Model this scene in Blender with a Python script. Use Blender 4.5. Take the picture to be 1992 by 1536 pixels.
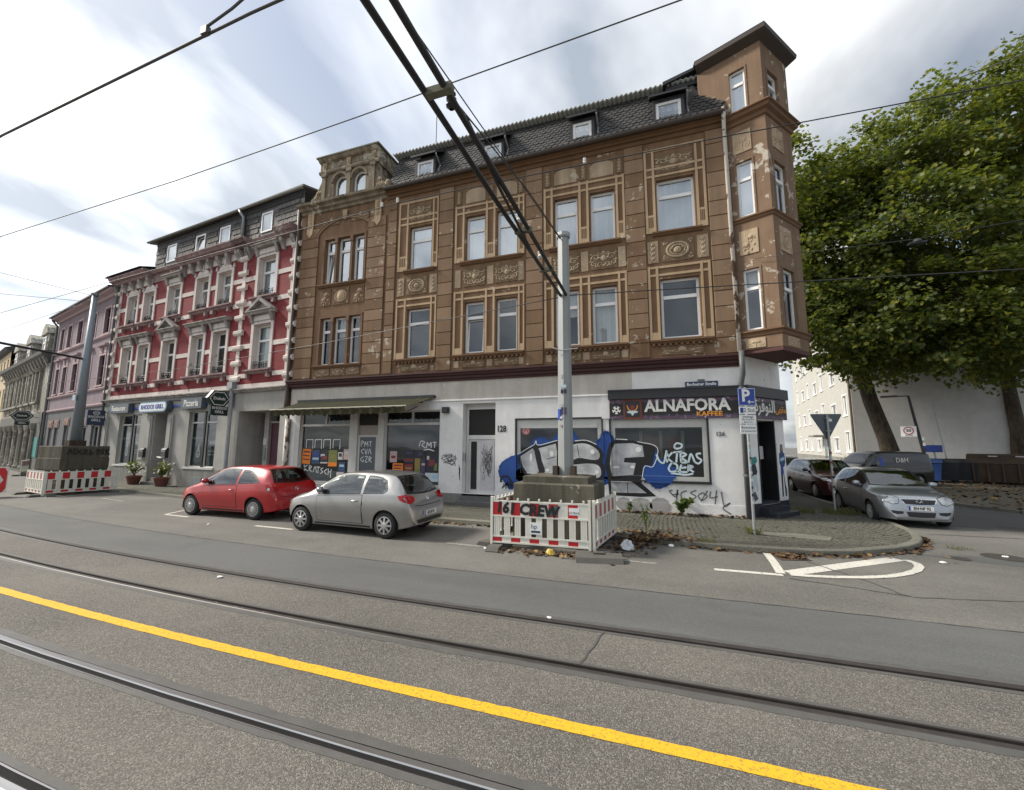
import bpy, bmesh, math, random
import numpy as np
from mathutils import Vector, Matrix
from mathutils.geometry import tessellate_polygon
random.seed(7); rng = np.random.default_rng(7)
for o in list(bpy.data.objects): bpy.data.objects.remove(o)
scene = bpy.context.scene
COL = scene.collection
PI = math.pi
rad = math.radians

# ------------------------------------------------------------ camera, sky, sun, exposure
cam_d = bpy.data.cameras.new('camera'); cam = bpy.data.objects.new('camera', cam_d); COL.objects.link(cam)
cam_d.sensor_fit = 'HORIZONTAL'; cam_d.sensor_width = 36.0; cam_d.lens = 36.0*800/1992
cam_d.clip_start = 0.05; cam_d.clip_end = 2000
def cam_matrix(yaw, pitch, roll, loc):
    f = Vector((-math.sin(yaw)*math.cos(pitch), math.cos(yaw)*math.cos(pitch), math.sin(pitch)))
    r = Vector((math.cos(yaw), math.sin(yaw), 0)); u = r.cross(f)
    c, s = math.cos(roll), math.sin(roll)
    r2 = c*r + s*u; u2 = -s*r + c*u
    m = Matrix.Identity(4)
    for i in range(3): m[i][0] = r2[i]; m[i][1] = u2[i]; m[i][2] = -f[i]; m[i][3] = loc[i]
    return m
cam.matrix_world = cam_matrix(rad(18.77), rad(7.05), rad(0.23), (0, 0, 2.1))
scene.camera = cam

SUN_EL = rad(40); SUN_AZ = rad(-9); SUN_DIR = Vector((-math.cos(SUN_AZ)*math.cos(SUN_EL), math.sin(SUN_AZ)*math.cos(SUN_EL), math.sin(SUN_EL)))
sun_d = bpy.data.lights.new('sun', 'SUN'); sun = bpy.data.objects.new('sun', sun_d); COL.objects.link(sun)
sun_d.energy = 3.2; sun_d.angle = rad(9); sun_d.color = (1.0, 0.93, 0.82)
sun.rotation_euler = (-SUN_DIR).to_track_quat('-Z', 'Y').to_euler()

world = bpy.data.worlds.new('World'); scene.world = world; world.use_nodes = True
wn = world.node_tree; wn.nodes.clear()
def WN(t, **k):
    n = wn.nodes.new(t)
    for a, b in k.items(): setattr(n, a, b)
    return n
def build_world():
    L = wn.links.new
    out = WN('ShaderNodeOutputWorld'); bg = WN('ShaderNodeBackground'); bg.inputs['Strength'].default_value = 0.10
    sky = WN('ShaderNodeTexSky', sky_type='NISHITA', sun_disc=False)
    sky.sun_elevation = SUN_EL; sky.sun_rotation = math.atan2(SUN_DIR.x, SUN_DIR.y)
    sky.air_density = 1.0; sky.dust_density = 2.0
    tc = WN('ShaderNodeTexCoord')
    sep = WN('ShaderNodeSeparateXYZ'); L(tc.outputs['Generated'], sep.inputs[0])
    # project the view direction on a cloud layer: (x, y) / (z + k)
    addz = WN('ShaderNodeMath', operation='ADD'); addz.inputs[1].default_value = 0.25; L(sep.outputs['Z'], addz.inputs[0])
    mx = WN('ShaderNodeMath', operation='MAXIMUM'); mx.inputs[1].default_value = 0.12; L(addz.outputs[0], mx.inputs[0])
    dv = WN('ShaderNodeVectorMath', operation='DIVIDE'); L(tc.outputs['Generated'], dv.inputs[0])
    cmb = WN('ShaderNodeCombineXYZ'); [L(mx.outputs[0], cmb.inputs[i]) for i in range(3)]; L(cmb.outputs[0], dv.inputs[1])
    flat = WN('ShaderNodeVectorMath', operation='MULTIPLY'); flat.inputs[1].default_value = (1, 1, 0); L(dv.outputs[0], flat.inputs[0])
    mp = WN('ShaderNodeMapping'); mp.inputs['Rotation'].default_value = (0, 0, rad(28)); mp.inputs['Scale'].default_value = (1.0, 0.6, 1); mp.inputs['Location'].default_value = (0.35, 0.2, 0); L(flat.outputs[0], mp.inputs[0])
    n1 = WN('ShaderNodeTexNoise'); n1.inputs['Scale'].default_value = 2.3; n1.inputs['Detail'].default_value = 5; n1.inputs['Roughness'].default_value = 0.5; n1.inputs['Distortion'].default_value = 0.35
    L(mp.outputs[0], n1.inputs['Vector'])
    n2 = WN('ShaderNodeTexNoise'); n2.inputs['Scale'].default_value = 0.9; n2.inputs['Detail'].default_value = 4; n2.inputs['Roughness'].default_value = 0.55
    mp2 = WN('ShaderNodeMapping'); mp2.inputs['Location'].default_value = (3.3, 1.7, 0); L(mp.outputs[0], mp2.inputs[0]); L(mp2.outputs[0], n2.inputs['Vector'])
    # thickness of the cloud sheet: bright thin parts, grey thick parts
    cr = WN('ShaderNodeValToRGB'); e = cr.color_ramp.elements
    e[0].position = 0.38; e[0].color = (8.6, 8.7, 8.7, 1); e[1].position = 0.60; e[1].color = (3.4, 3.75, 4.2, 1)
    L(n1.outputs['Fac'], cr.inputs[0])
    cov = WN('ShaderNodeValToRGB'); e = cov.color_ramp.elements
    e[0].position = 0.34; e[0].color = (0.45, 0.45, 0.45, 1); e[1].position = 0.60; e[1].color = (0.96, 0.96, 0.96, 1)
    L(n2.outputs['Fac'], cov.inputs[0])
    # glow of the veiled sun through the cloud
    dot = WN('ShaderNodeVectorMath', operation='DOT_PRODUCT'); dot.inputs[1].default_value = SUN_DIR; L(tc.outputs['Generated'], dot.inputs[0])
    gl = WN('ShaderNodeMapRange'); gl.inputs['From Min'].default_value = -0.1; gl.inputs['From Max'].default_value = 1.0
    gl.inputs['To Min'].default_value = 0.68; gl.inputs['To Max'].default_value = 1.25; L(dot.outputs['Value'], gl.inputs[0])
    cm = WN('ShaderNodeVectorMath', operation='SCALE'); L(cr.outputs[0], cm.inputs[0]); L(gl.outputs[0], cm.inputs['Scale'])
    mix = WN('ShaderNodeMix', data_type='RGBA'); L(cov.outputs[0], mix.inputs[0]); L(sky.outputs[0], mix.inputs[6]); L(cm.outputs[0], mix.inputs[7])
    L(mix.outputs[2], bg.inputs[0]); L(bg.outputs[0], out.inputs[0])
build_world()
scene.view_settings.view_transform = 'Standard'; scene.view_settings.look = 'None'
scene.view_settings.exposure = 0.76; scene.view_settings.gamma = 1.0
scene.render.resolution_x = 1024; scene.render.resolution_y = 790

# ------------------------------------------------------------ materials
MATS = {}
class NT:
    def __init__(s, name):
        s.m = bpy.data.materials.new(name); s.m.use_nodes = True; s.t = s.m.node_tree; s.N = s.t.nodes; s.L = s.t.links.new
        s.b = s.N['Principled BSDF']; s.out = s.N['Material Output']
        s.tc = s.N.new('ShaderNodeTexCoord')
    def n(s, t, **k):
        x = s.N.new(t)
        for a, b in k.items(): setattr(x, a, b)
        return x
    def noise(s, scale, detail=4, rough=0.55, vec=None, stretch=None):
        x = s.n('ShaderNodeTexNoise'); x.inputs['Scale'].default_value = scale; x.inputs['Detail'].default_value = detail; x.inputs['Roughness'].default_value = rough
        v = vec or s.tc.outputs['Object']
        if stretch:
            mp = s.n('ShaderNodeMapping'); mp.inputs['Scale'].default_value = stretch; s.L(v, mp.inputs[0]); v = mp.outputs[0]
        s.L(v, x.inputs['Vector']); return x.outputs['Fac']
    def ramp(s, fac, a, b, ca=(0,0,0,1), cb=(1,1,1,1)):
        r = s.n('ShaderNodeValToRGB'); e = r.color_ramp.elements
        e[0].position = a; e[0].color = ca; e[1].position = b; e[1].color = cb; s.L(fac, r.inputs[0]); return r.outputs[0]
    def mix(s, fac, a, b, mode='MIX'):
        m = s.n('ShaderNodeMix', data_type='RGBA', blend_type=mode)
        for i, v in ((0, fac), (6, a), (7, b)):
            if hasattr(v, 'links') or hasattr(v, 'is_linked'): s.L(v, m.inputs[i])
            elif isinstance(v, (int, float)): m.inputs[i].default_value = v
            else: m.inputs[i].default_value = tuple(v)[:3] + (1,)
        return m.outputs[2]
    def bump(s, h, strength=0.3, dist=0.01):
        b = s.n('ShaderNodeBump'); b.inputs['Strength'].default_value = strength; b.inputs['Distance'].default_value = dist
        s.L(h, b.inputs['Height']); s.L(b.outputs[0], s.b.inputs['Normal'])
    def done(s, col=None, rough=0.8, metal=0.0, spec=0.5):
        if col is not None:
            if hasattr(col, 'is_linked'): s.L(col, s.b.inputs['Base Color'])
            else: s.b.inputs['Base Color'].default_value = tuple(col)[:3] + (1,)
        if hasattr(rough, 'is_linked'): s.L(rough, s.b.inputs['Roughness'])
        else: s.b.inputs['Roughness'].default_value = rough
        s.b.inputs['Metallic'].default_value = metal
        s.b.inputs['Specular IOR Level'].default_value = spec
        return s.m
def reg(name, m): MATS[name] = m; return m
def plain(name, c, rough=0.7, metal=0.0, var=0.15, scale=6.0, bump=0.0, spec=0.5, grime=0.0):
    t = NT(name); n = t.noise(scale)
    col = t.mix(n, [x*(1-var) for x in c], [min(1, x*(1+var)) for x in c])
    if grime:
        g = t.noise(1.7, 6, 0.65); g2 = t.ramp(g, 0.45, 0.75)
        sc = t.n('ShaderNodeMath', operation='MULTIPLY'); sc.inputs[1].default_value = grime; t.L(g2, sc.inputs[0])
        col = t.mix(sc.outputs[0], col, [x*0.35+0.01 for x in c])
    if bump: t.bump(t.noise(scale*9, 3), bump, 0.004)
    return reg(name, t.done(col, rough, metal, spec))
def stucco(name, c, dirt, peel=None, peel_amt=0.6, streak=0.5, bump=0.5, fine=55, objvar=0.0):
    t = NT(name); W = t.n('ShaderNodeNewGeometry').outputs['Position']
    n = t.noise(2.2, 5, vec=W); col = t.mix(n, [x*0.80 for x in c], [x*1.17 for x in c])
    st = t.ramp(t.noise(1.0, 5, 0.6, vec=W, stretch=(3.2, 3.2, 0.35)), 0.40, 0.70)
    sm = t.n('ShaderNodeMath', operation='MULTIPLY'); sm.inputs[1].default_value = streak; t.L(st, sm.inputs[0])
    col = t.mix(sm.outputs[0], col, dirt)
    if peel is not None:
        am = t.n('ShaderNodeMath', operation='MULTIPLY_ADD'); am.inputs[1].default_value = 0.45; t.L(t.noise(0.45, 3, 0.5, vec=W), am.inputs[0]); t.L(t.noise(3.4, 9, 0.68, vec=W), am.inputs[2])
        p = t.ramp(am.outputs[0], peel_amt+0.15, peel_amt+0.175)
        col = t.mix(p, col, peel)
    if objvar:
        oi = t.n('ShaderNodeObjectInfo'); col = t.mix(oi.outputs['Random'], t.mix(objvar, col, (0.03, 0.02, 0.01)), t.mix(objvar*0.6, col, (0.6, 0.5, 0.38)))
    sp = t.noise(fine, 2, vec=W); col = t.mix(t.ramp(sp, 0.35, 0.65), t.mix(0.12, col, (0, 0, 0)), col)
    t.bump(sp, bump, 0.006)
    return reg(name, t.done(col, 0.9, 0, 0.25))
def glass(name, refl, tint=(0.75, 0.8, 0.8)):
    t = NT(name); t.N.remove(t.b)
    tr = t.n('ShaderNodeBsdfTransparent'); tr.inputs[0].default_value = tint + (1,)
    gl = t.n('ShaderNodeBsdfGlossy'); gl.inputs['Roughness'].default_value = 0.03; gl.inputs[0].default_value = (0.9, 0.95, 1, 1)
    nz = t.noise(0.9, 1); bp = t.n('ShaderNodeBump'); bp.inputs['Strength'].default_value = 0.12; bp.inputs['Distance'].default_value = 0.05; t.L(nz, bp.inputs['Height']); t.L(bp.outputs[0], gl.inputs['Normal'])
    fr = t.n('ShaderNodeLayerWeight'); fr.inputs[0].default_value = 0.5
    pw = t.n('ShaderNodeMath', operation='POWER'); pw.inputs[1].default_value = 4.0; t.L(fr.outputs['Facing'], pw.inputs[0])
    ma = t.n('ShaderNodeMath', operation='MULTIPLY_ADD'); ma.inputs[1].default_value = 0.8-refl*0.5; ma.inputs[2].default_value = refl; ma.use_clamp = True; t.L(pw.outputs[0], ma.inputs[0])
    mx = t.n('ShaderNodeMixShader'); t.L(ma.outputs[0], mx.inputs[0]); t.L(tr.outputs[0], mx.inputs[1]); t.L(gl.outputs[0], mx.inputs[2]); t.L(mx.outputs[0], t.out.inputs[0])
    return reg(name, t.m)
def carpaint(name, c, metal=0.0, rough=0.3, flake=0.0):
    t = NT(name)
    dust = t.noise(3.0, 5, 0.6); col = t.mix(t.ramp(dust, 0.4, 0.8), c, [x*0.86+0.008 for x in c])
    t.done(col, rough, metal); t.b.inputs['Coat Weight'].default_value = 0.8; t.b.inputs['Coat Roughness'].default_value = 0.06
    return reg(name, t.m)

# ------------------------------------------------------------ mesh builder
class MB:
    def __init__(s): s.v = []; s.f = []; s.mi = []; s.cur = 0
    def add(s, vs, fs):
        k = len(s.v); s.v.extend([tuple(p) for p in vs]); s.f.extend([tuple(k+i for i in f) for f in fs]); s.mi.extend([s.cur]*len(fs)); return s
    def box(s, x0, x1, y0, y1, z0, z1, M=None):
        vs = [(x0,y0,z0),(x1,y0,z0),(x1,y1,z0),(x0,y1,z0),(x0,y0,z1),(x1,y0,z1),(x1,y1,z1),(x0,y1,z1)]
        if M: vs = [M @ Vector(p) for p in vs]
        return s.add(vs, [(0,3,2,1),(4,5,6,7),(0,1,5,4),(1,2,6,5),(2,3,7,6),(3,0,4,7)])
    def quad(s, a, b, c, d): return s.add([a,b,c,d], [(0,1,2,3)])
    def prism_y(s, poly, y0, y1):
        """polygon in (x, z), extruded from y0 (front) to y1"""
        n = len(poly); vs = [(p[0], y0, p[1]) for p in poly]+[(p[0], y1, p[1]) for p in poly]
        tri = tessellate_polygon([[Vector((p[0], p[1], 0)) for p in poly]])
        fs = []
        for t in tri:
            a, b, c = t
            ar = (poly[b][0]-poly[a][0])*(poly[c][1]-poly[a][1])-(poly[c][0]-poly[a][0])*(poly[b][1]-poly[a][1])
            if ar < 0: b, c = c, b
            fs += [(a, b, c), (n+a, n+c, n+b)]
        A = sum(poly[i][0]*poly[(i+1)%n][1]-poly[(i+1)%n][0]*poly[i][1] for i in range(n))
        for i in range(n):
            j = (i+1)%n; fs.append((i, n+i, n+j, j) if A > 0 else (i, j, n+j, n+i))
        return s.add(vs, fs)
    def prism_x(s, prof, x0, x1):
        """profile in (y, z) extruded along x"""
        n = len(prof); vs = [(x0, p[0], p[1]) for p in prof]+[(x1, p[0], p[1]) for p in prof]
        fs = [(i, (i+1)%n, n+(i+1)%n, n+i) for i in range(n)]+[tuple(range(n))[::-1], tuple(range(n, 2*n))]
        return s.add(vs, fs)
    def prism_z(s, poly, z0, z1):
        n = len(poly); vs = [(p[0], p[1], z0) for p in poly]+[(p[0], p[1], z1) for p in poly]
        tri = tessellate_polygon([[Vector((p[0], p[1], 0)) for p in poly]]); fs = []
        for a, b, c in tri:
            ar = (poly[b][0]-poly[a][0])*(poly[c][1]-poly[a][1])-(poly[c][0]-poly[a][0])*(poly[b][1]-poly[a][1])
            if ar < 0: b, c = c, b
            fs += [(n+a, n+b, n+c), (a, c, b)]
        A = sum(poly[i][0]*poly[(i+1)%n][1]-poly[(i+1)%n][0]*poly[i][1] for i in range(n))
        for i in range(n):
            j = (i+1)%n; fs.append((i, j, n+j, n+i) if A > 0 else (i, n+i, n+j, j))
        return s.add(vs, fs)
    def tube(s, pts, r, n=6, cap=True, flat=None):
        pts = [Vector(p) for p in pts]; m = len(pts); vs = []; up0 = None
        for i, p in enumerate(pts):
            d = (pts[min(i+1, m-1)]-pts[max(i-1, 0)]).normalized()
            if up0 is None: up0 = Vector((0,0,1)) if abs(d.z) < 0.9 else Vector((0,1,0))
            a = d.cross(up0)
            if a.length < 1e-4: a = d.orthogonal()
            a.normalize(); b = a.cross(d); up0 = b
            rr = r[i] if isinstance(r, (list, tuple)) else r
            for k in range(n):
                t = 2*PI*k/n; q = p + (a*math.cos(t)+b*math.sin(t))*rr
                vs.append(q)
        fs = [(i*n+k, i*n+(k+1)%n, (i+1)*n+(k+1)%n, (i+1)*n+k) for i in range(m-1) for k in range(n)]
        if cap: fs += [tuple(range(n))[::-1], tuple(range((m-1)*n, m*n))]
        return s.add(vs, fs)
    def lathe(s, prof, n=16, M=None, axis='z'):
        m = len(prof); vs = []
        for r, h in prof:
            for k in range(n):
                t = 2*PI*k/n; c, d = r*math.cos(t), r*math.sin(t)
                q = Vector((c, d, h)) if axis == 'z' else Vector((c, h, d))
                vs.append(M @ q if M else q)
        fs = []
        for i in range(m-1):
            for k in range(n):
                f = (i*n+k, i*n+(k+1)%n, (i+1)*n+(k+1)%n, (i+1)*n+k)
                fs.append(f if axis == 'z' else f[::-1])
        return s.add(vs, fs)
    def mesh(s, name, mat, smooth=False):
        me = bpy.data.meshes.new(name); me.from_pydata([tuple(p) for p in s.v], [], s.f)
        for m in (mat if isinstance(mat, (list, tuple)) else [mat]): me.materials.append(MATS[m] if isinstance(m, str) else m)
        if isinstance(mat, (list, tuple)): me.polygons.foreach_set('material_index', s.mi)
        if smooth: me.polygons.foreach_set('use_smooth', [True]*len(me.polygons))
        me.update(); return me
    def build(s, name, mat, parent=None, smooth=False, loc=None, **kw):
        o = bpy.data.objects.new(name, s.mesh(name, mat, smooth)); COL.objects.link(o)
        if parent: o.parent = parent
        if loc: o.location = loc
        tag(o, **kw); return o
def tag(o, label=None, cat=None, group=None, kind=None):
    if label: o['label'] = label
    if cat: o['category'] = cat
    if group: o['group'] = group
    if kind: o['kind'] = kind
    return o
def empty(name, loc, rz=0, **kw):
    o = bpy.data.objects.new(name, None); COL.objects.link(o); o.location = loc; o.rotation_euler = (0, 0, rz); o.empty_display_size = 0.2
    return tag(o, **kw)
def inst(name, me, parent=None, loc=(0,0,0), rz=0, scale=None, **kw):
    o = bpy.data.objects.new(name, me); COL.objects.link(o); o.location = loc; o.rotation_euler = (0, 0, rz)
    if scale: o.scale = scale
    if parent: o.parent = parent
    return tag(o, **kw)
def copy_tree(o, parent=None):
    c = o.copy(); COL.objects.link(c); c.parent = parent
    for ch in [x for x in KIDS.get(o.name, [])]: copy_tree(ch, c)
    return c
KIDS = {}
def index_kids(o):
    KIDS.clear()
    for x in bpy.data.objects:
        if x.parent: KIDS.setdefault(x.parent.name, []).append(x)
def text(name, body, size, mat, parent, loc, rot=(PI/2, 0, 0), ext=0.004, align='CENTER', sx=1.0, bold=0.0, shear=0.0):
    cu = bpy.data.curves.new(name, 'FONT'); cu.body = body; cu.size = size; cu.extrude = ext; cu.align_x = align; cu.align_y = 'CENTER'; cu.offset = bold; cu.shear = shear; cu.resolution_u = 2
    t = bpy.data.objects.new('tmp_text', cu); COL.objects.link(t)
    dg = bpy.context.evaluated_depsgraph_get(); me = bpy.data.meshes.new_from_object(t.evaluated_get(dg))
    bpy.data.objects.remove(t); bpy.data.curves.remove(cu); me.name = name
    me.materials.clear(); me.materials.append(MATS[mat])
    o = bpy.data.objects.new(name, me); COL.objects.link(o); o.location = loc; o.rotation_euler = rot; o.scale = (sx, 1, 1)
    if parent: o.parent = parent
    return o
def ribbon(mb, pts, w, y, jitter=0.0, n=6):
    """flat painted stroke in the x-z plane at depth y, through pts (Catmull-Rom)"""
    P = [np.array(p, float) for p in pts]; Q = [2*P[0]-P[1]]+P+[2*P[-1]-P[-2]]; out = []
    for i in range(1, len(Q)-2):
        for k in range(n):
            t = k/n; a, b, c, d = Q[i-1], Q[i], Q[i+1], Q[i+2]
            out.append(0.5*((2*b)+(-a+c)*t+(2*a-5*b+4*c-d)*t*t+(-a+3*b-3*c+d)*t**3))
    out.append(P[-1]); m = len(out); vs = []
    for i, p in enumerate(out):
        d = out[min(i+1, m-1)]-out[max(i-1, 0)]; d = d/(np.linalg.norm(d)+1e-9); nn = np.array([-d[1], d[0]])
        ww = (w if not isinstance(w, (list, tuple)) else w[0]+(w[1]-w[0])*i/(m-1))*(1+jitter*random.uniform(-1, 1))/2
        a, b = p+nn*ww, p-nn*ww; vs += [(a[0], y, a[1]), (b[0], y, b[1])]
    mb.add(vs, [(2*i, 2*i+1, 2*i+3, 2*i+2) for i in range(m-1)])
def clip_rect(poly, x0, x1, z0, z1):
    def cl(ps, ins, inter):
        out = []
        for i in range(len(ps)):
            a, b = ps[i-1], ps[i]
            if ins(b):
                if not ins(a): out.append(inter(a, b))
                out.append(b)
            elif ins(a): out.append(inter(a, b))
        return out
    def ix(c): return lambda a, b: (c, a[1]+(b[1]-a[1])*(c-a[0])/(b[0]-a[0]))
    def iz(c): return lambda a, b: (a[0]+(b[0]-a[0])*(c-a[1])/(b[1]-a[1]), c)
    for ins, it in ((lambda p: p[0] >= x0, ix(x0)), (lambda p: p[0] <= x1, ix(x1)), (lambda p: p[1] >= z0, iz(z0)), (lambda p: p[1] <= z1, iz(z1))):
        if not poly: return []
        poly = cl(poly, ins, it)
    return poly
def flat_poly(mb, poly, y):
    if len(poly) < 3: return
    tri = tessellate_polygon([[Vector((p[0], p[1], 0)) for p in poly]]); fs = []
    for a, b, c in tri:
        ar = (poly[b][0]-poly[a][0])*(poly[c][1]-poly[a][1])-(poly[c][0]-poly[a][0])*(poly[b][1]-poly[a][1])
        fs.append((a, b, c) if ar > 0 else (a, c, b))
    mb.add([(p[0], y, p[1]) for p in poly], fs)
def wall_grid(mb, u0, u1, z0, z1, ops, y=0.0, rev=0.2):
    """front wall at y with rectangular openings (a, b, c, d[, reveal]); reveals run back into the wall"""
    us = sorted(set([u0, u1]+[x for o in ops for x in o[:2] if u0 < x < u1])); zs = sorted(set([z0, z1]+[x for o in ops for x in o[2:4] if z0 < x < z1]))
    for i in range(len(us)-1):
        for j in range(len(zs)-1):
            cu, cz = (us[i]+us[i+1])/2, (zs[j]+zs[j+1])/2
            if any(o[0] < cu < o[1] and o[2] < cz < o[3] for o in ops): continue
            mb.quad((us[i], y, zs[j]), (us[i+1], y, zs[j]), (us[i+1], y, zs[j+1]), (us[i], y, zs[j+1]))
    for o in ops:
        a, b, c, d = o[:4]; r = y+(o[4] if len(o) > 4 else rev)
        mb.quad((a, y, c), (a, y, d), (a, r, d), (a, r, c)); mb.quad((b, y, d), (b, y, c), (b, r, c), (b, r, d))
        mb.quad((a, y, d), (b, y, d), (b, r, d), (a, r, d)); mb.quad((b, y, c), (a, y, c), (a, r, c), (b, r, c))
def window(parent, a, b, c, d, y, frame='white_frame', pane='glass_hi', transom=0.68, mull=0, curtain=None, fw=0.075, tilt=0, name='window', th=0.06):
    m = MB(); y0, y1 = y-0.0, y+th
    m.box(a, a+fw, y0, y1, c, d); m.box(b-fw, b, y0, y1, c, d); m.box(a+fw, b-fw, y0, y1, c, c+fw); m.box(a+fw, b-fw, y0, y1, d-fw, d)
    zt = c+(d-c)*transom if transom else None
    if zt: m.box(a+fw, b-fw, y0-0.012, y1, zt-fw*0.75, zt+fw*0.75)
    cuts = [a+fw]+[a+(b-a)*(k+1)/(mull+1) for k in range(mull)]+[b-fw]
    for k in range(mull): m.box(cuts[k+1]-fw*0.6, cuts[k+1]+fw*0.6, y0-0.006, y1, c+fw, (zt-fw*0.75) if (zt and mull) else d-fw)
    w = m.build(name, frame, parent)
    rows = [(c+fw, zt-fw*0.75), (zt+fw*0.75, d-fw)] if zt else [(c+fw, d-fw)]
    for ri, (q0, q1) in enumerate(rows):
        cc = cuts if ri == 0 else [cuts[0], cuts[-1]]
        for k in range(len(cc)-1):
            p = MB(); lean = 0.0
            if tilt and ri == 0 and k == len(cc)-2: lean = tilt
            e = 0.0 if len(cc) == 2 else fw*0.5
            x0, x1 = cc[k]+(e if k else 0), cc[k+1]-(e if k < len(cc)-2 else 0)
            p.quad((x0, y+th*0.55, q0), (x1, y+th*0.55, q0), (x1, y+th*0.55+lean, q1), (x0, y+th*0.55+lean, q1))
            if lean:
                f = MB(); M = None; s = 0.045; yy = y+th*0.4
                for bx in ((x0-.02, x0+s, q0, q1), (x1-s, x1+.02, q0, q1)): f.add([(bx[0], yy, bx[2]), (bx[1], yy, bx[2]), (bx[1], yy+lean, bx[3]), (bx[0], yy+lean, bx[3]), (bx[0], yy+.04, bx[2]), (bx[1], yy+.04, bx[2]), (bx[1], yy+lean+.04, bx[3]), (bx[0], yy+lean+.04, bx[3])], [(0,1,2,3),(0,3,7,4),(1,5,6,2),(3,2,6,7)])
                f.add([(x0, yy+lean, q1-s), (x1, yy+lean, q1-s), (x1, yy+lean, q1), (x0, yy+lean, q1)], [(0,1,2,3)])
                f.build('tilted_sash', frame, w)
            p.build('pane', pane, w)
    if curtain:
        kind, frac = curtain; q = MB(); zb = d-(d-c)*frac
        if kind == 'net':
            n = max(8, int((b-a)/0.06)); pts = [(a+(b-a)*i/n, y+th+0.10+0.02*math.sin(i*1.9+a*7)) for i in range(n+1)]
            for i in range(n): q.quad((pts[i][0], pts[i][1], zb), (pts[i+1][0], pts[i+1][1], zb), (pts[i+1][0], pts[i+1][1], d), (pts[i][0], pts[i][1], d))
            q.build('curtain', 'curtain', w, smooth=True)
        else:
            q.box(a+fw*.5, b-fw*.5, y+th+0.03, y+th+0.05, zb, d); q.build('blind', 'blind', w)
    return w

# ------------------------------------------------------------ curved street: straight for x > X0, bending to the left
X0, RB, TMAX = -2.0, 128.0, rad(15)
def bend(s, t):
    """street coordinates (s along, t across) -> world x, y"""
    if s >= X0: return (s, t)
    th = (X0-s)/RB
    if th <= TMAX: return (X0-(RB-t)*math.sin(th), RB-(RB-t)*math.cos(th))
    e = (th-TMAX)*RB; x, y = X0-(RB-t)*math.sin(TMAX), RB-(RB-t)*math.cos(TMAX)
    return (x-e*math.cos(TMAX), y+e*math.sin(TMAX))
S_STEPS = [-120, -90, -70, -55, -45, -38, -34, -30, -27, -24, -21, -18, -15, -12, -10, -8, -6, -4, -2, 0, 4, 10, 20, 40, 80]
def strip(mb, t0, t1, z, s0=-120, s1=80, steps=None):
    ss = [s for s in (steps or S_STEPS) if s0 < s < s1]; ss = [s0]+ss+[s1]
    a = [bend(s, t0) for s in ss]; b = [bend(s, t1) for s in ss]; n = len(ss)
    mb.add([(p[0], p[1], z) for p in a]+[(p[0], p[1], z) for p in b], [(i, i+1, n+i+1, n+i) for i in range(n-1)])
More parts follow.
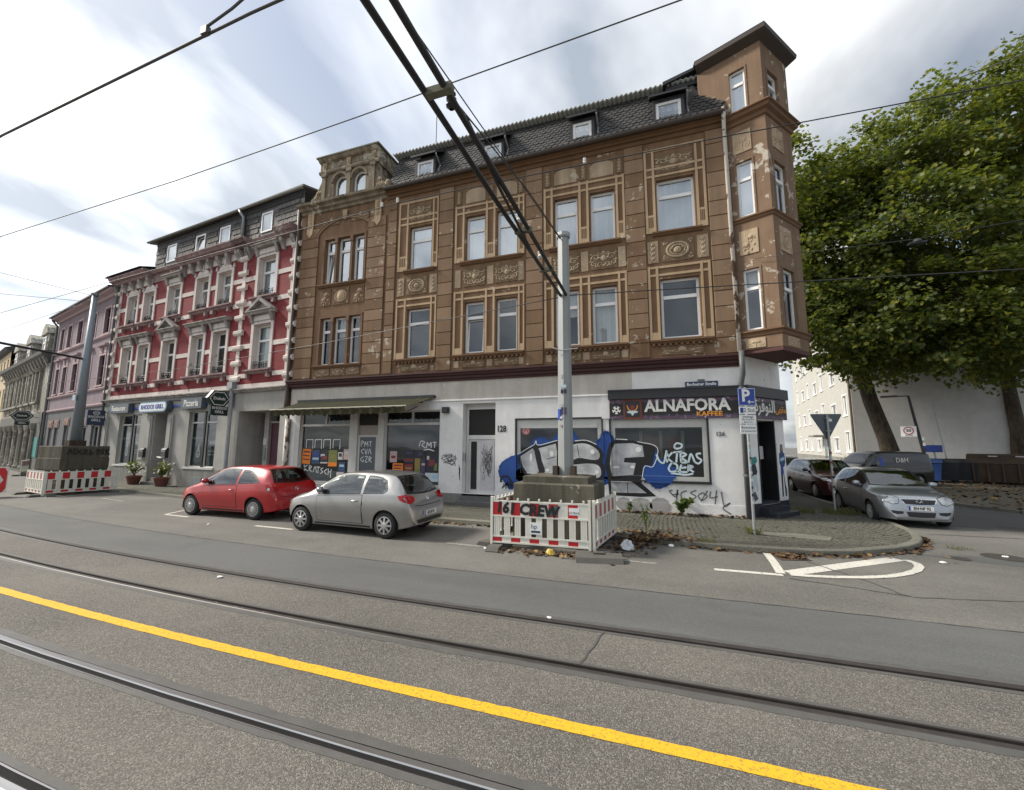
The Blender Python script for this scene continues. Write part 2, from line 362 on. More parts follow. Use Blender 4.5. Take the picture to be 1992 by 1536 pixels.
# ------------------------------------------------------------ material library
def build_materials():
    # asphalt kinds
    def asphalt(name, c, speck, sp_scale, sp_amt, patch=0.25, bump=0.5, rough=0.85):
        t = NT(name); co = t.tc.outputs['Object']
        big = t.ramp(t.noise(0.35, 6, 0.6), 0.3, 0.7); col = t.mix(big, [x*(1-patch) for x in c], [x*(1+patch) for x in c])
        st = t.ramp(t.noise(0.5, 6, 0.6, stretch=(0.35, 2.2, 1)), 0.45, 0.7); sm = t.n('ShaderNodeMath', operation='MULTIPLY'); sm.inputs[1].default_value = 0.5; t.L(st, sm.inputs[0])
        col = t.mix(sm.outputs[0], col, [x*0.62 for x in c])
        ds = t.ramp(t.noise(0.9, 7, 0.65), 0.56, 0.72); sd = t.n('ShaderNodeMath', operation='MULTIPLY'); sd.inputs[1].default_value = 0.5; t.L(ds, sd.inputs[0]); col = t.mix(sd.outputs[0], col, [x*0.55 for x in c])
        vo = t.n('ShaderNodeTexVoronoi'); vo.inputs['Scale'].default_value = sp_scale; t.L(co, vo.inputs['Vector'])
        hs = t.n('ShaderNodeSeparateColor'); t.L(vo.outputs['Color'], hs.inputs[0])
        k = t.ramp(hs.outputs[0], 0.55, 0.95); sm2 = t.n('ShaderNodeMath', operation='MULTIPLY'); sm2.inputs[1].default_value = sp_amt; t.L(k, sm2.inputs[0])
        col = t.mix(sm2.outputs[0], col, speck)
        k2 = t.ramp(hs.outputs[1], 0.6, 0.95); sm3 = t.n('ShaderNodeMath', operation='MULTIPLY'); sm3.inputs[1].default_value = sp_amt*0.9; t.L(k2, sm3.inputs[0])
        col = t.mix(sm3.outputs[0], col, [x*0.3 for x in c])
        dist = t.ramp(vo.outputs['Distance'], 0.0, 0.6, (1,1,1,1), (0,0,0,1)); t.bump(dist, bump, 0.006)
        return reg(name, t.done(col, rough, 0, 0.35))
    asphalt('asphalt', (0.138, 0.133, 0.120), (0.22, 0.21, 0.19), 80, 0.45)
    asphalt('asphalt_smooth', (0.106, 0.108, 0.105), (0.15, 0.15, 0.145), 90, 0.3, 0.12, 0.25)
    asphalt('asphalt_dark', (0.072, 0.072, 0.07), (0.13, 0.13, 0.12), 70, 0.3, 0.2, 0.35)
    asphalt('track_asphalt', (0.120, 0.111, 0.098), (0.34, 0.32, 0.28), 130, 0.60, 0.32, 0.8)
    asphalt('paver', (0.088, 0.085, 0.068), (0.13, 0.125, 0.10), 25, 0.5, 0.35, 0.4)
    asphalt('plaza_ground', (0.10, 0.088, 0.064), (0.17, 0.14, 0.09), 14, 0.5, 0.35, 0.5)
    asphalt('kerb_stone_mat', (0.155, 0.15, 0.122), (0.27, 0.26, 0.22), 60, 0.4, 0.3, 0.4)
    plain('joint_sand', (0.075, 0.068, 0.05), 0.95, var=0.4, scale=8)
    plain('tar', (0.085, 0.083, 0.078), 0.6, var=0.3, scale=5, bump=0.3)
    plain('groove_black', (0.008, 0.008, 0.008), 0.9)
    t = NT('rail_steel'); n = t.noise(3, 5, 0.6, stretch=(0.15, 6, 1))
    reg('rail_steel', t.done(t.mix(n, (0.30, 0.29, 0.28), (0.62, 0.62, 0.62)), 0.28, 0.9))
    t = NT('rail_rust'); n = t.noise(6, 5); reg('rail_rust', t.done(t.mix(n, (0.03, 0.025, 0.022), (0.085, 0.075, 0.07)), 0.5, 0.35))
    def paint(name, c, under, wear, sc=30):
        t = NT(name); w = t.ramp(t.noise(sc, 6, 0.7), wear, wear+0.08); w2 = t.noise(1.5, 4)
        t.bump(t.noise(90, 2), 0.4, 0.004)
        return reg(name, t.done(t.mix(w, t.mix(w2, [x*0.8 for x in c], c), under), 0.7, 0, 0.3))
    paint('yellow_paint', (0.75, 0.435, 0.025), (0.38, 0.25, 0.04), 0.515, 38)
    paint('white_paint_worn', (0.62, 0.60, 0.54), (0.17, 0.165, 0.15), 0.56, 22)
    paint('white_paint_faint', (0.30, 0.29, 0.26), (0.15, 0.145, 0.13), 0.5, 12)
    # facade renders
    stucco('brown_stucco', (0.235, 0.145, 0.084), (0.115, 0.074, 0.047), (0.48, 0.42, 0.33), 0.72, 0.65)
    stucco('brown_block', (0.265, 0.163, 0.094), (0.14, 0.09, 0.055), (0.50, 0.44, 0.35), 0.702, 0.55, objvar=0.22)
    stucco('oriel_stucco', (0.225, 0.150, 0.098), (0.13, 0.088, 0.058), (0.46, 0.41, 0.34), 0.668, 0.55)
    stucco('ochre_trim', (0.52, 0.385, 0.245), (0.30, 0.205, 0.125), (0.58, 0.50, 0.40), 0.74, 0.5)
    stucco('relief_stone', (0.47, 0.365, 0.25), (0.22, 0.155, 0.10), (0.50, 0.43, 0.33), 0.72, 0.7, 0.8, 38)
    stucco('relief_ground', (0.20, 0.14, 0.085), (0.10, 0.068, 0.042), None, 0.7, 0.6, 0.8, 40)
    stucco('gable_render', (0.29, 0.24, 0.17), (0.10, 0.08, 0.055), (0.46, 0.42, 0.34), 0.655, 0.85)
    stucco('white_render', (0.84, 0.83, 0.81), (0.66, 0.645, 0.61), (0.50, 0.48, 0.44), 0.74, 0.40, 0.9, 42)
    stucco('beige_render', (0.60, 0.56, 0.50), (0.43, 0.39, 0.34), (0.62, 0.60, 0.55), 0.70, 0.6, 0.6, 40)
    stucco('grey_plaster', (0.40, 0.39, 0.36), (0.26, 0.25, 0.225), None, 0.7, 0.5, 0.9, 34)
    stucco('grey_plinth', (0.25, 0.245, 0.225), (0.13, 0.125, 0.11), None, 0.7, 0.7, 0.5)
    stucco('white_trim', (0.72, 0.65, 0.60), (0.40, 0.36, 0.33), (0.36, 0.32, 0.28), 0.73, 0.5, 0.4)
    stucco('grey_trim', (0.36, 0.335, 0.315), (0.16, 0.145, 0.135), (0.50, 0.46, 0.42), 0.68, 0.8, 0.5)
    stucco('pink_trim', (0.31, 0.215, 0.21), (0.15, 0.10, 0.098), (0.50, 0.44, 0.41), 0.68, 0.7, 0.5)
    stucco('lilac_stucco', (0.265, 0.215, 0.24), (0.18, 0.145, 0.16), None, 0.7, 0.5, 0.7, 30)
    stucco('lilac_trim', (0.47, 0.36, 0.37), (0.30, 0.22, 0.23), None, 0.7, 0.4)
    stucco('anthracite_render', (0.145, 0.15, 0.155), (0.10, 0.10, 0.105), None, 0.7, 0.4)
    stucco('ornate_grey', (0.36, 0.34, 0.29), (0.12, 0.11, 0.09), (0.5, 0.48, 0.42), 0.62, 0.85)
    stucco('cream_stucco', (0.62, 0.50, 0.33), (0.42, 0.33, 0.21), None, 0.7, 0.4)
    stucco('white_house', (0.47, 0.46, 0.42), (0.40, 0.39, 0.355), None, 0.7, 0.4, 0.5, 30)
    stucco('gable_grey', (0.60, 0.60, 0.59), (0.50, 0.50, 0.49), None, 0.7, 0.35, 0.2, 20)
    stucco('concrete', (0.125, 0.115, 0.088), (0.045, 0.042, 0.032), (0.27, 0.25, 0.20), 0.72, 0.9, 0.7, 30)
    # red brick
    t = NT('red_brick'); br = t.n('ShaderNodeTexBrick'); mp = t.n('ShaderNodeMapping'); mp.inputs['Rotation'].default_value = (rad(90), 0, 0); t.L(t.tc.outputs['Object'], mp.inputs[0]); t.L(mp.outputs[0], br.inputs['Vector'])
    br.inputs['Color1'].default_value = (0.175, 0.022, 0.025, 1); br.inputs['Color2'].default_value = (0.235, 0.033, 0.036, 1); br.inputs['Mortar'].default_value = (0.15, 0.020, 0.024, 1)
    br.inputs['Scale'].default_value = 1; br.inputs['Mortar Size'].default_value = 0.008; br.inputs['Brick Width'].default_value = 0.25; br.inputs['Row Height'].default_value = 0.077
    d = t.ramp(t.noise(1.2, 6, 0.65, stretch=(2, 2, 0.5)), 0.5, 0.8); dm = t.n('ShaderNodeMath', operation='MULTIPLY'); dm.inputs[1].default_value = 0.5; t.L(d, dm.inputs[0])
    t.bump(br.outputs['Fac'], -0.5, 0.006); reg('red_brick', t.done(t.mix(dm.outputs[0], br.outputs['Color'], (0.11, 0.022, 0.026)), 0.75, 0, 0.3))
    # slates
    plain('slate', (0.032, 0.032, 0.036), 0.6, var=0.45, scale=7, bump=0.3)
    plain('slate_tile', (0.036, 0.034, 0.033), 0.7, var=0.6, scale=3.1, bump=0.4)
    plain('slate_old', (0.105, 0.105, 0.095), 0.75, var=0.4, scale=5)
    plain('roof_edge', (0.20, 0.20, 0.175), 0.6, var=0.25, scale=4)
    plain('eternit', (0.30, 0.31, 0.29), 0.8, var=0.2)
    plain('zinc', (0.30, 0.315, 0.33), 0.45, 0.5, var=0.25, scale=4)
    plain('dark_gutter', (0.055, 0.040, 0.032), 0.6, var=0.3)
    plain('brown_pipe', (0.085, 0.062, 0.050), 0.6, var=0.35, scale=3, grime=0.4)
    t = NT('peeling_pipe'); p = t.ramp(t.noise(3.5, 6, 0.7, stretch=(1, 1, 0.5)), 0.46, 0.50); reg('peeling_pipe', t.done(t.mix(p, (0.12, 0.075, 0.045), (0.62, 0.58, 0.52)), 0.7))
    plain('grey_pipe', (0.10, 0.105, 0.11), 0.55, var=0.25)
    plain('cornice_red', (0.052, 0.014, 0.014), 0.6, var=0.3, grime=0.3)
    plain('oxblood', (0.075, 0.022, 0.017), 0.7, var=0.25)
    plain('brown_dark', (0.155, 0.086, 0.044), 0.85, var=0.3, scale=3)
    plain('moss_edge', (0.15, 0.15, 0.11), 0.9, var=0.5, scale=4)
    # openings
    plain('white_frame', (0.78, 0.78, 0.77), 0.4, var=0.05)
    plain('aged_frame', (0.55, 0.545, 0.51), 0.5, var=0.12, scale=3, grime=0.25)
    plain('alu_frame', (0.50, 0.50, 0.47), 0.45, 0.2, var=0.15)
    plain('maroon_frame', (0.075, 0.022, 0.035), 0.5, var=0.2)
    plain('black_frame', (0.02, 0.02, 0.022), 0.4)
    glass('glass_hi', 0.34); glass('glass_mid', 0.10); glass('glass_lo', 0.06, (0.6, 0.65, 0.66)); glass('car_clear', 0.10, (0.42, 0.47, 0.46)); plain('car_glass', (0.016, 0.019, 0.020), 0.04, spec=0.9)
    plain('curtain', (0.60, 0.61, 0.62), 0.9, var=0.06); plain('blind', (0.30, 0.30, 0.30), 0.8, var=0.06)
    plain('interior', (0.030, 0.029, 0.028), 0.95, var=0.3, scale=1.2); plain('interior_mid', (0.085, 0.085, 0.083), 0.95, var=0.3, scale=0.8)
    plain('door_white', (0.66, 0.66, 0.64), 0.45, var=0.06, grime=0.25); plain('door_panel', (0.32, 0.29, 0.25), 0.6, var=0.1)
    plain('step_stone', (0.13, 0.13, 0.125), 0.8, var=0.3, bump=0.3); plain('black_paint', (0.012, 0.013, 0.016), 0.45, var=0.3)
    plain('dark_steps', (0.020, 0.024, 0.032), 0.6, var=0.3)
    # things
    plain('galvanised', (0.36, 0.375, 0.38), 0.5, 0.55, var=0.18, scale=3, grime=0.15); plain('pole_grey', (0.30, 0.315, 0.31), 0.55, 0.25, var=0.12, scale=2, grime=0.15); plain('pole_blue', (0.21, 0.245, 0.275), 0.5, 0.3, var=0.12)
    plain('cable_black', (0.018, 0.018, 0.019), 0.5); plain('cable_grey', (0.075, 0.072, 0.075), 0.5); plain('porcelain', (0.7, 0.7, 0.68), 0.3)
    plain('barrier_white', (0.70, 0.69, 0.61), 0.5, var=0.10, scale=3, grime=0.22); plain('barrier_red', (0.50, 0.016, 0.020), 0.5, var=0.15, scale=3); plain('barrier_red_faded', (0.36, 0.10, 0.11), 0.55, var=0.2, scale=3); plain('rubber_foot', (0.085, 0.082, 0.072), 0.85, var=0.3, bump=0.3)
    plain('awning_cloth', (0.052, 0.050, 0.030), 1.0, spec=0.05, var=0.35, scale=2.2, grime=0.5); plain('awning_edge', (0.30, 0.285, 0.22), 0.8, var=0.3); plain('awning_under', (0.038, 0.040, 0.028), 1.0, spec=0.05, var=0.3)
    plain('sign_blue', (0.020, 0.055, 0.30), 0.4, var=0.05); plain('sign_navy', (0.028, 0.048, 0.095), 0.45, var=0.12); plain('sign_white', (0.78, 0.79, 0.78), 0.4, var=0.04); plain('sign_black', (0.015, 0.015, 0.017), 0.4); plain('sign_slate', (0.085, 0.105, 0.125), 0.45, var=0.1)
    plain('sign_lightblue', (0.36, 0.55, 0.70), 0.4, var=0.05); plain('sign_green', (0.012, 0.032, 0.028), 0.4); plain('letter_cream', (0.74, 0.73, 0.68), 0.5, var=0.03); plain('letter_orange', (0.72, 0.30, 0.03), 0.5, var=0.03); plain('letter_grey', (0.14, 0.14, 0.14), 0.5); plain('frame_rust', (0.15, 0.040, 0.022), 0.6, var=0.2)
    plain('red_ring', (0.45, 0.04, 0.04), 0.5); plain('chevron_red', (0.55, 0.02, 0.025), 0.45)
    # shop banner: night sky with pink and blue swirls
    t = NT('banner_print'); vz = t.n('ShaderNodeSeparateXYZ'); t.L(t.tc.outputs['Object'], vz.inputs[0])
    n = t.noise(5.0, 6, 0.7); n2 = t.noise(7.0, 6, 0.7, stretch=(1, 1, 1.6)); w = t.noise(9, 6, 0.75)
    c = t.mix(t.ramp(n2, 0.42, 0.62), (0.040, 0.050, 0.10), (0.16, 0.05, 0.075)); c = t.mix(t.ramp(w, 0.55, 0.66), c, (0.42, 0.42, 0.55))
    ab = t.n('ShaderNodeMath', operation='ABSOLUTE'); t.L(vz.outputs['Z'], ab.inputs[0]); nn = t.n('ShaderNodeMath', operation='MULTIPLY_ADD'); nn.inputs[1].default_value = 0.22; t.L(n, nn.inputs[0]); t.L(ab.outputs[0], nn.inputs[2])
    reg('banner_print', t.done(t.mix(t.ramp(nn.outputs[0], 0.29, 0.34), (0.016, 0.013, 0.014), c), 0.45))
    # graffiti
    def spray(name, c, c2): plain(name, c, 0.55, var=0.2, scale=2.5)
    spray('spray_blue', (0.010, 0.060, 0.26), None); spray('spray_black', (0.010, 0.010, 0.011), None); spray('spray_white', (0.74, 0.75, 0.74), None); plain('spray_grey', (0.15, 0.15, 0.15), 0.7, var=0.4, scale=6); plain('spray_cyan', (0.55, 0.66, 0.70), 0.6)
    t = NT('spray_silver'); reg('spray_silver', t.done(t.mix(t.ramp(t.noise(2.2, 5, 0.6), 0.35, 0.7), (0.33, 0.335, 0.34), (0.62, 0.63, 0.63)), 0.5, 0.2))
    plain('faded_grey', (0.34, 0.335, 0.32), 0.9, var=0.3, scale=3)
    # posters and litter
    for k, c in dict(poster_orange=(0.78, 0.22, 0.01), poster_blue=(0.025, 0.06, 0.15), poster_red=(0.20, 0.03, 0.035), poster_green=(0.16, 0.19, 0.045), poster_white=(0.55, 0.53, 0.54), poster_dark=(0.02, 0.022, 0.035), poster_pale=(0.50, 0.60, 0.64), poster_yellow=(0.26, 0.20, 0.045), poster_pink=(0.50, 0.36, 0.36), poster_violet=(0.06, 0.045, 0.11), skin=(0.36, 0.20, 0.13), hair=(0.06, 0.035, 0.02), plastic_clear=(0.55, 0.57, 0.60), litter_yellow=(0.50, 0.36, 0.06), litter_white=(0.72, 0.72, 0.70), teal_paint=(0.03, 0.22, 0.20)).items(): plain(k, c, 0.55, var=0.12, scale=8)
    t = NT('dead_leaf'); oi = t.n('ShaderNodeNewGeometry'); r = t.n('ShaderNodeValToRGB'); e = r.color_ramp.elements; e[0].color = (0.040, 0.022, 0.012, 1); e[1].color = (0.26, 0.17, 0.06, 1); m1 = e.new(0.45); m1.color = (0.080, 0.042, 0.020, 1); m2 = e.new(0.78); m2.color = (0.125, 0.074, 0.032, 1); t.L(oi.outputs['Random Per Island'], r.inputs[0]); reg('dead_leaf', t.done(r.outputs[0], 0.8))
    def leaf(name, a, b, c):
        t = NT(name); g = t.n('ShaderNodeNewGeometry'); r = t.n('ShaderNodeValToRGB'); e = r.color_ramp.elements; e[0].color = a+(1,); e[1].color = c+(1,); m = e.new(0.6); m.color = b+(1,); t.L(g.outputs['Random Per Island'], r.inputs[0])
        t.done(r.outputs[0], 0.5, 0, 0.4); tr = t.n('ShaderNodeBsdfTranslucent'); tint = t.mix(0.4, r.outputs[0], (0.30, 0.34, 0.02)); t.L(tint, tr.inputs[0]); mx = t.n('ShaderNodeMixShader'); mx.inputs[0].default_value = 0.48; t.L(t.b.outputs[0], mx.inputs[1]); t.L(tr.outputs[0], mx.inputs[2]); t.L(mx.outputs[0], t.out.inputs[0]); return reg(name, t.m)
    leaf('plane_leaf', (0.040, 0.070, 0.017), (0.070, 0.105, 0.022), (0.21, 0.20, 0.035)); leaf('weed_leaf', (0.035, 0.075, 0.018), (0.06, 0.11, 0.025), (0.12, 0.15, 0.04)); leaf('dry_grass', (0.09, 0.10, 0.03), (0.14, 0.14, 0.05), (0.24, 0.20, 0.09)); leaf('pot_leaf', (0.04, 0.08, 0.02), (0.07, 0.12, 0.035), (0.22, 0.23, 0.05)); leaf('hedge_leaf', (0.02, 0.04, 0.012), (0.03, 0.055, 0.016), (0.05, 0.075, 0.02))
    t = NT('bark'); n = t.noise(5, 7, 0.7, stretch=(1, 1, 0.35)); t.bump(n, 0.9, 0.04); reg('bark', t.done(t.mix(t.ramp(n, 0.35, 0.65), (0.028, 0.022, 0.016), (0.095, 0.072, 0.05)), 0.9))
    plain('flower_white', (0.75, 0.74, 0.70), 0.6); plain('terracotta', (0.15, 0.055, 0.038), 0.8, var=0.2)
    plain('rust_brown', (0.062, 0.040, 0.026), 0.75, var=0.5, scale=3, grime=0.4); plain('bin_blue', (0.015, 0.045, 0.16), 0.5); plain('bin_dark', (0.018, 0.02, 0.026), 0.5)
    plain('iron_cover', (0.075, 0.066, 0.058), 0.6, 0.4, var=0.3); plain('rust_grate', (0.11, 0.055, 0.035), 0.8, var=0.4)
    # cars
    carpaint('paint_silver', (0.36, 0.355, 0.345), 0.75, 0.30); carpaint('paint_red', (0.40, 0.002, 0.006), 0.0, 0.35); carpaint('paint_polo', (0.40, 0.43, 0.46), 0.75, 0.30); carpaint('paint_maroon', (0.062, 0.006, 0.010), 0.2, 0.3); carpaint('paint_black', (0.004, 0.004, 0.005), 0.0, 0.4); carpaint('paint_grey', (0.17, 0.175, 0.18), 0.4, 0.35)
    plain('tyre', (0.018, 0.018, 0.018), 0.85, var=0.3, scale=9); plain('alloy', (0.52, 0.52, 0.51), 0.32, 0.75, var=0.1); plain('hubcap', (0.42, 0.42, 0.41), 0.4, 0.4, var=0.1); plain('car_black', (0.014, 0.014, 0.015), 0.5); plain('car_gap', (0.012, 0.012, 0.012), 0.8); plain('chrome', (0.75, 0.75, 0.75), 0.12, 1.0, var=0.02)
    plain('lamp_red', (0.36, 0.010, 0.014), 0.15); plain('lamp_clear', (0.42, 0.44, 0.45), 0.08, 0.5); plain('lamp_amber', (0.6, 0.2, 0.03), 0.2); plain('plate_white', (0.72, 0.72, 0.70), 0.4, var=0.03); plain('seat_cloth', (0.05, 0.05, 0.055), 0.9)
build_materials()
# ------------------------------------------------------------ ground, road, tracks
def inpoly(x, y, P):
    c = False; n = len(P)
    for i in range(n):
        a, b = P[i], P[i-1]
        if (a[1] > y) != (b[1] > y) and x < (b[0]-a[0])*(y-a[1])/(b[1]-a[1])+a[0]: c = not c
    return c
RA, RBt, RC, RD = 5.13, 4.19, 2.62, 1.68     # rail lines of the two metre-gauge tracks
KERB = [bend(s, 10.42) for s in (-110, -80, -60, -48, -42, -36, -32, -28, -24, -20, -16, -12, -9, -6, -4)]+[(-2, 10.42), (-0.95, 10.38), (0.1, 9.80), (0.8, 9.70), (1.6, 9.68), (2.4, 9.72), (3.07, 9.84), (3.6, 10.02), (4.07, 10.27), (4.55, 10.57), (4.94, 10.93), (5.3, 11.35), (5.59, 11.85), (5.83, 12.5), (5.98, 13.2), (6.08, 14.2), (6.1, 18), (6.1, 26), (6.1, 40), (6.1, 70)]
def build_ground():
    m = MB(); m.quad((-600, -300, -0.07), (600, -300, -0.07), (600, 900, -0.07), (-600, 900, -0.07)); m.build('ground', 'asphalt', kind='structure')
    # carriageway next to the tracks and the side street
    m = MB(); strip(m, 5.20, 6.62, 0.0); m.build('road_patch', 'asphalt_smooth', kind='structure')
    m = MB(); strip(m, 6.62, 34, 0.0); m.build('road', 'asphalt', kind='structure')
    m = MB(); m.add([(6.15, 15.0, 0.004), (10.6, 13.6, 0.004), (14, 13.0, 0.004), (14.5, 17, 0.004), (10.5, 19.5, 0.004), (10.3, 60, 0.004), (6.15, 60, 0.004)], [(0, 1, 2, 3, 4, 5, 6)]); m.build('side_street', 'asphalt_dark', kind='structure')
    # patched trench across the mouth of the side street
    m = MB()
    for P in ([(4.9, 10.55), (9.5, 11.6), (22, 13.2), (22, 12.0), (9.5, 10.5), (6.2, 10.1)],): m.add([(x, y, 0.0035) for x, y in P], [tuple(range(len(P)))[::-1]])
    m.build('trench_patch', 'asphalt_smooth', kind='structure')
    # track bed: coarse asphalt, with slots for the rails
    edges = [-9.0]+[e for r in (RD, RC, RBt, RA) for e in (r-0.065, r+0.065)]+[]
    m = MB()
    for a, b in ((-9.0, RD-0.065), (RD+0.065, RC-0.065), (RC+0.065, RBt-0.065), (RBt+0.065, RA-0.065)): strip(m, a, b, 0.0)
    m.build('track_bed', 'track_asphalt', kind='structure')
    def rail(r, side, steel, label):
        root = empty('tram_rail', (0, 0, 0), label=label, cat='rail', group='grooved tram rails')
        def ext(name, prof, mat):
            mb = MB(); st = [-120]+[s for s in S_STEPS if -120 < s < 80]+[80]; n = len(prof)
            for s in st: mb.v.extend([(*bend(s, r+side*p[0]), p[1]) for p in prof])
            fs = []
            for i in range(len(st)-1):
                for k in range(n-1):
                    f = (i*n+k, (i+1)*n+k, (i+1)*n+k+1, i*n+k+1); fs.append(f if side < 0 else f[::-1])
            mb.f = fs; mb.mi = [0]*len(fs); mb.build(name, mat, root)
        ext('rail_head', [(-0.060, -0.05), (-0.060, 0.001), (-0.050, 0.007), (-0.005, 0.007), (0.0, -0.002), (0.0, -0.056)], steel)
        ext('groove', [(0.0, -0.055), (0.050, -0.055)], 'groove_black')
        ext('guard_lip', [(0.050, -0.055), (0.050, 0.002), (0.062, 0.002), (0.064, -0.05)], steel)
        random.seed(int(r*100))
        for nm, a, b in (('sealing_strip', -0.062, -0.062-0.085), ('sealing_strip', 0.064, 0.064+0.05)):   # bitumen beside the rail, ragged edge
            mb = MB(); s = -45.0; pa = []; pb = []
            while s < 14:
                w = b-a; q = b+w*random.uniform(-0.16, 0.12); pa.append(bend(s, r+side*a)); pb.append(bend(s, r+side*q)); s += 0.16 if s > -9 else 0.8
            n = len(pa); up = (a > b) == (side < 0)
            mb.add([(p[0], p[1], 0.0045) for p in pa]+[(p[0], p[1], 0.0025) for p in pb], [((i, i+1, n+i+1, n+i) if up else (i, n+i, n+i+1, i+1)) for i in range(n-1)]); mb.build(nm, 'tar', root)
    rail(RA, -1, 'rail_rust', 'dull tram rail along the edge of the smooth grey asphalt'); rail(RBt, 1, 'rail_rust', 'dark tram rail between the yellow line and the farthest rail')
    rail(RC, -1, 'rail_steel', 'shiny tram rail on the near side of the yellow line'); rail(RD, 1, 'rail_steel', 'tram rail just cutting the bottom left corner of the picture')
    random.seed(77); st = [-120, -80, -50, -35]+[-25+0.5*i for i in range(32)]+[-9+0.09*i for i in range(160)]+[6+i for i in range(1, 30)]; m = MB(); pa = [bend(s, 3.285+random.uniform(-0.003, 0.003)) for s in st]; pb = [bend(s, 3.41+random.uniform(-0.006, 0.006)) for s in st]; n = len(st); m.add([(p[0], p[1], 0.004) for p in pa]+[(p[0], p[1], 0.004) for p in pb], [(i, i+1, n+i+1, n+i) for i in range(n-1)]); m.build('yellow_line', 'yellow_paint', kind='structure')
    # seams and cracks filled with bitumen
    def crack(pts, w, z=0.006):
        mb = MB(); P = [];
        for i in range(len(pts)-1):
            a, b = np.array(pts[i]), np.array(pts[i+1]); k = max(2, int(np.linalg.norm(b-a)/0.12))
            for j in range(k): P.append(a+(b-a)*j/k)
        P.append(np.array(pts[-1])); vs = []
        for i, p in enumerate(P):
            d = P[min(i+1, len(P)-1)]-P[max(i-1, 0)]; d = d/np.linalg.norm(d); nn = np.array([-d[1], d[0]]); ww = w*random.uniform(0.5, 1.3)/2; p = p+nn*random.uniform(-1, 1)*w*0.5
            vs += [(*(p+nn*ww), z), (*(p-nn*ww), z)]
        mb.add(vs, [(2*i, 2*i+1, 2*i+3, 2*i+2) for i in range(len(P)-1)]); return mb
    seam = MB(); 
    for pts, w in (([bend(s, 6.62) for s in range(-40, 15, 2)], 0.018), ([(2.62, 9.22), (3.1, 8.35), (3.35, 7.62)], 0.035), ([(2.0, 8.0), (2.8, 7.8), (3.4, 7.62)], 0.03), ([(3.4, 7.6), (5.0, 7.95), (8, 8.6), (14, 9.9)], 0.02), ([(6.3, 13.1), (8.6, 13.2), (12.5, 13.0)], 0.04), ([(-0.6, 5.06), (-0.75, 4.25)], 0.03), ([bend(-6.8, 2.5), bend(-4.5, 1.75)], 0.03)):
        c = crack(pts, w); k = len(seam.v); seam.v += c.v; seam.f += [tuple(k+i for i in f) for f in c.f]; seam.mi += c.mi
    seam.build('bitumen_seams', 'tar', kind='structure')
    # markings
    def line(name, P, w, mat, z=0.005):
        mb = MB(); P = [np.array(p, float) for p in P]; vs = []
        for i, p in enumerate(P):
            d = P[min(i+1, len(P)-1)]-P[max(i-1, 0)]; d = d/np.linalg.norm(d); nn = np.array([-d[1], d[0]])*w/2; vs += [(*(p+nn), z), (*(p-nn), z)]
        mb.add(vs, [(2*i, 2*i+1, 2*i+3, 2*i+2) for i in range(len(P)-1)]); return mb.build(name, mat, kind='structure')
    line('bay_line', [(0.93, 8.13), (1.96, 8.16)], 0.12, 'white_paint_worn'); line('bay_end_line', [(2.07, 9.66), (2.02, 8.9), (1.95, 8.24)], 0.14, 'white_paint_worn', 0.009)
    line('hatch_bar', [(2.10, 8.32), (3.2, 9.18), (4.30, 10.02)], 0.26, 'white_paint_worn')
    line('hatch_curve', [(4.42, 9.98), (4.47, 9.75), (4.40, 9.52), (4.22, 9.22), (3.95, 8.93), (3.6, 8.66), (3.2, 8.46), (2.7, 8.30), (2.3, 8.23), (2.08, 8.22)], 0.13, 'white_paint_worn', 0.009)
    line('bay_line', [(-14.0, 8.72), (-12.9, 8.66)], 0.1, 'white_paint_worn'); line('bay_end_line', [(-14.0, 8.74), (-14.3, 9.5)], 0.1, 'white_paint_worn', 0.009)
    line('bay_line', [(-9.9, 8.34), (-8.6, 8.30)], 0.1, 'white_paint_worn'); line('bay_line', [(-4.3, 8.30), (-3.4, 8.28)], 0.1, 'white_paint_faint'); line('bay_line', [(-0.9, 8.2), (0.0, 8.16)], 0.1, 'white_paint_faint')
    line('bay_line', [bend(-22, 9.0), bend(-20, 9.0)], 0.1, 'white_paint_faint')
    # pavement with its kerb stones and small pavers
    poly = KERB+[(5, 70), (5, 30), (-130, 60)]
    m = MB(); ins = KERB; m.prism_z(poly, -0.05, 0.085); pav = m.build('pavement', 'joint_sand', kind='structure')
    def offs(P, d):
        out = []
        for i, p in enumerate(P):
            a, b = np.array(P[max(i-1, 0)]), np.array(P[min(i+1, len(P)-1)]); t = (b-a)/np.linalg.norm(b-a); out.append((p[0]-t[1]*d, p[1]+t[0]*d))
        return out
    path = []
    for i in range(len(KERB)-1):
        a, b = np.array(KERB[i]), np.array(KERB[i+1]); L = np.linalg.norm(b-a); k = max(1, int(L/0.25))
        path += [a+(b-a)*j/k for j in range(k)]
    path.append(np.array(KERB[-1])); step = 4; inner = offs(path, 0.16); cnt = 0
    for i in range(0, len(path)-1, step):
        seg = path[i:i+step+1]; ins_ = inner[i:i+step+1]
        if len(seg) < 2 or seg[0][0] < -45 or seg[0][1] > 34: continue
        mb = MB(); g = 0.008; A = [np.array(p) for p in seg]; Bi = [np.array(p) for p in ins_]
        d = (A[1]-A[0])/np.linalg.norm(A[1]-A[0])*g; A[0] = A[0]+d; Bi[0] = Bi[0]+d
        h = 0.105+random.uniform(-0.006, 0.006); o = offs(seg, -0.012)
        n = len(A); vs = []
        for k in range(n): vs += [(*o[k], -0.04), (*(A[k]), h-0.015), (*(A[k]+(Bi[k]-A[k])*0.12), h), (*Bi[k], h), (*Bi[k], 0.0)]
        fs = [(5*k+j, 5*(k+1)+j, 5*(k+1)+j+1, 5*k+j+1) for k in range(n-1) for j in range(4)]+[(4, 3, 2, 1, 0), tuple(5*(n-1)+j for j in range(5))]
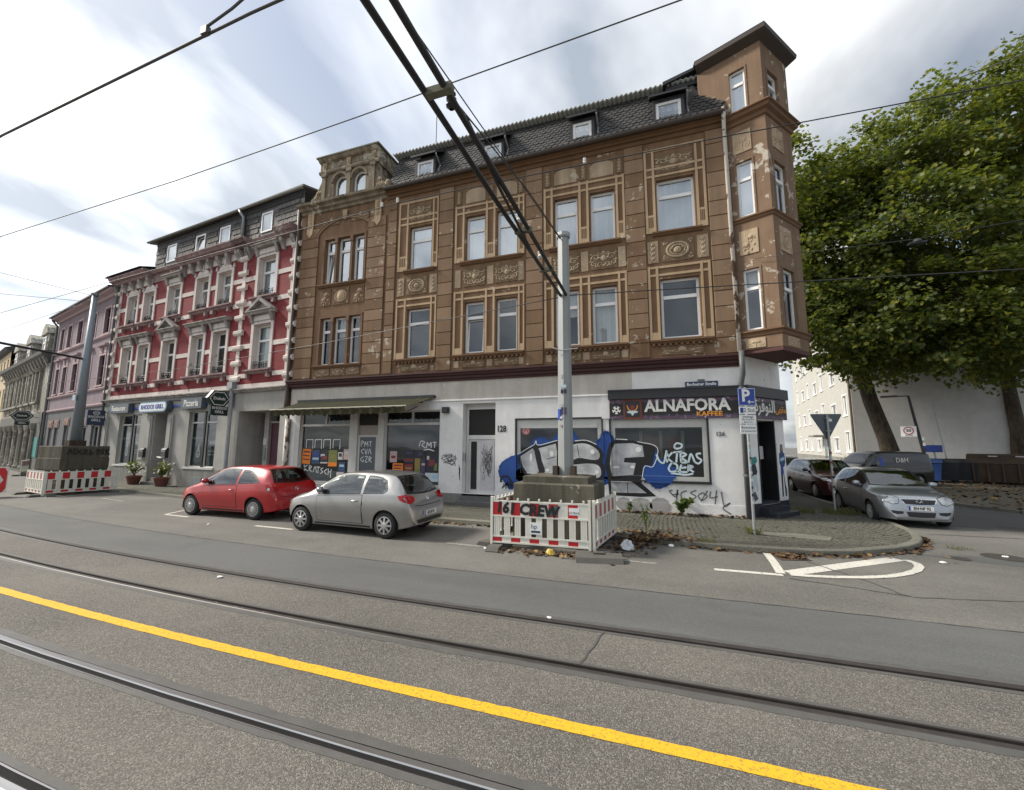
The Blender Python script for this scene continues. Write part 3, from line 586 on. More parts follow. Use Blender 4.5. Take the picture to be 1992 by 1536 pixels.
        mb.add(vs, fs); mb.build('kerb_stone', 'kerb_stone_mat', pav)
    # pavers
    m = MB(); random.seed(3); inner2 = offs(KERB, 0.17); P2 = inner2+[(4.6, 70), (4.6, 30), (-130, 60)]
    def paver(c, u, v, a, b):
        z = 0.094+random.uniform(-0.004, 0.004); e = 0.007
        q = [c-u*a/2-v*b/2, c+u*a/2-v*b/2, c+u*a/2+v*b/2, c-u*a/2+v*b/2]; qi = [c-u*(a/2-e)-v*(b/2-e), c+u*(a/2-e)-v*(b/2-e), c+u*(a/2-e)+v*(b/2-e), c-u*(a/2-e)+v*(b/2-e)]
        dz = [random.uniform(-0.002, 0.002) for _ in range(4)]
        k = len(m.v); m.v += [(p[0], p[1], 0.08) for p in q]+[(p[0], p[1], z+w) for p, w in zip(qi, dz)]
        m.f += [(k+4, k+5, k+6, k+7)]+[(k+i, k+(i+1)%4, k+4+(i+1)%4, k+4+i) for i in range(4)]; m.mi += [0]*5
    t = 10.6; row = 0
    while t < 14.2:
        s = -26+(row%2)*0.11
        while s < -0.75:
            p = np.array(bend(s, t)); q = np.array(bend(s+0.05, t)); u = (q-p)/np.linalg.norm(q-p); v = np.array([-u[1], u[0]])
            if inpoly(p[0], p[1], P2): paver(p, u, v, 0.205, 0.102)
            s += 0.215
        t += 0.111; row += 1
    cc = np.array([2.0, 15.2]); r = 0.8; row = 0
    while r < 7.2:
        n = int(2*PI*r/0.125); 
        for i in range(n):
            a = 2*PI*(i+(row%2)*0.5)/n; p = cc+r*np.array([math.cos(a), math.sin(a)])
            if p[0] < -0.75 or p[1] > 24 or not inpoly(p[0], p[1], P2): continue
            if p[1] > 13.55 and p[0] < 2.5: continue
            u = np.array([-math.sin(a), math.cos(a)]); paver(p, u, -np.array([u[1], -u[0]]), 0.112, 0.108)
        r += 0.118; row += 1
    m.build('pavers', 'paver', pav, kind='stuff')
    # repaired concrete panel in the pavement
    mb = MB(); mb.add([(2.35, 11.05, 0.101), (3.55, 10.9, 0.101), (3.75, 11.35, 0.101), (3.1, 11.5, 0.101), (2.4, 11.45, 0.101)], [(0, 1, 2, 3, 4)]); mb.build('repair_panel', 'kerb_stone_mat', pav)
    # plaza beyond the side street
    P = [(10.6, 60), (10.45, 30), (10.4, 22), (10.5, 19.6), (11.2, 18.2), (12.6, 17.3), (16, 16.6), (30, 15.5), (70, 14), (70, 60)]
    m = MB(); m.prism_z(P, -0.05, 0.09); pl = m.build('plaza_pavement', 'plaza_ground', kind='structure')
    path = []
    for i in range(len(P)-4):
        a, b = np.array(P[i]), np.array(P[i+1]); L = np.linalg.norm(b-a); k = max(1, int(L/1.0)); path += [a+(b-a)*j/k for j in range(k)]
    for i in range(len(path)-1):
        a, b = path[i], path[i+1]; d = (b-a); L = np.linalg.norm(d); d /= L; n = np.array([d[1], -d[0]])
        if a[1] > 34: continue
        mb = MB(); q = [a+d*0.01-n*0.13*-1, b-d*0.01+n*0.13, b-d*0.01-n*0.02, a+d*0.01-n*0.02]
        mb.prism_z([tuple(x) for x in q], -0.04, 0.10); mb.build('kerb_stone', 'kerb_stone_mat', pl)
    # iron covers and the gully
    def manhole(x, y, rx, label):
        root = empty('manhole_cover', (x, y, 0), label=label, cat='manhole cover', group='iron covers in the road'); mb = MB(); mb.lathe([(rx, 0.0), (rx, 0.007), (rx*0.84, 0.007), (rx*0.84, 0.003)], 20); mb.build('cover_ring', 'iron_cover', root)
        mb = MB(); mb.lathe([(rx*0.82, 0.0), (rx*0.82, 0.008), (0.0, 0.008)], 20); mb.build('cover_plate', 'iron_cover', root)
    manhole(6.35, 10.85, 0.33, 'round iron manhole cover in front of the corner kerb, at right'); manhole(5.45, 10.45, 0.16, 'small round iron cap in the road near the kerb curve'); manhole(8.85, 14.75, 0.33, 'round manhole cover in the side street beside the parked hatchback')
    root = empty('storm_drain', (2.42, 9.43, 0), rad(14), label='rusty slotted drain grate filled with leaves against the kerb', cat='drain'); mb = MB()
    for a in ((-0.27, 0.27, -0.19, -0.16), (-0.27, 0.27, 0.16, 0.19), (-0.27, -0.24, -0.16, 0.16), (0.24, 0.27, -0.16, 0.16)): mb.box(*a, 0.0, 0.012)
    mb.build('drain_frame', 'iron_cover', root); mb = MB(); mb.quad((-0.24, -0.16, 0.003), (0.24, -0.16, 0.003), (0.24, 0.16, 0.003), (-0.24, 0.16, 0.003)); mb.build('drain_well', 'groove_black', root)
    for i in range(9): mb = MB(); x = -0.215+i*0.054; mb.box(x-0.012, x+0.012, -0.16, 0.16, 0.004, 0.013); mb.build('drain_bar', 'rust_grate', root)
build_ground()
# ------------------------------------------------------------ ornament meshes (unit size: x -0.5..0.5, z -0.5..0.5, front towards -y)
def orn_mesh(kind, mat='relief_stone'):
    m = MB()
    def spiral(cx, cz, r0, turns, ang, d, tr):
        pts = []
        n = int(14*turns)+2
        for i in range(n):
            t = i/(n-1); a = ang+d*2*PI*turns*t; r = r0*(1-0.86*t); pts.append((cx+r*math.cos(a), 0, cz+r*math.sin(a)))
        m.tube(pts, [tr*(1-0.4*i/(n-1)) for i in range(n)], 5)
    def leaf(x, z, a, L, w):
        c, s = math.cos(a), math.sin(a); P = [(0, 0, 0), (L*0.4, -0.03, w), (L, 0, 0), (L*0.4, -0.03, -w), (L*0.45, -0.065, 0)]
        m.add([(x+p[0]*c-p[2]*s, p[1], z+p[0]*s+p[2]*c) for p in P], [(0, 4, 1), (1, 4, 2), (2, 4, 3), (3, 4, 0)])
    def dome(x, z, rx, rz, h, n=10):
        vs = []; k = 3
        for i in range(k):
            t = i/k*PI/2
            for j in range(n): a = 2*PI*j/n; vs.append((x+rx*math.cos(t)*math.cos(a), -h*math.sin(t), z+rz*math.cos(t)*math.sin(a)))
        vs.append((x, -h, z)); m.add(vs, [(i*n+(j+1)%n, i*n+j, (i+1)*n+j, (i+1)*n+(j+1)%n) for i in range(k-1) for j in range(n)]+[((k-1)*n+(j+1)%n, (k-1)*n+j, k*n) for j in range(n)])
    def ring(x, z, r, tr, n=18): m.tube([(x+r*math.cos(2*PI*i/n), 0, z+r*math.sin(2*PI*i/n)) for i in range(n+1)], tr, 5, cap=False)
    if kind == 'scroll':
        for s in (-1, 1):
            spiral(s*0.30, 0.10, 0.17, 1.3, PI/2-s*PI/2+0.4, s, 0.034); spiral(s*0.36, -0.22, 0.13, 1.2, PI/2, -s, 0.03); spiral(s*0.12, -0.26, 0.13, 1.1, -PI/2, s, 0.028); spiral(s*0.14, 0.30, 0.11, 1.1, 0 if s < 0 else PI, s, 0.028)
            for a, x, z in ((0.5, 0.42, 0.25), (-0.6, 0.44, -0.05), (1.2, 0.26, -0.42), (-0.2, 0.12, 0.08), (2.0, 0.05, -0.4)): leaf(s*x, z, a if s > 0 else PI-a, 0.13, 0.045)
        dome(0, 0.04, 0.09, 0.17, 0.07); ring(0, 0.04, 0.12, 0.022); leaf(0, 0.25, PI/2, 0.2, 0.07)
    elif kind == 'roundel':
        ring(0, 0, 0.34, 0.045, 24); ring(0, 0, 0.24, 0.03, 22); dome(0, -0.02, 0.13, 0.17, 0.09); dome(-0.05, 0.02, 0.022, 0.02, 0.11, 6); dome(0.05, 0.02, 0.022, 0.02, 0.11, 6); dome(0, -0.03, 0.02, 0.05, 0.13, 6)
        for i in range(7): a = PI*0.1+i*PI*0.8/6; leaf(0.13*math.cos(a), 0.02+0.13*math.sin(a), a, 0.12, 0.04)
        for sx in (-1, 1):
            for sz in (-1, 1): spiral(sx*0.40, sz*0.38, 0.075, 1.1, 0, sx*sz, 0.022); leaf(sx*0.42, sz*0.22, PI/2*sz, 0.12, 0.04)
    elif kind == 'drop':
        for i, z in enumerate((0.36, 0.13, -0.10, -0.32)):
            dome(0, z, 0.20, 0.085, 0.10, 8); ring(0.0, z, 0.11, 0.022, 10)
            for s in (-1, 1): leaf(s*0.12, z-0.08, -PI/2+s*0.9, 0.22, 0.09)
        leaf(0, -0.4, -PI/2, 0.12, 0.08)
    elif kind == 'swag':
        for s in (-1, 1): spiral(s*0.34, 0.0, 0.13, 1.2, 0, s, 0.04); spiral(s*0.14, -0.1, 0.14, 1.1, PI/2, -s, 0.04); leaf(s*0.40, 0.22, 0.7 if s > 0 else PI-0.7, 0.12, 0.06); leaf(s*0.26, -0.3, -0.4 if s > 0 else PI+0.4, 0.2, 0.07); spiral(s*0.43, -0.2, 0.06, 1, 0, s, 0.025)
        dome(0, 0.1, 0.10, 0.26, 0.09); leaf(0, 0.3, PI/2, 0.18, 0.08)
    elif kind == 'flower':
        for a in (-0.9, -0.45, 0, 0.45, 0.9): leaf(0, -0.05, PI/2+a, 0.42, 0.09)
        for s in (-1, 1): spiral(s*0.26, -0.22, 0.17, 1.2, PI/2, -s, 0.035)
        m.tube([(0, 0, -0.45), (0, -0.02, 0)], 0.035, 5)
    elif kind == 'boar':
        spiral(0.1, 0.1, 0.22, 1.3, 0, 1, 0.05); spiral(-0.12, -0.2, 0.2, 1.2, PI, -1, 0.045); dome(0.12, 0.2, 0.14, 0.11, 0.1); dome(-0.1, -0.12, 0.13, 0.11, 0.09)
        for k in range(6): leaf(-0.3+0.1*k, -0.38+0.13*(k % 3), 1.0+k, 0.22, 0.06)
    elif kind == 'keystone':
        m.prism_y([(-0.30, -0.5), (0.30, -0.5), (0.5, 0.5), (-0.5, 0.5)], -0.10, 0.02); dome(0, 0.05, 0.26, 0.3, 0.2); leaf(0, 0.2, PI/2, 0.3, 0.2)
    me = m.mesh('relief_'+kind, mat, smooth=False); return me
ORN = {k: orn_mesh(k) for k in ('scroll', 'roundel', 'drop', 'swag', 'flower', 'boar', 'keystone')}
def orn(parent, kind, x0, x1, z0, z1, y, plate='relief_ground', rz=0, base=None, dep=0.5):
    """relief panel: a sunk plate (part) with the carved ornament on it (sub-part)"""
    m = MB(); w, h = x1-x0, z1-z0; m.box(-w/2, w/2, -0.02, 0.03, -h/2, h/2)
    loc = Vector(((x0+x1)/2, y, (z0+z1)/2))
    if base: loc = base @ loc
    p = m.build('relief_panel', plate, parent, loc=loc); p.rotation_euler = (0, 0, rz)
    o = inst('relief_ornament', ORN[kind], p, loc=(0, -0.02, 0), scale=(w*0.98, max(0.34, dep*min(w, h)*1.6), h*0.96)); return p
BY = 13.5
def build_corner_house():
    root = empty('corner_house', (0, BY, 0), label='brown ornate corner house with white shop floor, slate mansard and polygonal corner oriel', cat='house')
    UL, UR = -14.66, 2.53
    # --- window tables (metres along the facade; two upper storeys)
    tri = [(-13.20, -12.66), (-12.54, -11.86), (-11.74, -11.18)]
    wins = [(-8.97, -7.96), (-6.48, -5.69), (-5.21, -4.41), (-3.02, -2.20), (-1.755, -0.935), (0.42, 1.56)]
    F2, F3 = (5.475, 7.42), (9.06, 10.84)
    ops = [(a, b, z0, z1, 0.24) for a, b in wins for z0, z1 in (F2, F3)]+[(a, b, 5.42, 7.44, 0.24) for a, b in tri]+[(a, b, 8.94, 10.98, 0.24) for a, b in tri]
    m = MB(); wall_grid(m, UL, UR, 4.82, 12.5, ops); m.build('upper_wall', 'brown_stucco', root)
    # body behind the facade
    Bx, By_ = 3.98, 1.785
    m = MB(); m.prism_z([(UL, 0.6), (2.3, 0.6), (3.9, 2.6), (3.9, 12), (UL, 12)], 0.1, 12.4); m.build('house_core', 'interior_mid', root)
    m = MB(); m.quad((UL, 0.0, 0.0), (UL, 0.0, 12.5), (UL, 12, 12.5), (UL, 12, 0.0)); m.build('party_wall', 'brown_dark', root)
    # --- ground floor walls
    gops = [(-13.95, -11.40, 0.60, 3.42, 0.16), (-11.03, -10.06, 0.12, 3.42, 0.16), (-9.79, -7.38, 0.60, 3.42, 0.16), (-6.46, -5.20, 0.10, 3.62, 0.38), (-4.42, -1.54, 1.07, 2.99, 0.13), (-1.25, 1.55, 1.07, 2.97, 0.13)]
    m = MB(); wall_grid(m, UL+0.1, UR, 0.42, 3.70, [(a, b, max(c, 0.42), d, r) for a, b, c, d, r in gops]); m.build('shop_wall', 'white_render', root)
    for a, b in ((UL+0.1, -11.03), (-10.06, -6.46)): m = MB(); m.box(a, b, -0.03, 0.15, 0.0, 0.42); m.build('plinth', 'grey_plinth', root)
    m = MB(); m.box(-5.20, UR, -0.012, 0.15, 0.0, 0.42); m.build('white_plinth', 'white_render', root)
    m = MB(); m.quad((UL+0.1, 0, 3.78), (-0.55, 0, 3.78), (-0.55, 0, 4.48), (UL+0.1, 0, 4.48)); m.build('fascia', 'beige_render', root)
    m = MB(); m.quad((-0.55, -0.004, 3.70), (UR, -0.004, 3.70), (UR, -0.004, 4.48), (-0.55, -0.004, 4.48)); m.build('fascia', 'white_render', root)
    m = MB(); m.prism_x([(0.0, 3.70), (-0.05, 3.72), (-0.05, 3.75), (-0.02, 3.78), (0.0, 3.785)], -8.1, -1.3); m.build('fascia_band', 'white_render', root)
    m = MB(); m.box(-1.52, -1.27, -0.035, 0.0, 2.98, 3.78); m.build('pier_panel', 'white_render', root)
    # cornice over the shops
    m = MB(); m.prism_x([(0.0, 4.46), (-0.05, 4.46), (-0.06, 4.52), (-0.12, 4.55), (-0.13, 4.62), (-0.20, 4.66), (-0.22, 4.72), (-0.27, 4.75), (-0.27, 4.80), (0.0, 4.84)], UL-0.02, UR+0.04); m.build('shop_cornice', 'cornice_red', root)
    # --- pilasters built of grooved blocks
    blk = {}
    for a, b in ((-14.50, -13.57), (-10.97, -10.09), (-9.97, -9.57), (-7.62, -7.00), (-4.06, -3.45), (-0.58, 0.03), (1.95, 2.50)):
        m = MB(); m.box(a+0.02, b-0.02, -0.03, 0.0, 4.84, 12.2 if a > -10.2 else 11.55); p = m.build('pilaster', 'brown_dark', root)
        w = round(b-a, 2); top = 12.2 if a > -10.2 else 11.6; n = 15; h = (top-4.88)/n
        for i in range(n):
            key = (w, round(h, 3))
            if key not in blk:
                q = MB(); e = 0.010; z1 = h-0.013
                q.add([(0, 0, 0), (w, 0, 0), (w, 0, z1), (0, 0, z1), (e, -0.03, e), (w-e, -0.03, e), (w-e, -0.03, z1-e), (e, -0.03, z1-e)], [(4, 5, 6, 7), (0, 1, 5, 4), (1, 2, 6, 5), (2, 3, 7, 6), (3, 0, 4, 7)]); blk[key] = q.mesh('block', 'brown_block')
            inst('block', blk[key], p, loc=(a, -0.03+random.uniform(-0.004, 0.004), 4.88+i*h))
    # --- window trim
    def surround(x0, x1, z0, z1, ws, wz, foot):
        m = MB(); d = MB(); bars = []
        edges = [x0]+[v for w in ws for v in (w[0]-0.05, w[1]+0.05)]+[x1]
        for i in range(0, len(edges), 2): bars.append((edges[i], edges[i+1]))
        ztop = z1
        for a, b in bars:
            d.box(a+0.005, b-0.005, -0.018, 0.0, z0+0.005, ztop-0.005)
            t = min(0.075, (b-a)*0.24)
            m.box(a, a+t, -0.045, 0.0, z0, ztop); m.box(b-t, b, -0.045, 0.0, z0, ztop)
            if foot == 'slots':
                m.box(a+t, b-t, -0.040, 0.0, z0, z0+0.62)
                k = 3; w = (b-a-2*t)
                for j in range(k): c = a+t+w*(j+0.5)/k; d.box(c-w*0.10, c+w*0.10, -0.047, -0.02, z0+0.20, z0+0.55)
            else: m.box(a+t, b-t, -0.040, 0.0, z0, z0+0.26)
        zt = wz[1]+0.10
        for zz in ((zt, zt+0.075), (zt+0.26, zt+0.335)):
            if zz[1] <= z1+0.02: m.box(x0+0.004, x1-0.004, -0.038, 0.0, *zz)
        m.build('window_surround', 'ochre_trim', root); d.build('surround_panel', 'brown_dark', root)
    def sill(x0, x1, z, dentil=True):
        m = MB(); m.prism_x([(0.0, z-0.14), (-0.06, z-0.12), (-0.10, z-0.06), (-0.13, z-0.05), (-0.13, z), (0.0, z+0.015)], x0, x1)
        if dentil:
            n = int((x1-x0)/0.16)
            for i in range(n): c = x0+(x1-x0)*(i+0.5)/n; m.box(c-0.035, c+0.035, -0.10, 0.0, z-0.19, z-0.125)
        m.build('sill', 'brown_dark', root)
    groups = [((-9.47, -7.66), [wins[0]]), ((-6.92, -4.13), wins[1:3]), ((-3.40, -0.60), wins[3:5]), ((0.05, 1.90), [wins[5]])]
    for gi, ((x0, x1), ws) in enumerate(groups):
        dbl = len(ws) == 2
        surround(x0, x1, F2[0]-0.06, 7.86, ws, F2, 'plain'); surround(x0, x1, F3[0]-0.06, 11.30 if dbl else 11.95, ws, F3, 'slots')
        sill(x0+0.02, x1-0.02, F2[0]-0.06); sill(ws[0][0]-0.18, ws[-1][1]+0.18, F3[0]-0.06, False)
        if dbl:
            for w in ws:
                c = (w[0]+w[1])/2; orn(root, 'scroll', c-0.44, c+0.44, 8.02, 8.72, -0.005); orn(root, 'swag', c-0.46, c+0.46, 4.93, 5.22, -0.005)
                # arched plate above the window head
                mb = MB(); P = [(-0.40, -0.28), (0.40, -0.28), (0.40, 0.12)]+[(0.40*math.cos(t), 0.12+0.17*math.sin(t)) for t in [PI*k/8 for k in range(1, 8)]]+[(-0.40, 0.12)]; mb.prism_y([(c+p[0], 11.65+p[1]) for p in P], -0.02, 0.0); mb.build('arched_plate', 'relief_stone', root)
            mids = [x0+0.14, (ws[0][1]+ws[1][0])/2, x1-0.14]
            for c in mids:
                orn(root, 'drop', c-0.11, c+0.11, 11.38, 11.93, -0.005)
                mb = MB(); mb.box(c-0.12, c+0.12, -0.015, 0.0, 8.02, 8.72); mb.build('plain_panel', 'relief_stone', root); mb = MB(); mb.box(c-0.10, c+0.10, -0.012, 0.0, 4.95, 5.20); mb.build('plain_panel', 'relief_stone', root)
        else:
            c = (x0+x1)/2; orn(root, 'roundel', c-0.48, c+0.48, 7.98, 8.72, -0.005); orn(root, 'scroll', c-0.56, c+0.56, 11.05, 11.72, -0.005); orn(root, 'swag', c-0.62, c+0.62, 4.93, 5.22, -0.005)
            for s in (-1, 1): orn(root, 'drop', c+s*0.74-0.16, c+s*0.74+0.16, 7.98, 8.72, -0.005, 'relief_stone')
            mb = MB(); mb.box(x0, x1, -0.036, 0.0, 11.86, 11.95); mb.build('head_bar', 'ochre_trim', root)
    # windows of the two storeys
    cur2 = [None, ('blind', 0.2), None, ('net', 0.45), ('net', 1.0), None]; cur3 = [('net', 1.0)]*5+[('net', 0.98)]
    for k, (a, b) in enumerate(wins):
        window(root, a, b, *F2, 0.15, pane='glass_mid', curtain=cur2[k], tilt=0.10 if k == 1 else 0, transom=0.70); window(root, a, b, *F3, 0.15, pane='glass_hi', curtain=cur3[k], transom=0.68)
    for k, (a, b) in enumerate(tri):
        window(root, a, b, 5.42, 7.44, 0.15, pane='glass_mid', curtain=('net', 0.4) if k == 1 else None, transom=0.72); window(root, a, b, 8.94, 10.98, 0.15, pane='glass_hi', curtain=('blind', 0.75) if k == 1 else ('net', 1.0), transom=0.72, tilt=0.1 if k == 0 else 0)
    # three-light window stonework
    for z0, z1 in ((5.42, 7.44), (8.94, 10.98)):
        mb = MB()
        for c in (-12.60, -11.80): mb.box(c-0.055, c+0.055, -0.03, 0.10, z0, z1); mb.box(c-0.075, c+0.075, -0.045, 0.10, z0, z0+0.12); mb.box(c-0.075, c+0.075, -0.045, 0.10, z1-0.22, z1)
        for c in (-13.27, -11.11): mb.box(c-0.05, c+0.055, -0.03, 0.0, z0-0.05, z1+0.05)
        mb.box(-13.32, -11.06, -0.035, 0.0, z1, z1+0.09); mb.build('window_stonework', 'brown_dark', root); sill(-13.45, -10.98, z0-0.02, False)
    for a, b, k in ((-13.35, -12.75, 'boar'), (-12.65, -11.8, 'roundel'), (-11.65, -11.05, 'boar')): orn(root, k, a, b, 7.98, 8.72, -0.003, 'brown_dark')
    mb = MB(); mb.lathe([(0.0, 0.06), (0.14, 0.045), (0.2, 0.0)], 14, Matrix.Translation((-12.22, -0.03, 8.36)) @ Matrix.Rotation(PI/2, 4, 'X') @ Matrix.Scale(1.3, 4, (0, 1, 0))); mb.build('medallion', 'ochre_trim', root, smooth=True)
    for a, b, k in ((-13.3, -12.6, 'scroll'), (-12.55, -11.8, 'roundel'), (-11.75, -11.1, 'scroll')): orn(root, k, a, b, 4.93, 5.27, -0.003)
    # flat arch over the bay
    mb = MB(); n = 14
    for r0, r1, y in ((1.50, 1.62, -0.06), (1.62, 1.66, -0.09)):
        A = [(-12.2+r0*1.02*math.cos(PI*(0.12+0.76*i/n)), 10.82+r0*0.66*math.sin(PI*(0.12+0.76*i/n))) for i in range(n+1)]; Bq = [(-12.2+r1*1.02*math.cos(PI*(0.12+0.76*i/n)), 10.82+r1*0.66*math.sin(PI*(0.12+0.76*i/n))) for i in range(n+1)]
        for i in range(n): mb.prism_y([A[i], A[i+1], Bq[i+1], Bq[i]], y, 0.0)
    mb.build('flat_arch', 'brown_block', root); inst('keystone', ORN['keystone'], root, loc=(-12.2, -0.05, 11.98), scale=(0.26, 0.3, 0.42))
    for a, b in ((-13.42, -12.5), (-11.9, -10.98)): orn(root, 'swag', a, b, 11.62, 12.02, -0.003)
    for c in (-14.06, -10.5):
        orn(root, 'drop', c-0.16, c+0.16, 11.62, 12.36, -0.06, 'ochre_trim'); mb = MB(); mb.prism_y([(c-0.17, 11.60), (c-0.15, 11.36), (c, 11.18), (c+0.15, 11.36), (c+0.17, 11.60)], -0.10, 0.0); mb.build('console_drop', 'ochre_trim', root)
    # iron wall anchors
    for x, z in ((-0.27, 5.3),):
        mb = MB(); mb.box(x-0.02, x+0.02, -0.11, -0.08, z-0.28, z+0.28); mb.box(x-0.10, x+0.10, -0.105, -0.085, z+0.15, z+0.19); mb.build('wall_anchor', 'brown_dark', root)
    # --- eaves, gutter, mansard
    mb = MB(); mb.prism_x([(0.0, 12.20), (-0.06, 12.22), (-0.08, 12.34), (-0.16, 12.34), (-0.18, 12.40), (-0.28, 12.43), (-0.28, 12.47), (0.3, 12.50)], -10.05, UR+0.02); mb.build('eaves_cornice', 'brown_dark', root)
    mb = MB(); n = 7; prof = [(-0.33+0.09*math.cos(PI+PI*i/n)-0.03, 12.52+0.10*math.sin(PI+PI*i/n)) for i in range(n+1)]; mb.prism_x(prof+[(-0.27, 12.54), (-0.45, 12.54)], -10.0, 2.50); mb.build('gutter', 'dark_gutter', root)
    y0, z0, y1, z1 = -0.26, 12.48, 0.62, 14.50
    mb = MB(); mb.add([(-10.0, y0, z0), (2.45, y0, z0), (2.45, y1, z1), (-10.0, y1, z1), (-10, 1.6, z0), (2.45, 1.6, z0)], [(0, 1, 2, 3), (0, 3, 4), (1, 5, 2)]); roof = mb.build('mansard_roof', 'slate', root)
    mb = MB(); random.seed(11); L = math.hypot(y1-y0, z1-z0); du = (y1-y0)/L; dz = (z1-z0)/L; nrm = (-dz, du); rows = 14; tw = 0.21
    for r in range(rows):
        s0 = L*r/rows-0.02; s1 = s0+L/rows*1.55; x = -10.0+(r % 2)*tw/2
        while x < 2.4:
            h0, h1 = 0.034+random.uniform(-0.006, 0.01), 0.008; w = tw-0.012; j = random.uniform(-0.015, 0.015)
            def P(xx, s, h): return (xx, y0+du*s+nrm[0]*h, z0+dz*s+nrm[1]*h)
            sm = s0+0.05
            vs = [P(x, sm+j, h0), P(x+w*0.3, s0+j, h0), P(x+w*0.7, s0+j, h0), P(x+w, sm+j, h0), P(x+w, s1, h1), P(x, s1, h1), P(x+w*0.3, s0+j, 0), P(x+w*0.7, s0+j, 0), P(x, sm+j, 0), P(x+w, sm+j, 0)]
            mb.add(vs, [(0, 1, 2, 3, 4, 5), (6, 7, 2, 1), (8, 6, 1, 0), (7, 9, 3, 2)]); x += tw
    mb.build('roof_tiles', 'slate_tile', roof, kind='stuff')
    # corrugated upper roof edge
    mb = MB(); n = 460; xs = [-10.2+12.5*i/n for i in range(n+1)]
    zz = lambda x: 0.032*math.sin(2*PI*x/0.165)
    top = [(x, 0.36, 14.62+zz(x)) for x in xs]; bot = [(x, 0.36, 14.56+zz(x)) for x in xs]; bk = [(x, 5.0, 15.15+zz(x)) for x in xs]; bb = [(x, 0.9, 14.52+zz(x)) for x in xs]; k = n+1
    mb.add(top+bot+bk+bb, [f for i in range(n) for f in ((k+i, k+i+1, i+1, i), (i, i+1, 2*k+i+1, 2*k+i), (3*k+i, 3*k+i+1, k+i+1, k+i))]); mb.build('corrugated_roof', 'eternit', root, smooth=True)
    mb = MB(); mb.quad((UL, 5.0, 15.2), (3.9, 5.0, 15.2), (3.9, 12, 12.5), (UL, 12, 12.5)); mb.build('rear_roof', 'slate', root)
    # dormers
    for a, b in ((-8.67, -7.93), (-5.72, -5.02), (-2.30, -1.64), (0.50, 1.29)):
        d = MB(); yw = -0.10
        d.add([(a-0.10, yw, 12.60), (a-0.10, yw, 13.68), (a-0.10, 0.50, 14.0), (a-0.10, 0.5, 12.6), (b+0.10, yw, 12.60), (b+0.10, yw, 13.68), (b+0.10, 0.50, 14.0), (b+0.10, 0.5, 12.6)], [(0, 1, 2, 3), (4, 7, 6, 5)])
        wall_grid(d, a-0.10, b+0.10, 12.58, 13.68, [(a, b, 12.66, 13.54, 0.06)], y=yw, rev=0.1)
        d.add([(a-0.2, -0.30, 13.66), (b+0.2, -0.30, 13.66), (b+0.22, 0.75, 14.40), (a-0.22, 0.75, 14.40), (a-0.2, -0.30, 13.73), (b+0.2, -0.30, 13.73), (b+0.22, 0.75, 14.47), (a-0.22, 0.75, 14.47)], [(0, 3, 2, 1), (4, 5, 6, 7), (0, 1, 5, 4), (1, 2, 6, 5), (3, 0, 4, 7)])
        d.build('dormer', 'slate', roof); w = window(root, a, b, 12.66, 13.54, yw+0.02, pane='glass_hi', transom=0, fw=0.09, curtain=('net', 1.0), name='dormer_window')
        f = MB(); f.box(a-0.04, b+0.04, -0.20, -0.05, 12.60, 12.66); f.build('dormer_sill', 'white_frame', root)
        f = MB(); f.tube([(b+0.16, -0.22, 13.72), (b+0.20, -0.25, 13.6), (b+0.20, 0.10, 13.36), (b+0.22, -0.06, 12.98)], 0.032, 6); f.build('dormer_pipe', 'zinc', root)
    # --- left gable with two arched lights
    mb = MB(); mb.prism_x([(0.0, 12.30), (-0.08, 12.32), (-0.10, 12.42), (-0.20, 12.46), (-0.22, 12.56), (-0.36, 12.60), (-0.38, 12.70), (-0.30, 12.74), (0.0, 12.80)], UL+0.02, -9.98); mb.build('gable_cornice', 'gable_render', root)
    def archpts(c, w, zb, zs, n=8): return [(c-w, zb), (c+w, zb)]+[(c+w*math.cos(PI*i/n), zs+w*math.sin(PI*i/n)) for i in range(n+1)]
    outer = [(-14.35, 12.78), (-10.15, 12.78), (-10.25, 13.02), (-10.52, 13.35), (-10.68, 13.8), (-10.70, 14.35), (-13.62, 14.35), (-13.64, 13.8), (-13.86, 13.35), (-14.2, 13.02)]
    holes = [archpts(-12.61, 0.34, 12.82, 13.62), archpts(-11.60, 0.34, 12.82, 13.62)]
    loops = [[Vector((p[0], p[1], 0)) for p in L] for L in [outer]+holes]; flat = [p for L in [outer]+holes for p in L]; tri_ = tessellate_polygon(loops); mb = MB(); fs = []
    for a, b, c in tri_:
        ar = (flat[b][0]-flat[a][0])*(flat[c][1]-flat[a][1])-(flat[c][0]-flat[a][0])*(flat[b][1]-flat[a][1]); fs.append((a, b, c) if ar > 0 else (a, c, b))
    mb.add([(p[0], -0.02, p[1]) for p in flat], fs)
    for L, dd in ((outer, 1.6), (holes[0], 0.22), (holes[1], 0.22)):
        for i in range(len(L)):
            p, q = L[i], L[(i+1) % len(L)]; mb.quad((p[0], -0.02, p[1]), (p[0], dd, p[1]), (q[0], dd, q[1]), (q[0], -0.02, q[1])) if L is outer else mb.quad((p[0], -0.02, p[1]), (q[0], -0.02, q[1]), (q[0], dd, q[1]), (p[0], dd, p[1]))
    mb.build('gable_wall', 'gable_render', root)
    mb = MB(); mb.box(-13.4, -10.9, 0.3, 1.5, 12.75, 14.3); mb.build('gable_core', 'interior_mid', root)
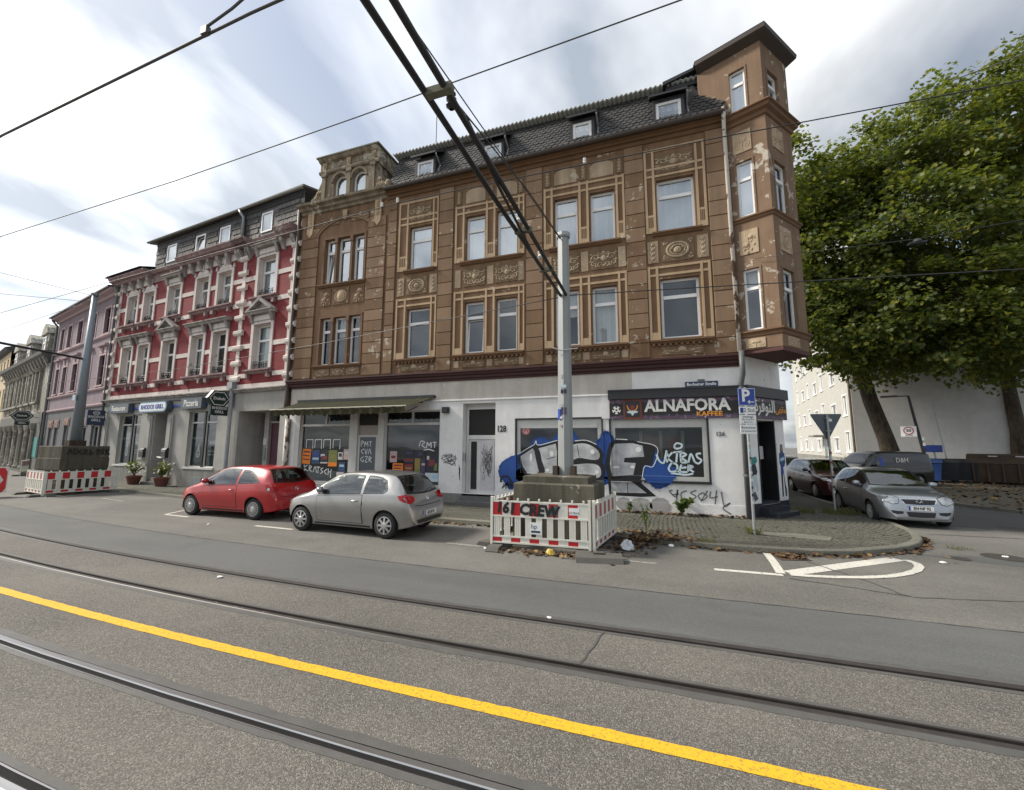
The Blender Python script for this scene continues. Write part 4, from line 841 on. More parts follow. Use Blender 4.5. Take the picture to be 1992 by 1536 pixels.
    for c in (-12.61, -11.60):
        fr = MB(); o_, i_ = archpts(c, 0.34, 12.82, 13.62), archpts(c, 0.275, 12.885, 13.62); n = len(o_)
        for i in range(n): fr.prism_y([o_[i], o_[(i+1) % n], i_[(i+1) % n], i_[i]], 0.12, 0.18)
        w = fr.build('arched_window', 'white_frame', root); p = MB(); flat_poly(p, i_, 0.15); p.build('pane', 'glass_hi', w); q = MB(); flat_poly(q, o_, 0.25); q.build('curtain', 'curtain', w)
        ar = MB(); a1, a2 = [archpts(c, r, 13.2, 13.62)[2:] for r in (0.36, 0.47)]
        for i in range(len(a1)-1): ar.prism_y([a1[i], a2[i], a2[i+1], a1[i+1]], -0.09, -0.02)
        ar.build('archivolt', 'gable_render', root)
    mb = MB()
    for c in (-13.45, -12.10, -10.85): mb.box(c-0.09, c+0.09, -0.10, -0.02, 12.80, 14.05); mb.box(c-0.13, c+0.13, -0.14, -0.02, 13.95, 14.12)
    mb.build('gable_pilasters', 'gable_render', root)
    mb = MB(); mb.prism_x([(1.6, 14.10), (-0.10, 14.10), (-0.14, 14.16), (-0.14, 14.22), (-0.04, 14.24), (-0.04, 14.62), (-0.16, 14.66), (-0.22, 14.74), (-0.22, 14.80), (1.6, 14.84)], -13.72, -10.60); mb.build('attic', 'gable_render', root)
    mb = MB(); mb.box(-13.80, -10.50, -0.26, 1.65, 14.80, 14.86); mb.build('attic_cap', 'moss_edge', root)
    for c in (-13.45, -12.15, -10.85): inst('attic_console', ORN['keystone'], root, loc=(c, -0.05, 14.42), scale=(0.24, 0.5, 0.42))
    for s, c in ((1, -13.85), (-1, -10.45)): inst('volute', ORN['boar'], root, loc=(c, -0.03, 13.16), scale=(0.55*s, 0.5, 0.7))
    mb = MB(); mb.lathe([(0.0, 0.14), (0.10, 0.10), (0.15, 0.0), (0.12, -0.2), (0.05, -0.28), (0.0, -0.3)], 10, Matrix.Translation((-9.93, -0.22, 12.86))); mb.build('corner_vase', 'gable_render', root, smooth=True)
    # --- downpipes
    mb = MB(); mb.tube([(UL-0.02, -0.12, 12.6), (UL-0.02, -0.12, 4.0), (UL-0.02, -0.12, 3.6)], 0.085, 8); mb.build('downpipe', 'brown_pipe', root, smooth=True)
    mb = MB(); mb.tube([(UL+0.12, -0.10, 3.2), (UL+0.12, -0.10, 0.1)], 0.10, 8); mb.build('old_downpipe', 'peeling_pipe', root, smooth=True)
    mb = MB(); mb.tube([(2.47, -0.42, 12.6), (2.47, -0.30, 12.3), (2.50, -0.10, 12.0), (2.53, -0.10, 4.9)], 0.06, 8); mb.build('downpipe', 'peeling_pipe', root, smooth=True)
    mb = MB(); mb.tube([(2.53, -0.33, 4.86), (2.53, -0.33, 4.2), (2.50, -0.13, 3.9), (2.50, -0.13, 0.1)], 0.075, 8)
    for z in (3.8, 2.7, 1.3): mb.lathe([(0.09, -0.04), (0.09, 0.04)], 8, Matrix.Translation((2.50, -0.13, z)))
    mb.build('downpipe', 'grey_pipe', root, smooth=True)
    # --- corner: chamfer with the cafe door, oriel above
    A = Vector((2.565, 0.0)); d1 = Vector((0.9214, -0.3886)); P = A+d1*1.078; d2 = Vector((0.6305, 0.7762)); Q = P+d2*1.60; C0 = Vector((UR, 0.0)); Bc = C0+d2*2.30
    r1 = math.atan2(d1.y, d1.x); r2 = math.atan2(d2.y, d2.x)
    def place(o, org, r): o.location = (org.x, org.y, 0); o.rotation_euler = (0, 0, r); return o
    L2 = 2.30
    mb = MB(); wall_grid(mb, 0, L2, 0.40, 4.86, [(0.70, 1.72, 0.40, 2.90, 0.5)]); place(mb.build('chamfer_wall', 'white_render', root), C0, r2)
    mb = MB()
    for a, b in ((0, 0.70), (1.72, L2)): mb.box(a, b, -0.015, 0.3, 0.05, 0.46)
    place(mb.build('chamfer_plinth', 'dark_steps', root), C0, r2)
    mb = MB(); mb.box(1.66, 1.72, -0.02, 0.5, 0.46, 2.92); mb.box(0.70, 0.74, -0.02, 0.5, 0.46, 2.92); place(mb.build('door_jamb', 'black_paint', root), C0, r2)
    mb = MB(); mb.box(0.74, 1.66, 0.42, 0.50, 0.5, 2.9); dr = place(mb.build('cafe_door', 'black_paint', root), C0, r2)
    mb = MB()
    for z in (0.62, 1.1, 1.6, 2.1): mb.box(0.80, 1.05, 0.40, 0.42, z, z+0.38)
    mb.build('door_panel', 'oxblood', dr)
    for k in range(3): mb = MB(); mb.box(0.60, 1.82, -0.40+0.26*k-0.1, 0.5, 0.09+0.13*k, 0.09+0.13*(k+1)); place(mb.build('step', 'dark_steps', root), C0, r2)
    mb = MB(); mb.quad((3.98, 1.785, 0), (3.98, 12, 0), (3.98, 12, 12.5), (3.98, 1.785, 12.5)); mb.build('side_wall', 'brown_stucco', root)
    mb = MB(); mb.prism_z([(2.2, 0.55), (3.3, 1.2), (3.7, 1.9), (3.7, 3), (2.2, 3)], 4.9, 12.4); mb.build('corner_core', 'interior_mid', root)
    # oriel storeys
    Rr = Q+Vector((-0.55, 0.75))
    T0 = A-d1*0.75
    def face(org, r, length, zs, wins_, mat='oriel_stucco', name='oriel_wall'):
        mb = MB(); wall_grid(mb, 0, length, zs[0], zs[1], [(a, b, c, d, 0.14) for a, b, c, d in wins_]); place(mb.build(name, mat, root), org, r)
        for i, (a, b, c, d) in enumerate(wins_):
            w = window(root, a, b, c, d, 0.07, pane='glass_hi' if c > 8 else 'glass_mid', transom=0.68, fw=0.06, curtain=('net', 1.0) if c > 8 else ('net', 0.35), name='oriel_window'); place(w, org, r)
            mb = MB(); e = 0.05; mb.box(a-e, a, -0.02, 0.0, c-0.02, d+e); mb.box(b, b+e, -0.02, 0.0, c-0.02, d+e); mb.box(a, b, -0.02, 0.0, d, d+e); place(mb.build('oriel_window_trim', 'oriel_stucco', root), org, r)
    face(A, r1, 1.078, (4.92, 12.3), [(0.21, 0.64, 5.50, 7.36), (0.21, 0.65, 9.04, 10.82)]); face(P, r2, 1.60, (4.92, 12.3), [(0.30, 0.98, 5.48, 7.28), (0.30, 0.98, 8.98, 10.68)])
    face(T0, r1, 1.078+0.75, (12.3, 14.62), [(0.93, 1.37, 12.50, 13.95)], name='turret_wall'); face(P, r2, 1.60, (12.3, 14.62), [(0.30, 0.94, 12.42, 13.72)], name='turret_wall')
    mb = MB(); d3 = (Rr-Q)
    mb.quad((Q.x, Q.y, 4.92), (Rr.x, Rr.y, 4.92), (Rr.x, Rr.y, 14.62), (Q.x, Q.y, 14.62)); bk = T0+Vector((0.0, 2.2)); mb.quad((bk.x, bk.y, 12.3), (T0.x, T0.y, 12.3), (T0.x, T0.y, 14.62), (bk.x, bk.y, 14.62)); mb.quad((Rr.x, Rr.y, 12.3), (bk.x, bk.y, 12.3), (bk.x, bk.y, 14.62), (Rr.x, Rr.y, 14.62)); mb.build('oriel_side', 'oriel_stucco', root)
    def ring_band(z0, z1, out, mat, name, pts=None, prof=None):
        pts = pts or [A, P, Q, Rr]; mb = MB()
        def off(d):
            o = []
            for i, p in enumerate(pts):
                ns = []
                for a, b in ((pts[i-1], p) if i else (None, None), (p, pts[i+1]) if i < len(pts)-1 else (None, None)):
                    if a is not None: t = (b-a).normalized(); ns.append(Vector((t.y, -t.x)))
                nn = ns[0] if len(ns) == 1 else (ns[0]+ns[1])/(1+ns[0].dot(ns[1])); o.append(p+nn*d)
            return o
        prof = prof or [(0, z0), (out, z0), (out, z1), (0, z1)]; rows = [(off(d), z) for d, z in prof]; n = len(pts); vs = [(p.x, p.y, z) for o, z in rows for p in o]
        mb.add(vs, [(k*n+i, k*n+i+1, (k+1)*n+i+1, (k+1)*n+i) for k in range(len(rows)-1) for i in range(n-1)]); mb.build(name, mat, root); return off
    ring_band(0, 0, 0, 'brown_dark', 'oriel_sill', prof=[(0, 5.28), (0.03, 5.30), (0.05, 5.38), (0.10, 5.42), (0.10, 5.46), (0, 5.48)])
    ring_band(0, 0, 0, 'brown_dark', 'oriel_string', prof=[(0, 8.84), (0.03, 8.86), (0.05, 8.92), (0.09, 8.95), (0.09, 8.99), (0, 9.01)])
    ring_band(0, 0, 0, 'brown_dark', 'oriel_cornice', prof=[(0, 12.05), (0.05, 12.08), (0.07, 12.18), (0.16, 12.24), (0.18, 12.33), (0.24, 12.36), (0.24, 12.40), (0, 12.46)])
    # soffit and base of the oriel
    mb = MB(); lo = [(A.x, A.y+0.05), (P.x, P.y), (Q.x, Q.y), (Rr.x, Rr.y), (Bc.x, Bc.y), (C0.x+0.02, C0.y+0.03)]
    mb.prism_z(lo, 4.80, 4.93); mb.build('oriel_soffit', 'oxblood', root)
    Mf1 = Matrix.Translation((A.x, A.y, 0)) @ Matrix.Rotation(r1, 4, 'Z'); Mf2 = Matrix.Translation((P.x, P.y, 0)) @ Matrix.Rotation(r2, 4, 'Z')
    for M_, r_, a, b, k3 in ((Mf1, r1, 0.17, 0.67, 'flower'), (Mf2, r2, 0.30, 0.98, 'swag')):
        orn(root, k3, a, b, 11.12, 11.82, -0.003, 'relief_stone', r_, M_); orn(root, 'boar' if k3 == 'flower' else 'roundel', a, b, 7.82, 8.58, -0.003, 'relief_stone', r_, M_); orn(root, k3 if k3 == 'flower' else 'scroll', a, b, 4.96, 5.24, -0.003, 'relief_stone', r_, M_)
    # turret roof
    off = ring_band(0, 0, 0, 'dark_gutter', 'turret_eaves', [T0, P, Q, Rr], prof=[(0, 14.54), (0.20, 14.66), (0.26, 14.70), (0.28, 14.82), (0.20, 14.86)])
    e = off(0.26); ap = Vector((2.9, 1.5)); mb = MB(); z = 14.86; bkp = bk+Vector((-0.4, 0.2))
    vs = [(p.x, p.y, z) for p in e]+[(bkp.x, bkp.y, z), (3.35, 0.85, 15.35), (2.3, 1.9, 15.35)]; mb.add(vs, [(0, 1, 5), (1, 2, 5), (2, 3, 6, 5), (3, 4, 6), (4, 0, 5, 6)]); mb.build('turret_roof', 'slate', root)
    # slate cheek and sloping verge between the mansard and the turret
    mb = MB(); mb.prism_y([(T0.x-1.0, 14.40), (T0.x+0.1, 14.40), (T0.x+0.1, 14.82), (T0.x-1.0, 14.50)], 0.44, 1.3); mb.prism_y([(T0.x-1.1, 14.50), (T0.x-0.02, 14.80), (T0.x-0.02, 14.90), (T0.x-1.1, 14.62)], 0.28, 2.0); mb.build('turret_verge', 'slate', root)
    mb = MB(); mb.add([(1.45, 0.15, 13.5), (2.46, -0.20, 12.70), (2.62, -0.12, 12.72), (2.30, 0.12, 13.10), (2.0, 0.28, 13.6), (1.75, 0.40, 14.3), (1.45, 0.62, 14.5)], [(0, 1, 2, 3), (0, 3, 4), (0, 4, 5, 6)]); mb.build('roof_flare', 'slate_tile', root)
    # --- shop front under the awning
    def shop(a, b, mull):
        w = window(root, a, b, 0.60, 3.42, 0.08, frame='aged_frame', pane='glass_lo', transom=0.82, mull=0, fw=0.06, name='shop_window')
        mb = MB(); c = (a+b)/2; mb.box(c-0.04, c+0.04, 0.07, 0.14, 2.95, 3.36); mb.build('mullion', 'aged_frame', w)
        mb = MB(); mb.box(a-0.04, b+0.04, -0.05, 0.1, 0.54, 0.60); mb.build('shop_sill', 'aged_frame', root)
        mb = MB(); mb.box(a+0.2, b-0.2, 0.33, 0.36, 0.62, 1.05); mb.build('window_board', 'blind', root)
    shop(-13.95, -11.40, 1); shop(-9.79, -7.38, 1)
    for a, b in ((-11.40, -11.03), (-10.06, -9.79), (-14.20, -13.952)): mb = MB(); mb.box(a, b, -0.03, 0.0, 0.42, 3.60); mb.build('shop_pier', 'aged_frame', root)
    mb = MB(); mb.box(-11.03, -10.06, 0.06, 0.12, 0.3, 3.42); dr = mb.build('shop_door', 'door_panel', root)
    mb = MB(); mb.box(-10.98, -10.11, 0.03, 0.06, 2.88, 3.36); mb.build('door_transom', 'interior', dr)
    for x0, x1, z0, z1 in ((-11.0, -10.92, 0.35, 2.50), (-10.17, -10.09, 0.35, 2.50), (-10.92, -10.17, 2.42, 2.50), (-10.92, -10.17, 0.9, 1.0)): mb = MB(); mb.box(x0, x1, 0.02, 0.07, z0, z1); mb.build('door_stile', 'aged_frame', dr)
    mb = MB(); mb.quad((-10.92, 0.045, 1.0), (-10.17, 0.045, 1.0), (-10.17, 0.045, 2.42), (-10.92, 0.045, 2.42)); mb.build('door_glass', 'sign_slate', dr)
    # house door 128 in its recess
    mb = MB(); mb.box(-6.46, -5.20, 0.36, 0.42, 0.36, 3.62); dr = mb.build('house_door', 'door_white', root)
    mb = MB(); mb.box(-6.36, -5.28, 0.33, 0.36, 2.48, 3.42); mb.build('fanlight', 'interior', dr)
    for x0, x1, z0, z1 in ((-6.44, -6.36, 0.4, 3.5), (-5.30, -5.22, 0.4, 3.5), (-6.36, -5.30, 3.42, 3.5), (-6.36, -5.30, 2.34, 2.48)): mb = MB(); mb.box(x0, x1, 0.30, 0.36, z0, z1); mb.build('door_frame', 'door_white', dr)
    mb = MB(); mb.box(-6.27, -6.05, 0.34, 0.36, 0.55, 2.25); mb.build('door_light', 'interior', dr); mb = MB(); mb.box(-5.90, -5.36, 0.33, 0.36, 0.55, 2.28); mb.build('door_leaf_panel', 'poster_white', dr)
    for k in range(2): mb = MB(); mb.box(-6.50, -5.16, -0.42+0.34*k, 0.42, 0.05+0.15*k, 0.05+0.15*(k+1)); mb.build('step', 'step_stone', root)
    mb = MB(); mb.box(-6.36, -6.26, 0.0, 0.05, 1.55, 1.85); mb.box(-6.34, -6.28, -0.01, 0.0, 1.62, 1.8); o = mb.build('bell_panel', 'zinc', root); o.location = (-0.1, 0.05, 0)
    mb = MB(); mb.box(-7.25, -7.0, -0.14, 0.0, 3.28, 3.5); mb.box(-7.22, -7.03, -0.16, -0.14, 3.3, 3.46); mb.build('wall_lamp', 'black_frame', root)
    # shop windows A and B with heavy frames
    for a, b, z0, z1 in ((-4.42, -1.54, 1.07, 2.99), (-1.25, 1.55, 1.07, 2.97)):
        w = window(root, a, b, z0, z1, 0.04, frame='alu_frame', pane='glass_lo', transom=0.90, fw=0.13, name='cafe_window')
        mb = MB(); e = 0.05; mb.box(a-e, a, -0.02, 0.06, z0-e, z1+e); mb.box(b, b+e, -0.02, 0.06, z0-e, z1+e); mb.box(a, b, -0.02, 0.06, z1, z1+e); mb.box(a-e, b+e, -0.07, 0.06, z0-0.07, z0); mb.build('window_edging', 'black_frame', root)
        mb = MB(); mb.box(a+0.13, b-0.13, 0.16, 0.18, z1-0.32, z1-0.13); mb.build('roller_box', 'blind', root)
    mb = MB()
    for x in (-0.35, 0.25, 0.9): mb.box(x-0.05, x+0.05, 0.50, 0.55, 1.1, 2.6)
    mb.build('cafe_partition', 'door_panel', root); mb = MB()
    for x in (-0.25, 0.45): mb.box(x, x+0.45, 0.52, 0.56, 1.9, 2.4)
    mb.build('cafe_picture', 'frame_rust', root)
    # fascia beam over the cafe banner
    mb = MB(); mb.box(-1.30, 2.56, -0.16, 0.0, 3.58, 3.84); mb.box(-1.30, 2.58, -0.19, 0.0, 3.84, 3.88); mb.build('banner_beam', 'black_frame', root)
    mb = MB(); mb.box(0.05, L2+0.12, -0.16, 0.0, 3.58, 3.90); place(mb.build('banner_beam', 'black_frame', root), C0, r2)
    return root, C0, d2, r2
corner, CH0, CHd, CHr = build_corner_house()
# ------------------------------------------------------------ neighbouring houses
class Frame:
    """a straight facade: origin at its right end, local x to the right (so u is negative), local y into the house"""
    def __init__(s, o, deg): s.o = Vector((o[0], o[1], 0)); s.a = rad(deg); s.M = Matrix.Translation(s.o) @ Matrix.Rotation(-s.a, 4, 'Z')
    def w(s, u, y=0, z=0): return s.M @ Vector((u, y, z))
FB = Frame((0, BY), 0); FR = Frame((-14.66, 13.5), 5.6); q = FR.w(-15.6); FP = Frame((q.x, q.y), 12.3); q = FP.w(-12.4); FG = Frame((q.x, q.y), 14); q = FG.w(-19.5); FY = Frame((q.x, q.y), 15)
def build_red_house():
    root = empty('brick_house', FR.o, -FR.a, label='red brick house with white bands and slate attic, grey restaurant at street level', cat='house')
    u2 = [(-14.35, -13.35), (-12.60, -11.60), (-10.18, -9.06), (-7.58, -6.56), (-5.75, -4.72), (-2.68, -1.50)]
    ops = [(a, b, 5.52, 7.60, 0.30) for a, b in u2]+[(a, b, 8.95, 10.66 if i < 5 else 10.86, 0.30) for i, (a, b) in enumerate(u2)]
    m = MB(); wall_grid(m, -15.6, -0.02, 4.62, 11.2, ops); m.build('brick_wall', 'red_brick', root)
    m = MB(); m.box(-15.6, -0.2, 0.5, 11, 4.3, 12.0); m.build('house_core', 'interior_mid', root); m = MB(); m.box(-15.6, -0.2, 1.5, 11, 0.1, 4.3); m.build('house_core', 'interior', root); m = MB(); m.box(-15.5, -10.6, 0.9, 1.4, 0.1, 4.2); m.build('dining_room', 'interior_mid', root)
    m = MB(); m.quad((-15.6, 0.0, 0), (-15.6, 0, 12), (-15.6, 11, 12), (-15.6, 11, 0)); m.build('party_wall', 'grey_plaster', root)
    # light reveals lining each opening
    for a, b, c, d, r in ops:
        m = MB(); e = 0.004; m.quad((a+e, -0.02, c), (a+e, -0.02, d), (a+e, 0.24, d), (a+e, 0.24, c)); m.quad((b-e, -0.02, d), (b-e, -0.02, c), (b-e, 0.24, c), (b-e, 0.24, d)); m.quad((a, -0.02, d-e), (b, -0.02, d-e), (b, 0.24, d-e), (a, 0.24, d-e))
        t = 0.17; m.box(a-t, a, -0.05, 0.0, c-0.05, d+0.02); m.box(b, b+t, -0.05, 0.0, c-0.05, d+0.02); m.box(a-t, b+t, -0.05, 0.0, d+0.02, d+0.14)
        m.build('window_surround', 'white_trim', root)
        window(root, a, b, c, d, 0.22, pane='glass_mid' if c < 8 else 'glass_hi', curtain=('net', 1.0) if random.random() < 0.6 else None, transom=0.66, tilt=0.08 if (c > 8 and a > -11 and a < -4.5) else 0, fw=0.065)
        m = MB(); m.prism_x([(0.02, c-0.24), (-0.10, c-0.20), (-0.12, c-0.12), (-0.22, c-0.10), (-0.22, c-0.03), (0.02, c)], a-0.30, b+0.30)
        for x in (a-0.1, b+0.1): m.box(x-0.07, x+0.07, -0.16, 0.0, c-0.42, c-0.2)
        m.build('sill', 'pink_trim', root)
        # little wrought-iron flower guard
        g = MB(); n = 9
        for i in range(n+1): x = a+0.05+(b-a-0.1)*i/n; g.tube([(x, 0.05, c+0.02), (x, 0.02+0.02*math.sin(i*2.1), c+0.2), (x+0.03*math.sin(i*3), 0.05, c+0.34)], 0.011, 4)
        for z in (0.05, 0.22, 0.36): g.tube([(a, 0.05, c+z), (b, 0.05, c+z)], 0.013, 4)
        for i in range(5): x = a+0.1+(b-a-0.2)*i/4; g.tube([(x+0.07*math.cos(t), 0.03, c+0.2+0.07*math.sin(t)) for t in [k*PI/4 for k in range(9)]], 0.010, 4)
        g.build('flower_guard', 'black_frame', root)
    def hood(a, b, z, ped=False, mat='grey_trim'):
        m = MB(); m.box(a-0.12, b+0.12, -0.06, 0.0, z+0.14, z+0.46)
        for x in (a-0.10, b+0.10): m.prism_x([(0, z+0.05), (-0.10, z+0.12), (-0.16, z+0.30), (-0.24, z+0.46), (0, z+0.46)], x-0.09, x+0.09)
        m.prism_x([(0.02, z+0.46), (-0.24, z+0.46), (-0.27, z+0.54), (-0.33, z+0.57), (-0.33, z+0.62), (0.02, z+0.66)], a-0.32, b+0.32)
        if ped:
            c = (a+b)/2; w = (b-a)/2+0.30
            for (p0, p1) in (((c-w, z+0.64), (c, z+1.22)), ((c+w, z+0.64), (c, z+1.22))):
                P = [p0, p1, (p1[0], p1[1]-0.16), (p0[0]+(0.24 if p0[0] < c else -0.24), p0[1])]; m.prism_y(P, -0.32, 0.0)
            m.prism_y([(c-w+0.2, z+0.62), (c+w-0.2, z+0.62), (c, z+1.08)], -0.10, 0.0)
        m.build('window_hood', mat, root)
        m = MB(); m.box(a-0.02, b+0.02, -0.075, -0.05, z+0.18, z+0.42); m.build('hood_panel', 'white_trim', root)
    for i, (a, b) in enumerate(u2): hood(a, b, 7.60, i in (2, 5)); 
    for i, (a, b) in enumerate(u2):
        if i in (2, 5): hood(a, b, 10.66 if i == 2 else 10.86)
        else:
            m = MB(); c = (a+b)/2; P = [(c-0.62, 10.80), (c+0.62, 10.80)]+[(c+0.5*math.cos(t), 10.80+0.30*math.sin(t)) for t in [PI*k/8 for k in range(9)]]; m.prism_y(P[2:], -0.06, 0.0); m.box(c-0.07, c+0.07, -0.10, 0.0, 11.0, 11.34); m.prism_y([(a-0.24, 10.8), (a-0.10, 10.8), (a-0.17, 11.02)], -0.08, 0); m.prism_y([(b+0.10, 10.8), (b+0.24, 10.8), (b+0.17, 11.02)], -0.08, 0); m.build('arched_crest', 'white_trim', root)
    # white bands, cut at the windows
    for z, h in ((9.86, 0.22), (8.62, 0.22), (6.55, 0.22), (5.16, 0.20)):
        edges = [-15.5]+[v for a, b in u2 for v in (a-0.17, b+0.17)]+[-0.1]
        if z in (8.62, 5.16): edges = [-15.5]+[v for a, b in u2 for v in (a-0.30, b+0.30)]+[-0.1]
        for i in range(0, len(edges), 2):
            m = MB(); m.box(edges[i], edges[i+1], -0.025, 0.0, z, z+h); m.build('string_band', 'white_trim', root)
    m = MB(); m.box(-15.6, -0.02, -0.05, 0.0, 4.62, 4.86); m.build('base_band', 'white_trim', root)
    # toothed quoins
    qm = {}
    for c, side in ((-0.28, -1), (-3.72, 0), (-15.30, 1)):
        m = MB(); m.box(c-0.12, c+0.12, -0.04, 0.0, 4.86, 11.4); col = m.build('quoin_strip', 'white_trim', root)
        for i in range(9):
            z = 5.0+i*0.74; w = 0.62 if side == 0 else 0.55
            if w not in qm:
                q_ = MB(); q_.prism_x([(0, 0), (-0.07, 0.0), (-0.13, 0.08), (-0.13, 0.20), (-0.05, 0.26), (0, 0.27)], -w/2, w/2); qm[w] = q_.mesh('quoin', 'white_trim')
            inst('quoin', qm[w], col, loc=(c+(side*-0.16 if side else 0.0)+(0.12 if side < 0 else 0)*0, -0.02, z))
    # eaves: frieze, consoles and stepped cornice
    m = MB(); m.box(-15.6, -0.02, -0.03, 0.3, 11.17, 11.72); m.build('frieze', 'pink_trim', root)
    for a, b in ((-15.75, -11.9), (-8.85, -3.25), (-1.15, -0.08), (-4.15, -3.2)):
        m = MB(); m.prism_x([(0.02, 11.47), (-0.30, 11.50), (-0.34, 11.62), (-0.46, 11.66), (-0.52, 11.78), (-0.56, 11.82), (-0.56, 11.88), (0.3, 11.98)], a, b); m.build('cornice', 'pink_trim', root)
        m = MB(); m.box(a+0.05, b-0.05, -0.05, 0.0, 11.12, 11.48); m.build('cornice_panel', 'white_trim', root)
        n = max(2, int((b-a)/0.78)+1)
        for i in range(n):
            x = a+0.16+(b-a-0.32)*i/(n-1); m = MB(); m.prism_x([(0, 10.97), (-0.09, 11.00), (-0.14, 11.14), (-0.28, 11.32), (-0.30, 11.48), (0, 11.48)], x-0.10, x+0.10); m.build('console', 'grey_trim', root)
    for a, b in ((-11.9, -8.85), (-3.2, -1.15)):
        m = MB(); m.prism_x([(0.02, 11.64), (-0.16, 11.66), (-0.22, 11.76), (-0.24, 11.82), (0.3, 11.92)], a, b); m.build('cornice', 'pink_trim', root)
    # attic storey in slate, set back a little
    y = 0.12; dw = [(-11.05, -10.15), (-8.35, -7.5), (-6.25, -5.4), (-2.98, -2.18)]
    m = MB(); wall_grid(m, -12.2, -0.06, 11.75, 13.85, [(a, b, 12.27, 13.27, 0.1) for a, b in dw], y=y); m.build('attic_wall', 'slate', root)
    tile = MB(); tile.add([(0, 0, 0), (0.28, 0, 0), (0.28, 0.022, 0.29), (0, 0.022, 0.29), (0, 0.03, 0), (0.28, 0.03, 0)], [(0, 1, 2, 3), (4, 5, 1, 0)])
    tm = MB(); random.seed(5)
    for r in range(7):
        x = -12.2+(r % 2)*0.15
        while x < -0.36:
            z = 11.80+r*0.28
            if not any(a-0.2 < x+0.14 < b+0.2 and 12.1 < z+0.13 < 13.36 for a, b in dw): tm.add([(p[0]+x, p[1]+y-0.03+random.uniform(-0.004, 0.004), p[2]+z) for p in tile.v], tile.f)
            x += 0.30
    tm.build('slate_shingles', 'slate_tile', root, kind='stuff')
    for i, (a, b) in enumerate(dw):
        window(root, a, b, 12.27, 13.27, y-0.03, pane='glass_hi', transom=0, fw=0.07, curtain=None if i == 1 else ('net', 1.0), tilt=0.12 if i == 1 else 0, name='attic_window')
    m = MB(); m.add([(-12.2, y, 11.7), (-12.2, y, 13.78), (-12.2, 6, 14.9), (-12.2, 6, 11.7)], [(0, 1, 2, 3)]); m.build('attic_side', 'slate_old', root)
    m = MB(); m.add([(-12.7, -0.06, 13.66), (0.0, -0.06, 13.84), (0.0, 6, 15.3), (-12.7, 6, 15.3), (-12.7, -0.06, 13.76), (0.0, -0.06, 13.94), (0.0, 6, 15.4), (-12.7, 6, 15.4)], [(0, 3, 2, 1), (4, 5, 6, 7), (0, 1, 5, 4), (3, 0, 4, 7), (1, 2, 6, 5)]); m.build('attic_roof', 'slate_old', root)
    m = MB(); n = 6; m.prism_x([(-0.12+0.07*math.cos(PI+PI*i/n), 13.74+0.07*math.sin(PI+PI*i/n)) for i in range(n+1)], -12.75, 0.02); m.build('roof_gutter', 'roof_edge', root)
    m = MB(); m.add([(-16.2, -0.6, 11.94), (-12.2, -0.6, 11.94), (-12.2, 3, 13.2), (-16.2, 3, 13.2), (-16.2, -0.6, 12.02), (-12.2, -0.6, 12.02)], [(0, 1, 2, 3)]); m.add([(-16.2, -0.6, 12.02), (-12.2, -0.6, 12.02), (-12.2, 3, 13.3), (-16.2, 3, 13.3)], [(0, 1, 2, 3)]); m.build('low_roof', 'slate', root)
    m = MB(); m.tube([(-4.42, -0.12, 13.70), (-4.32, -0.06, 13.5), (-4.27, 0.03, 13.36), (-4.25, 0.03, 11.9)], 0.075, 8); m.build('attic_downpipe', 'zinc', root, smooth=True)
    m = MB(); m.tube([(-15.55, -0.45, 12.0), (-15.52, -0.12, 11.5), (-15.52, -0.12, 0.2)], 0.06, 8); m.build('downpipe', 'grey_pipe', root, smooth=True)
    m = MB(); m.tube([(-3.72, -0.14, 4.7), (-3.72, -0.14, 1.9), (-3.72, -0.14, 0.1)], 0.085, 8); m.box(-3.9, -3.54, -0.28, 0.0, 4.66, 4.98); m.build('front_downpipe', 'zinc', root, smooth=False)
    # ground floor
    gops = [(-13.80, -11.50, 0.95, 3.72, 0.25), (-10.20, -9.02, 0.40, 3.72, 0.7), (-7.15, -4.88, 0.97, 3.72, 0.25), (-3.30, -0.50, 0.10, 3.62, 1.3)]
    m = MB(); wall_grid(m, -15.6, -0.02, 0.0, 4.52, gops); m.build('shop_wall', 'grey_plaster', root)
    m = MB(); m.prism_x([(0.0, 4.46), (-0.12, 4.48), (-0.16, 4.56), (-0.24, 4.58), (-0.24, 4.63), (0.0, 4.66)], -15.75, -0.02); m.build('shop_cornice', 'grey_trim', root)
    m = MB(); m.box(-15.4, -3.9, -0.10, 0.0, 4.34, 4.46); m.build('shop_fascia', 'black_frame', root)
    for a, b in ((-15.5, -14.9), (-11.4, -10.3), (-8.9, -8.4)):
        m = MB(); m.box(a, b, -0.08, 0.0, 0.0, 3.6); m.box(a+0.1, b-0.1, -0.11, -0.08, 1.3, 3.45); m.build('wall_pier', 'grey_plaster', root)
    m = MB(); m.box(-7.6, -4.3, -0.05, 0.0, 0.0, 0.93); m.build('plinth', 'grey_plinth', root); m = MB(); m.box(-14.2, -11.4, -0.05, 0.0, 0.0, 0.9); m.build('plinth', 'grey_plinth', root)
    for a, b in ((-13.80, -11.50), (-7.15, -4.88)):
        c = (a+b)/2
        for x0, x1 in ((a, c-0.06), (c+0.06, b)):
            window(root, x0, x1, 1.02, 3.72, 0.16, frame='aged_frame', pane='glass_lo', transom=0.80, fw=0.05, name='restaurant_window')
        m = MB(); m.box(c-0.06, c+0.06, 0.10, 0.28, 1.02, 3.72); m.build('window_post', 'black_frame', root)
        m = MB(); m.box(a-0.06, b+0.06, -0.08, 0.2, 0.93, 1.02); m.build('shop_sill', 'aged_frame', root)
        m = MB(); m.box(a, b, 0.30, 0.33, 1.0, 3.05); m.build('window_film', 'sign_slate', root)
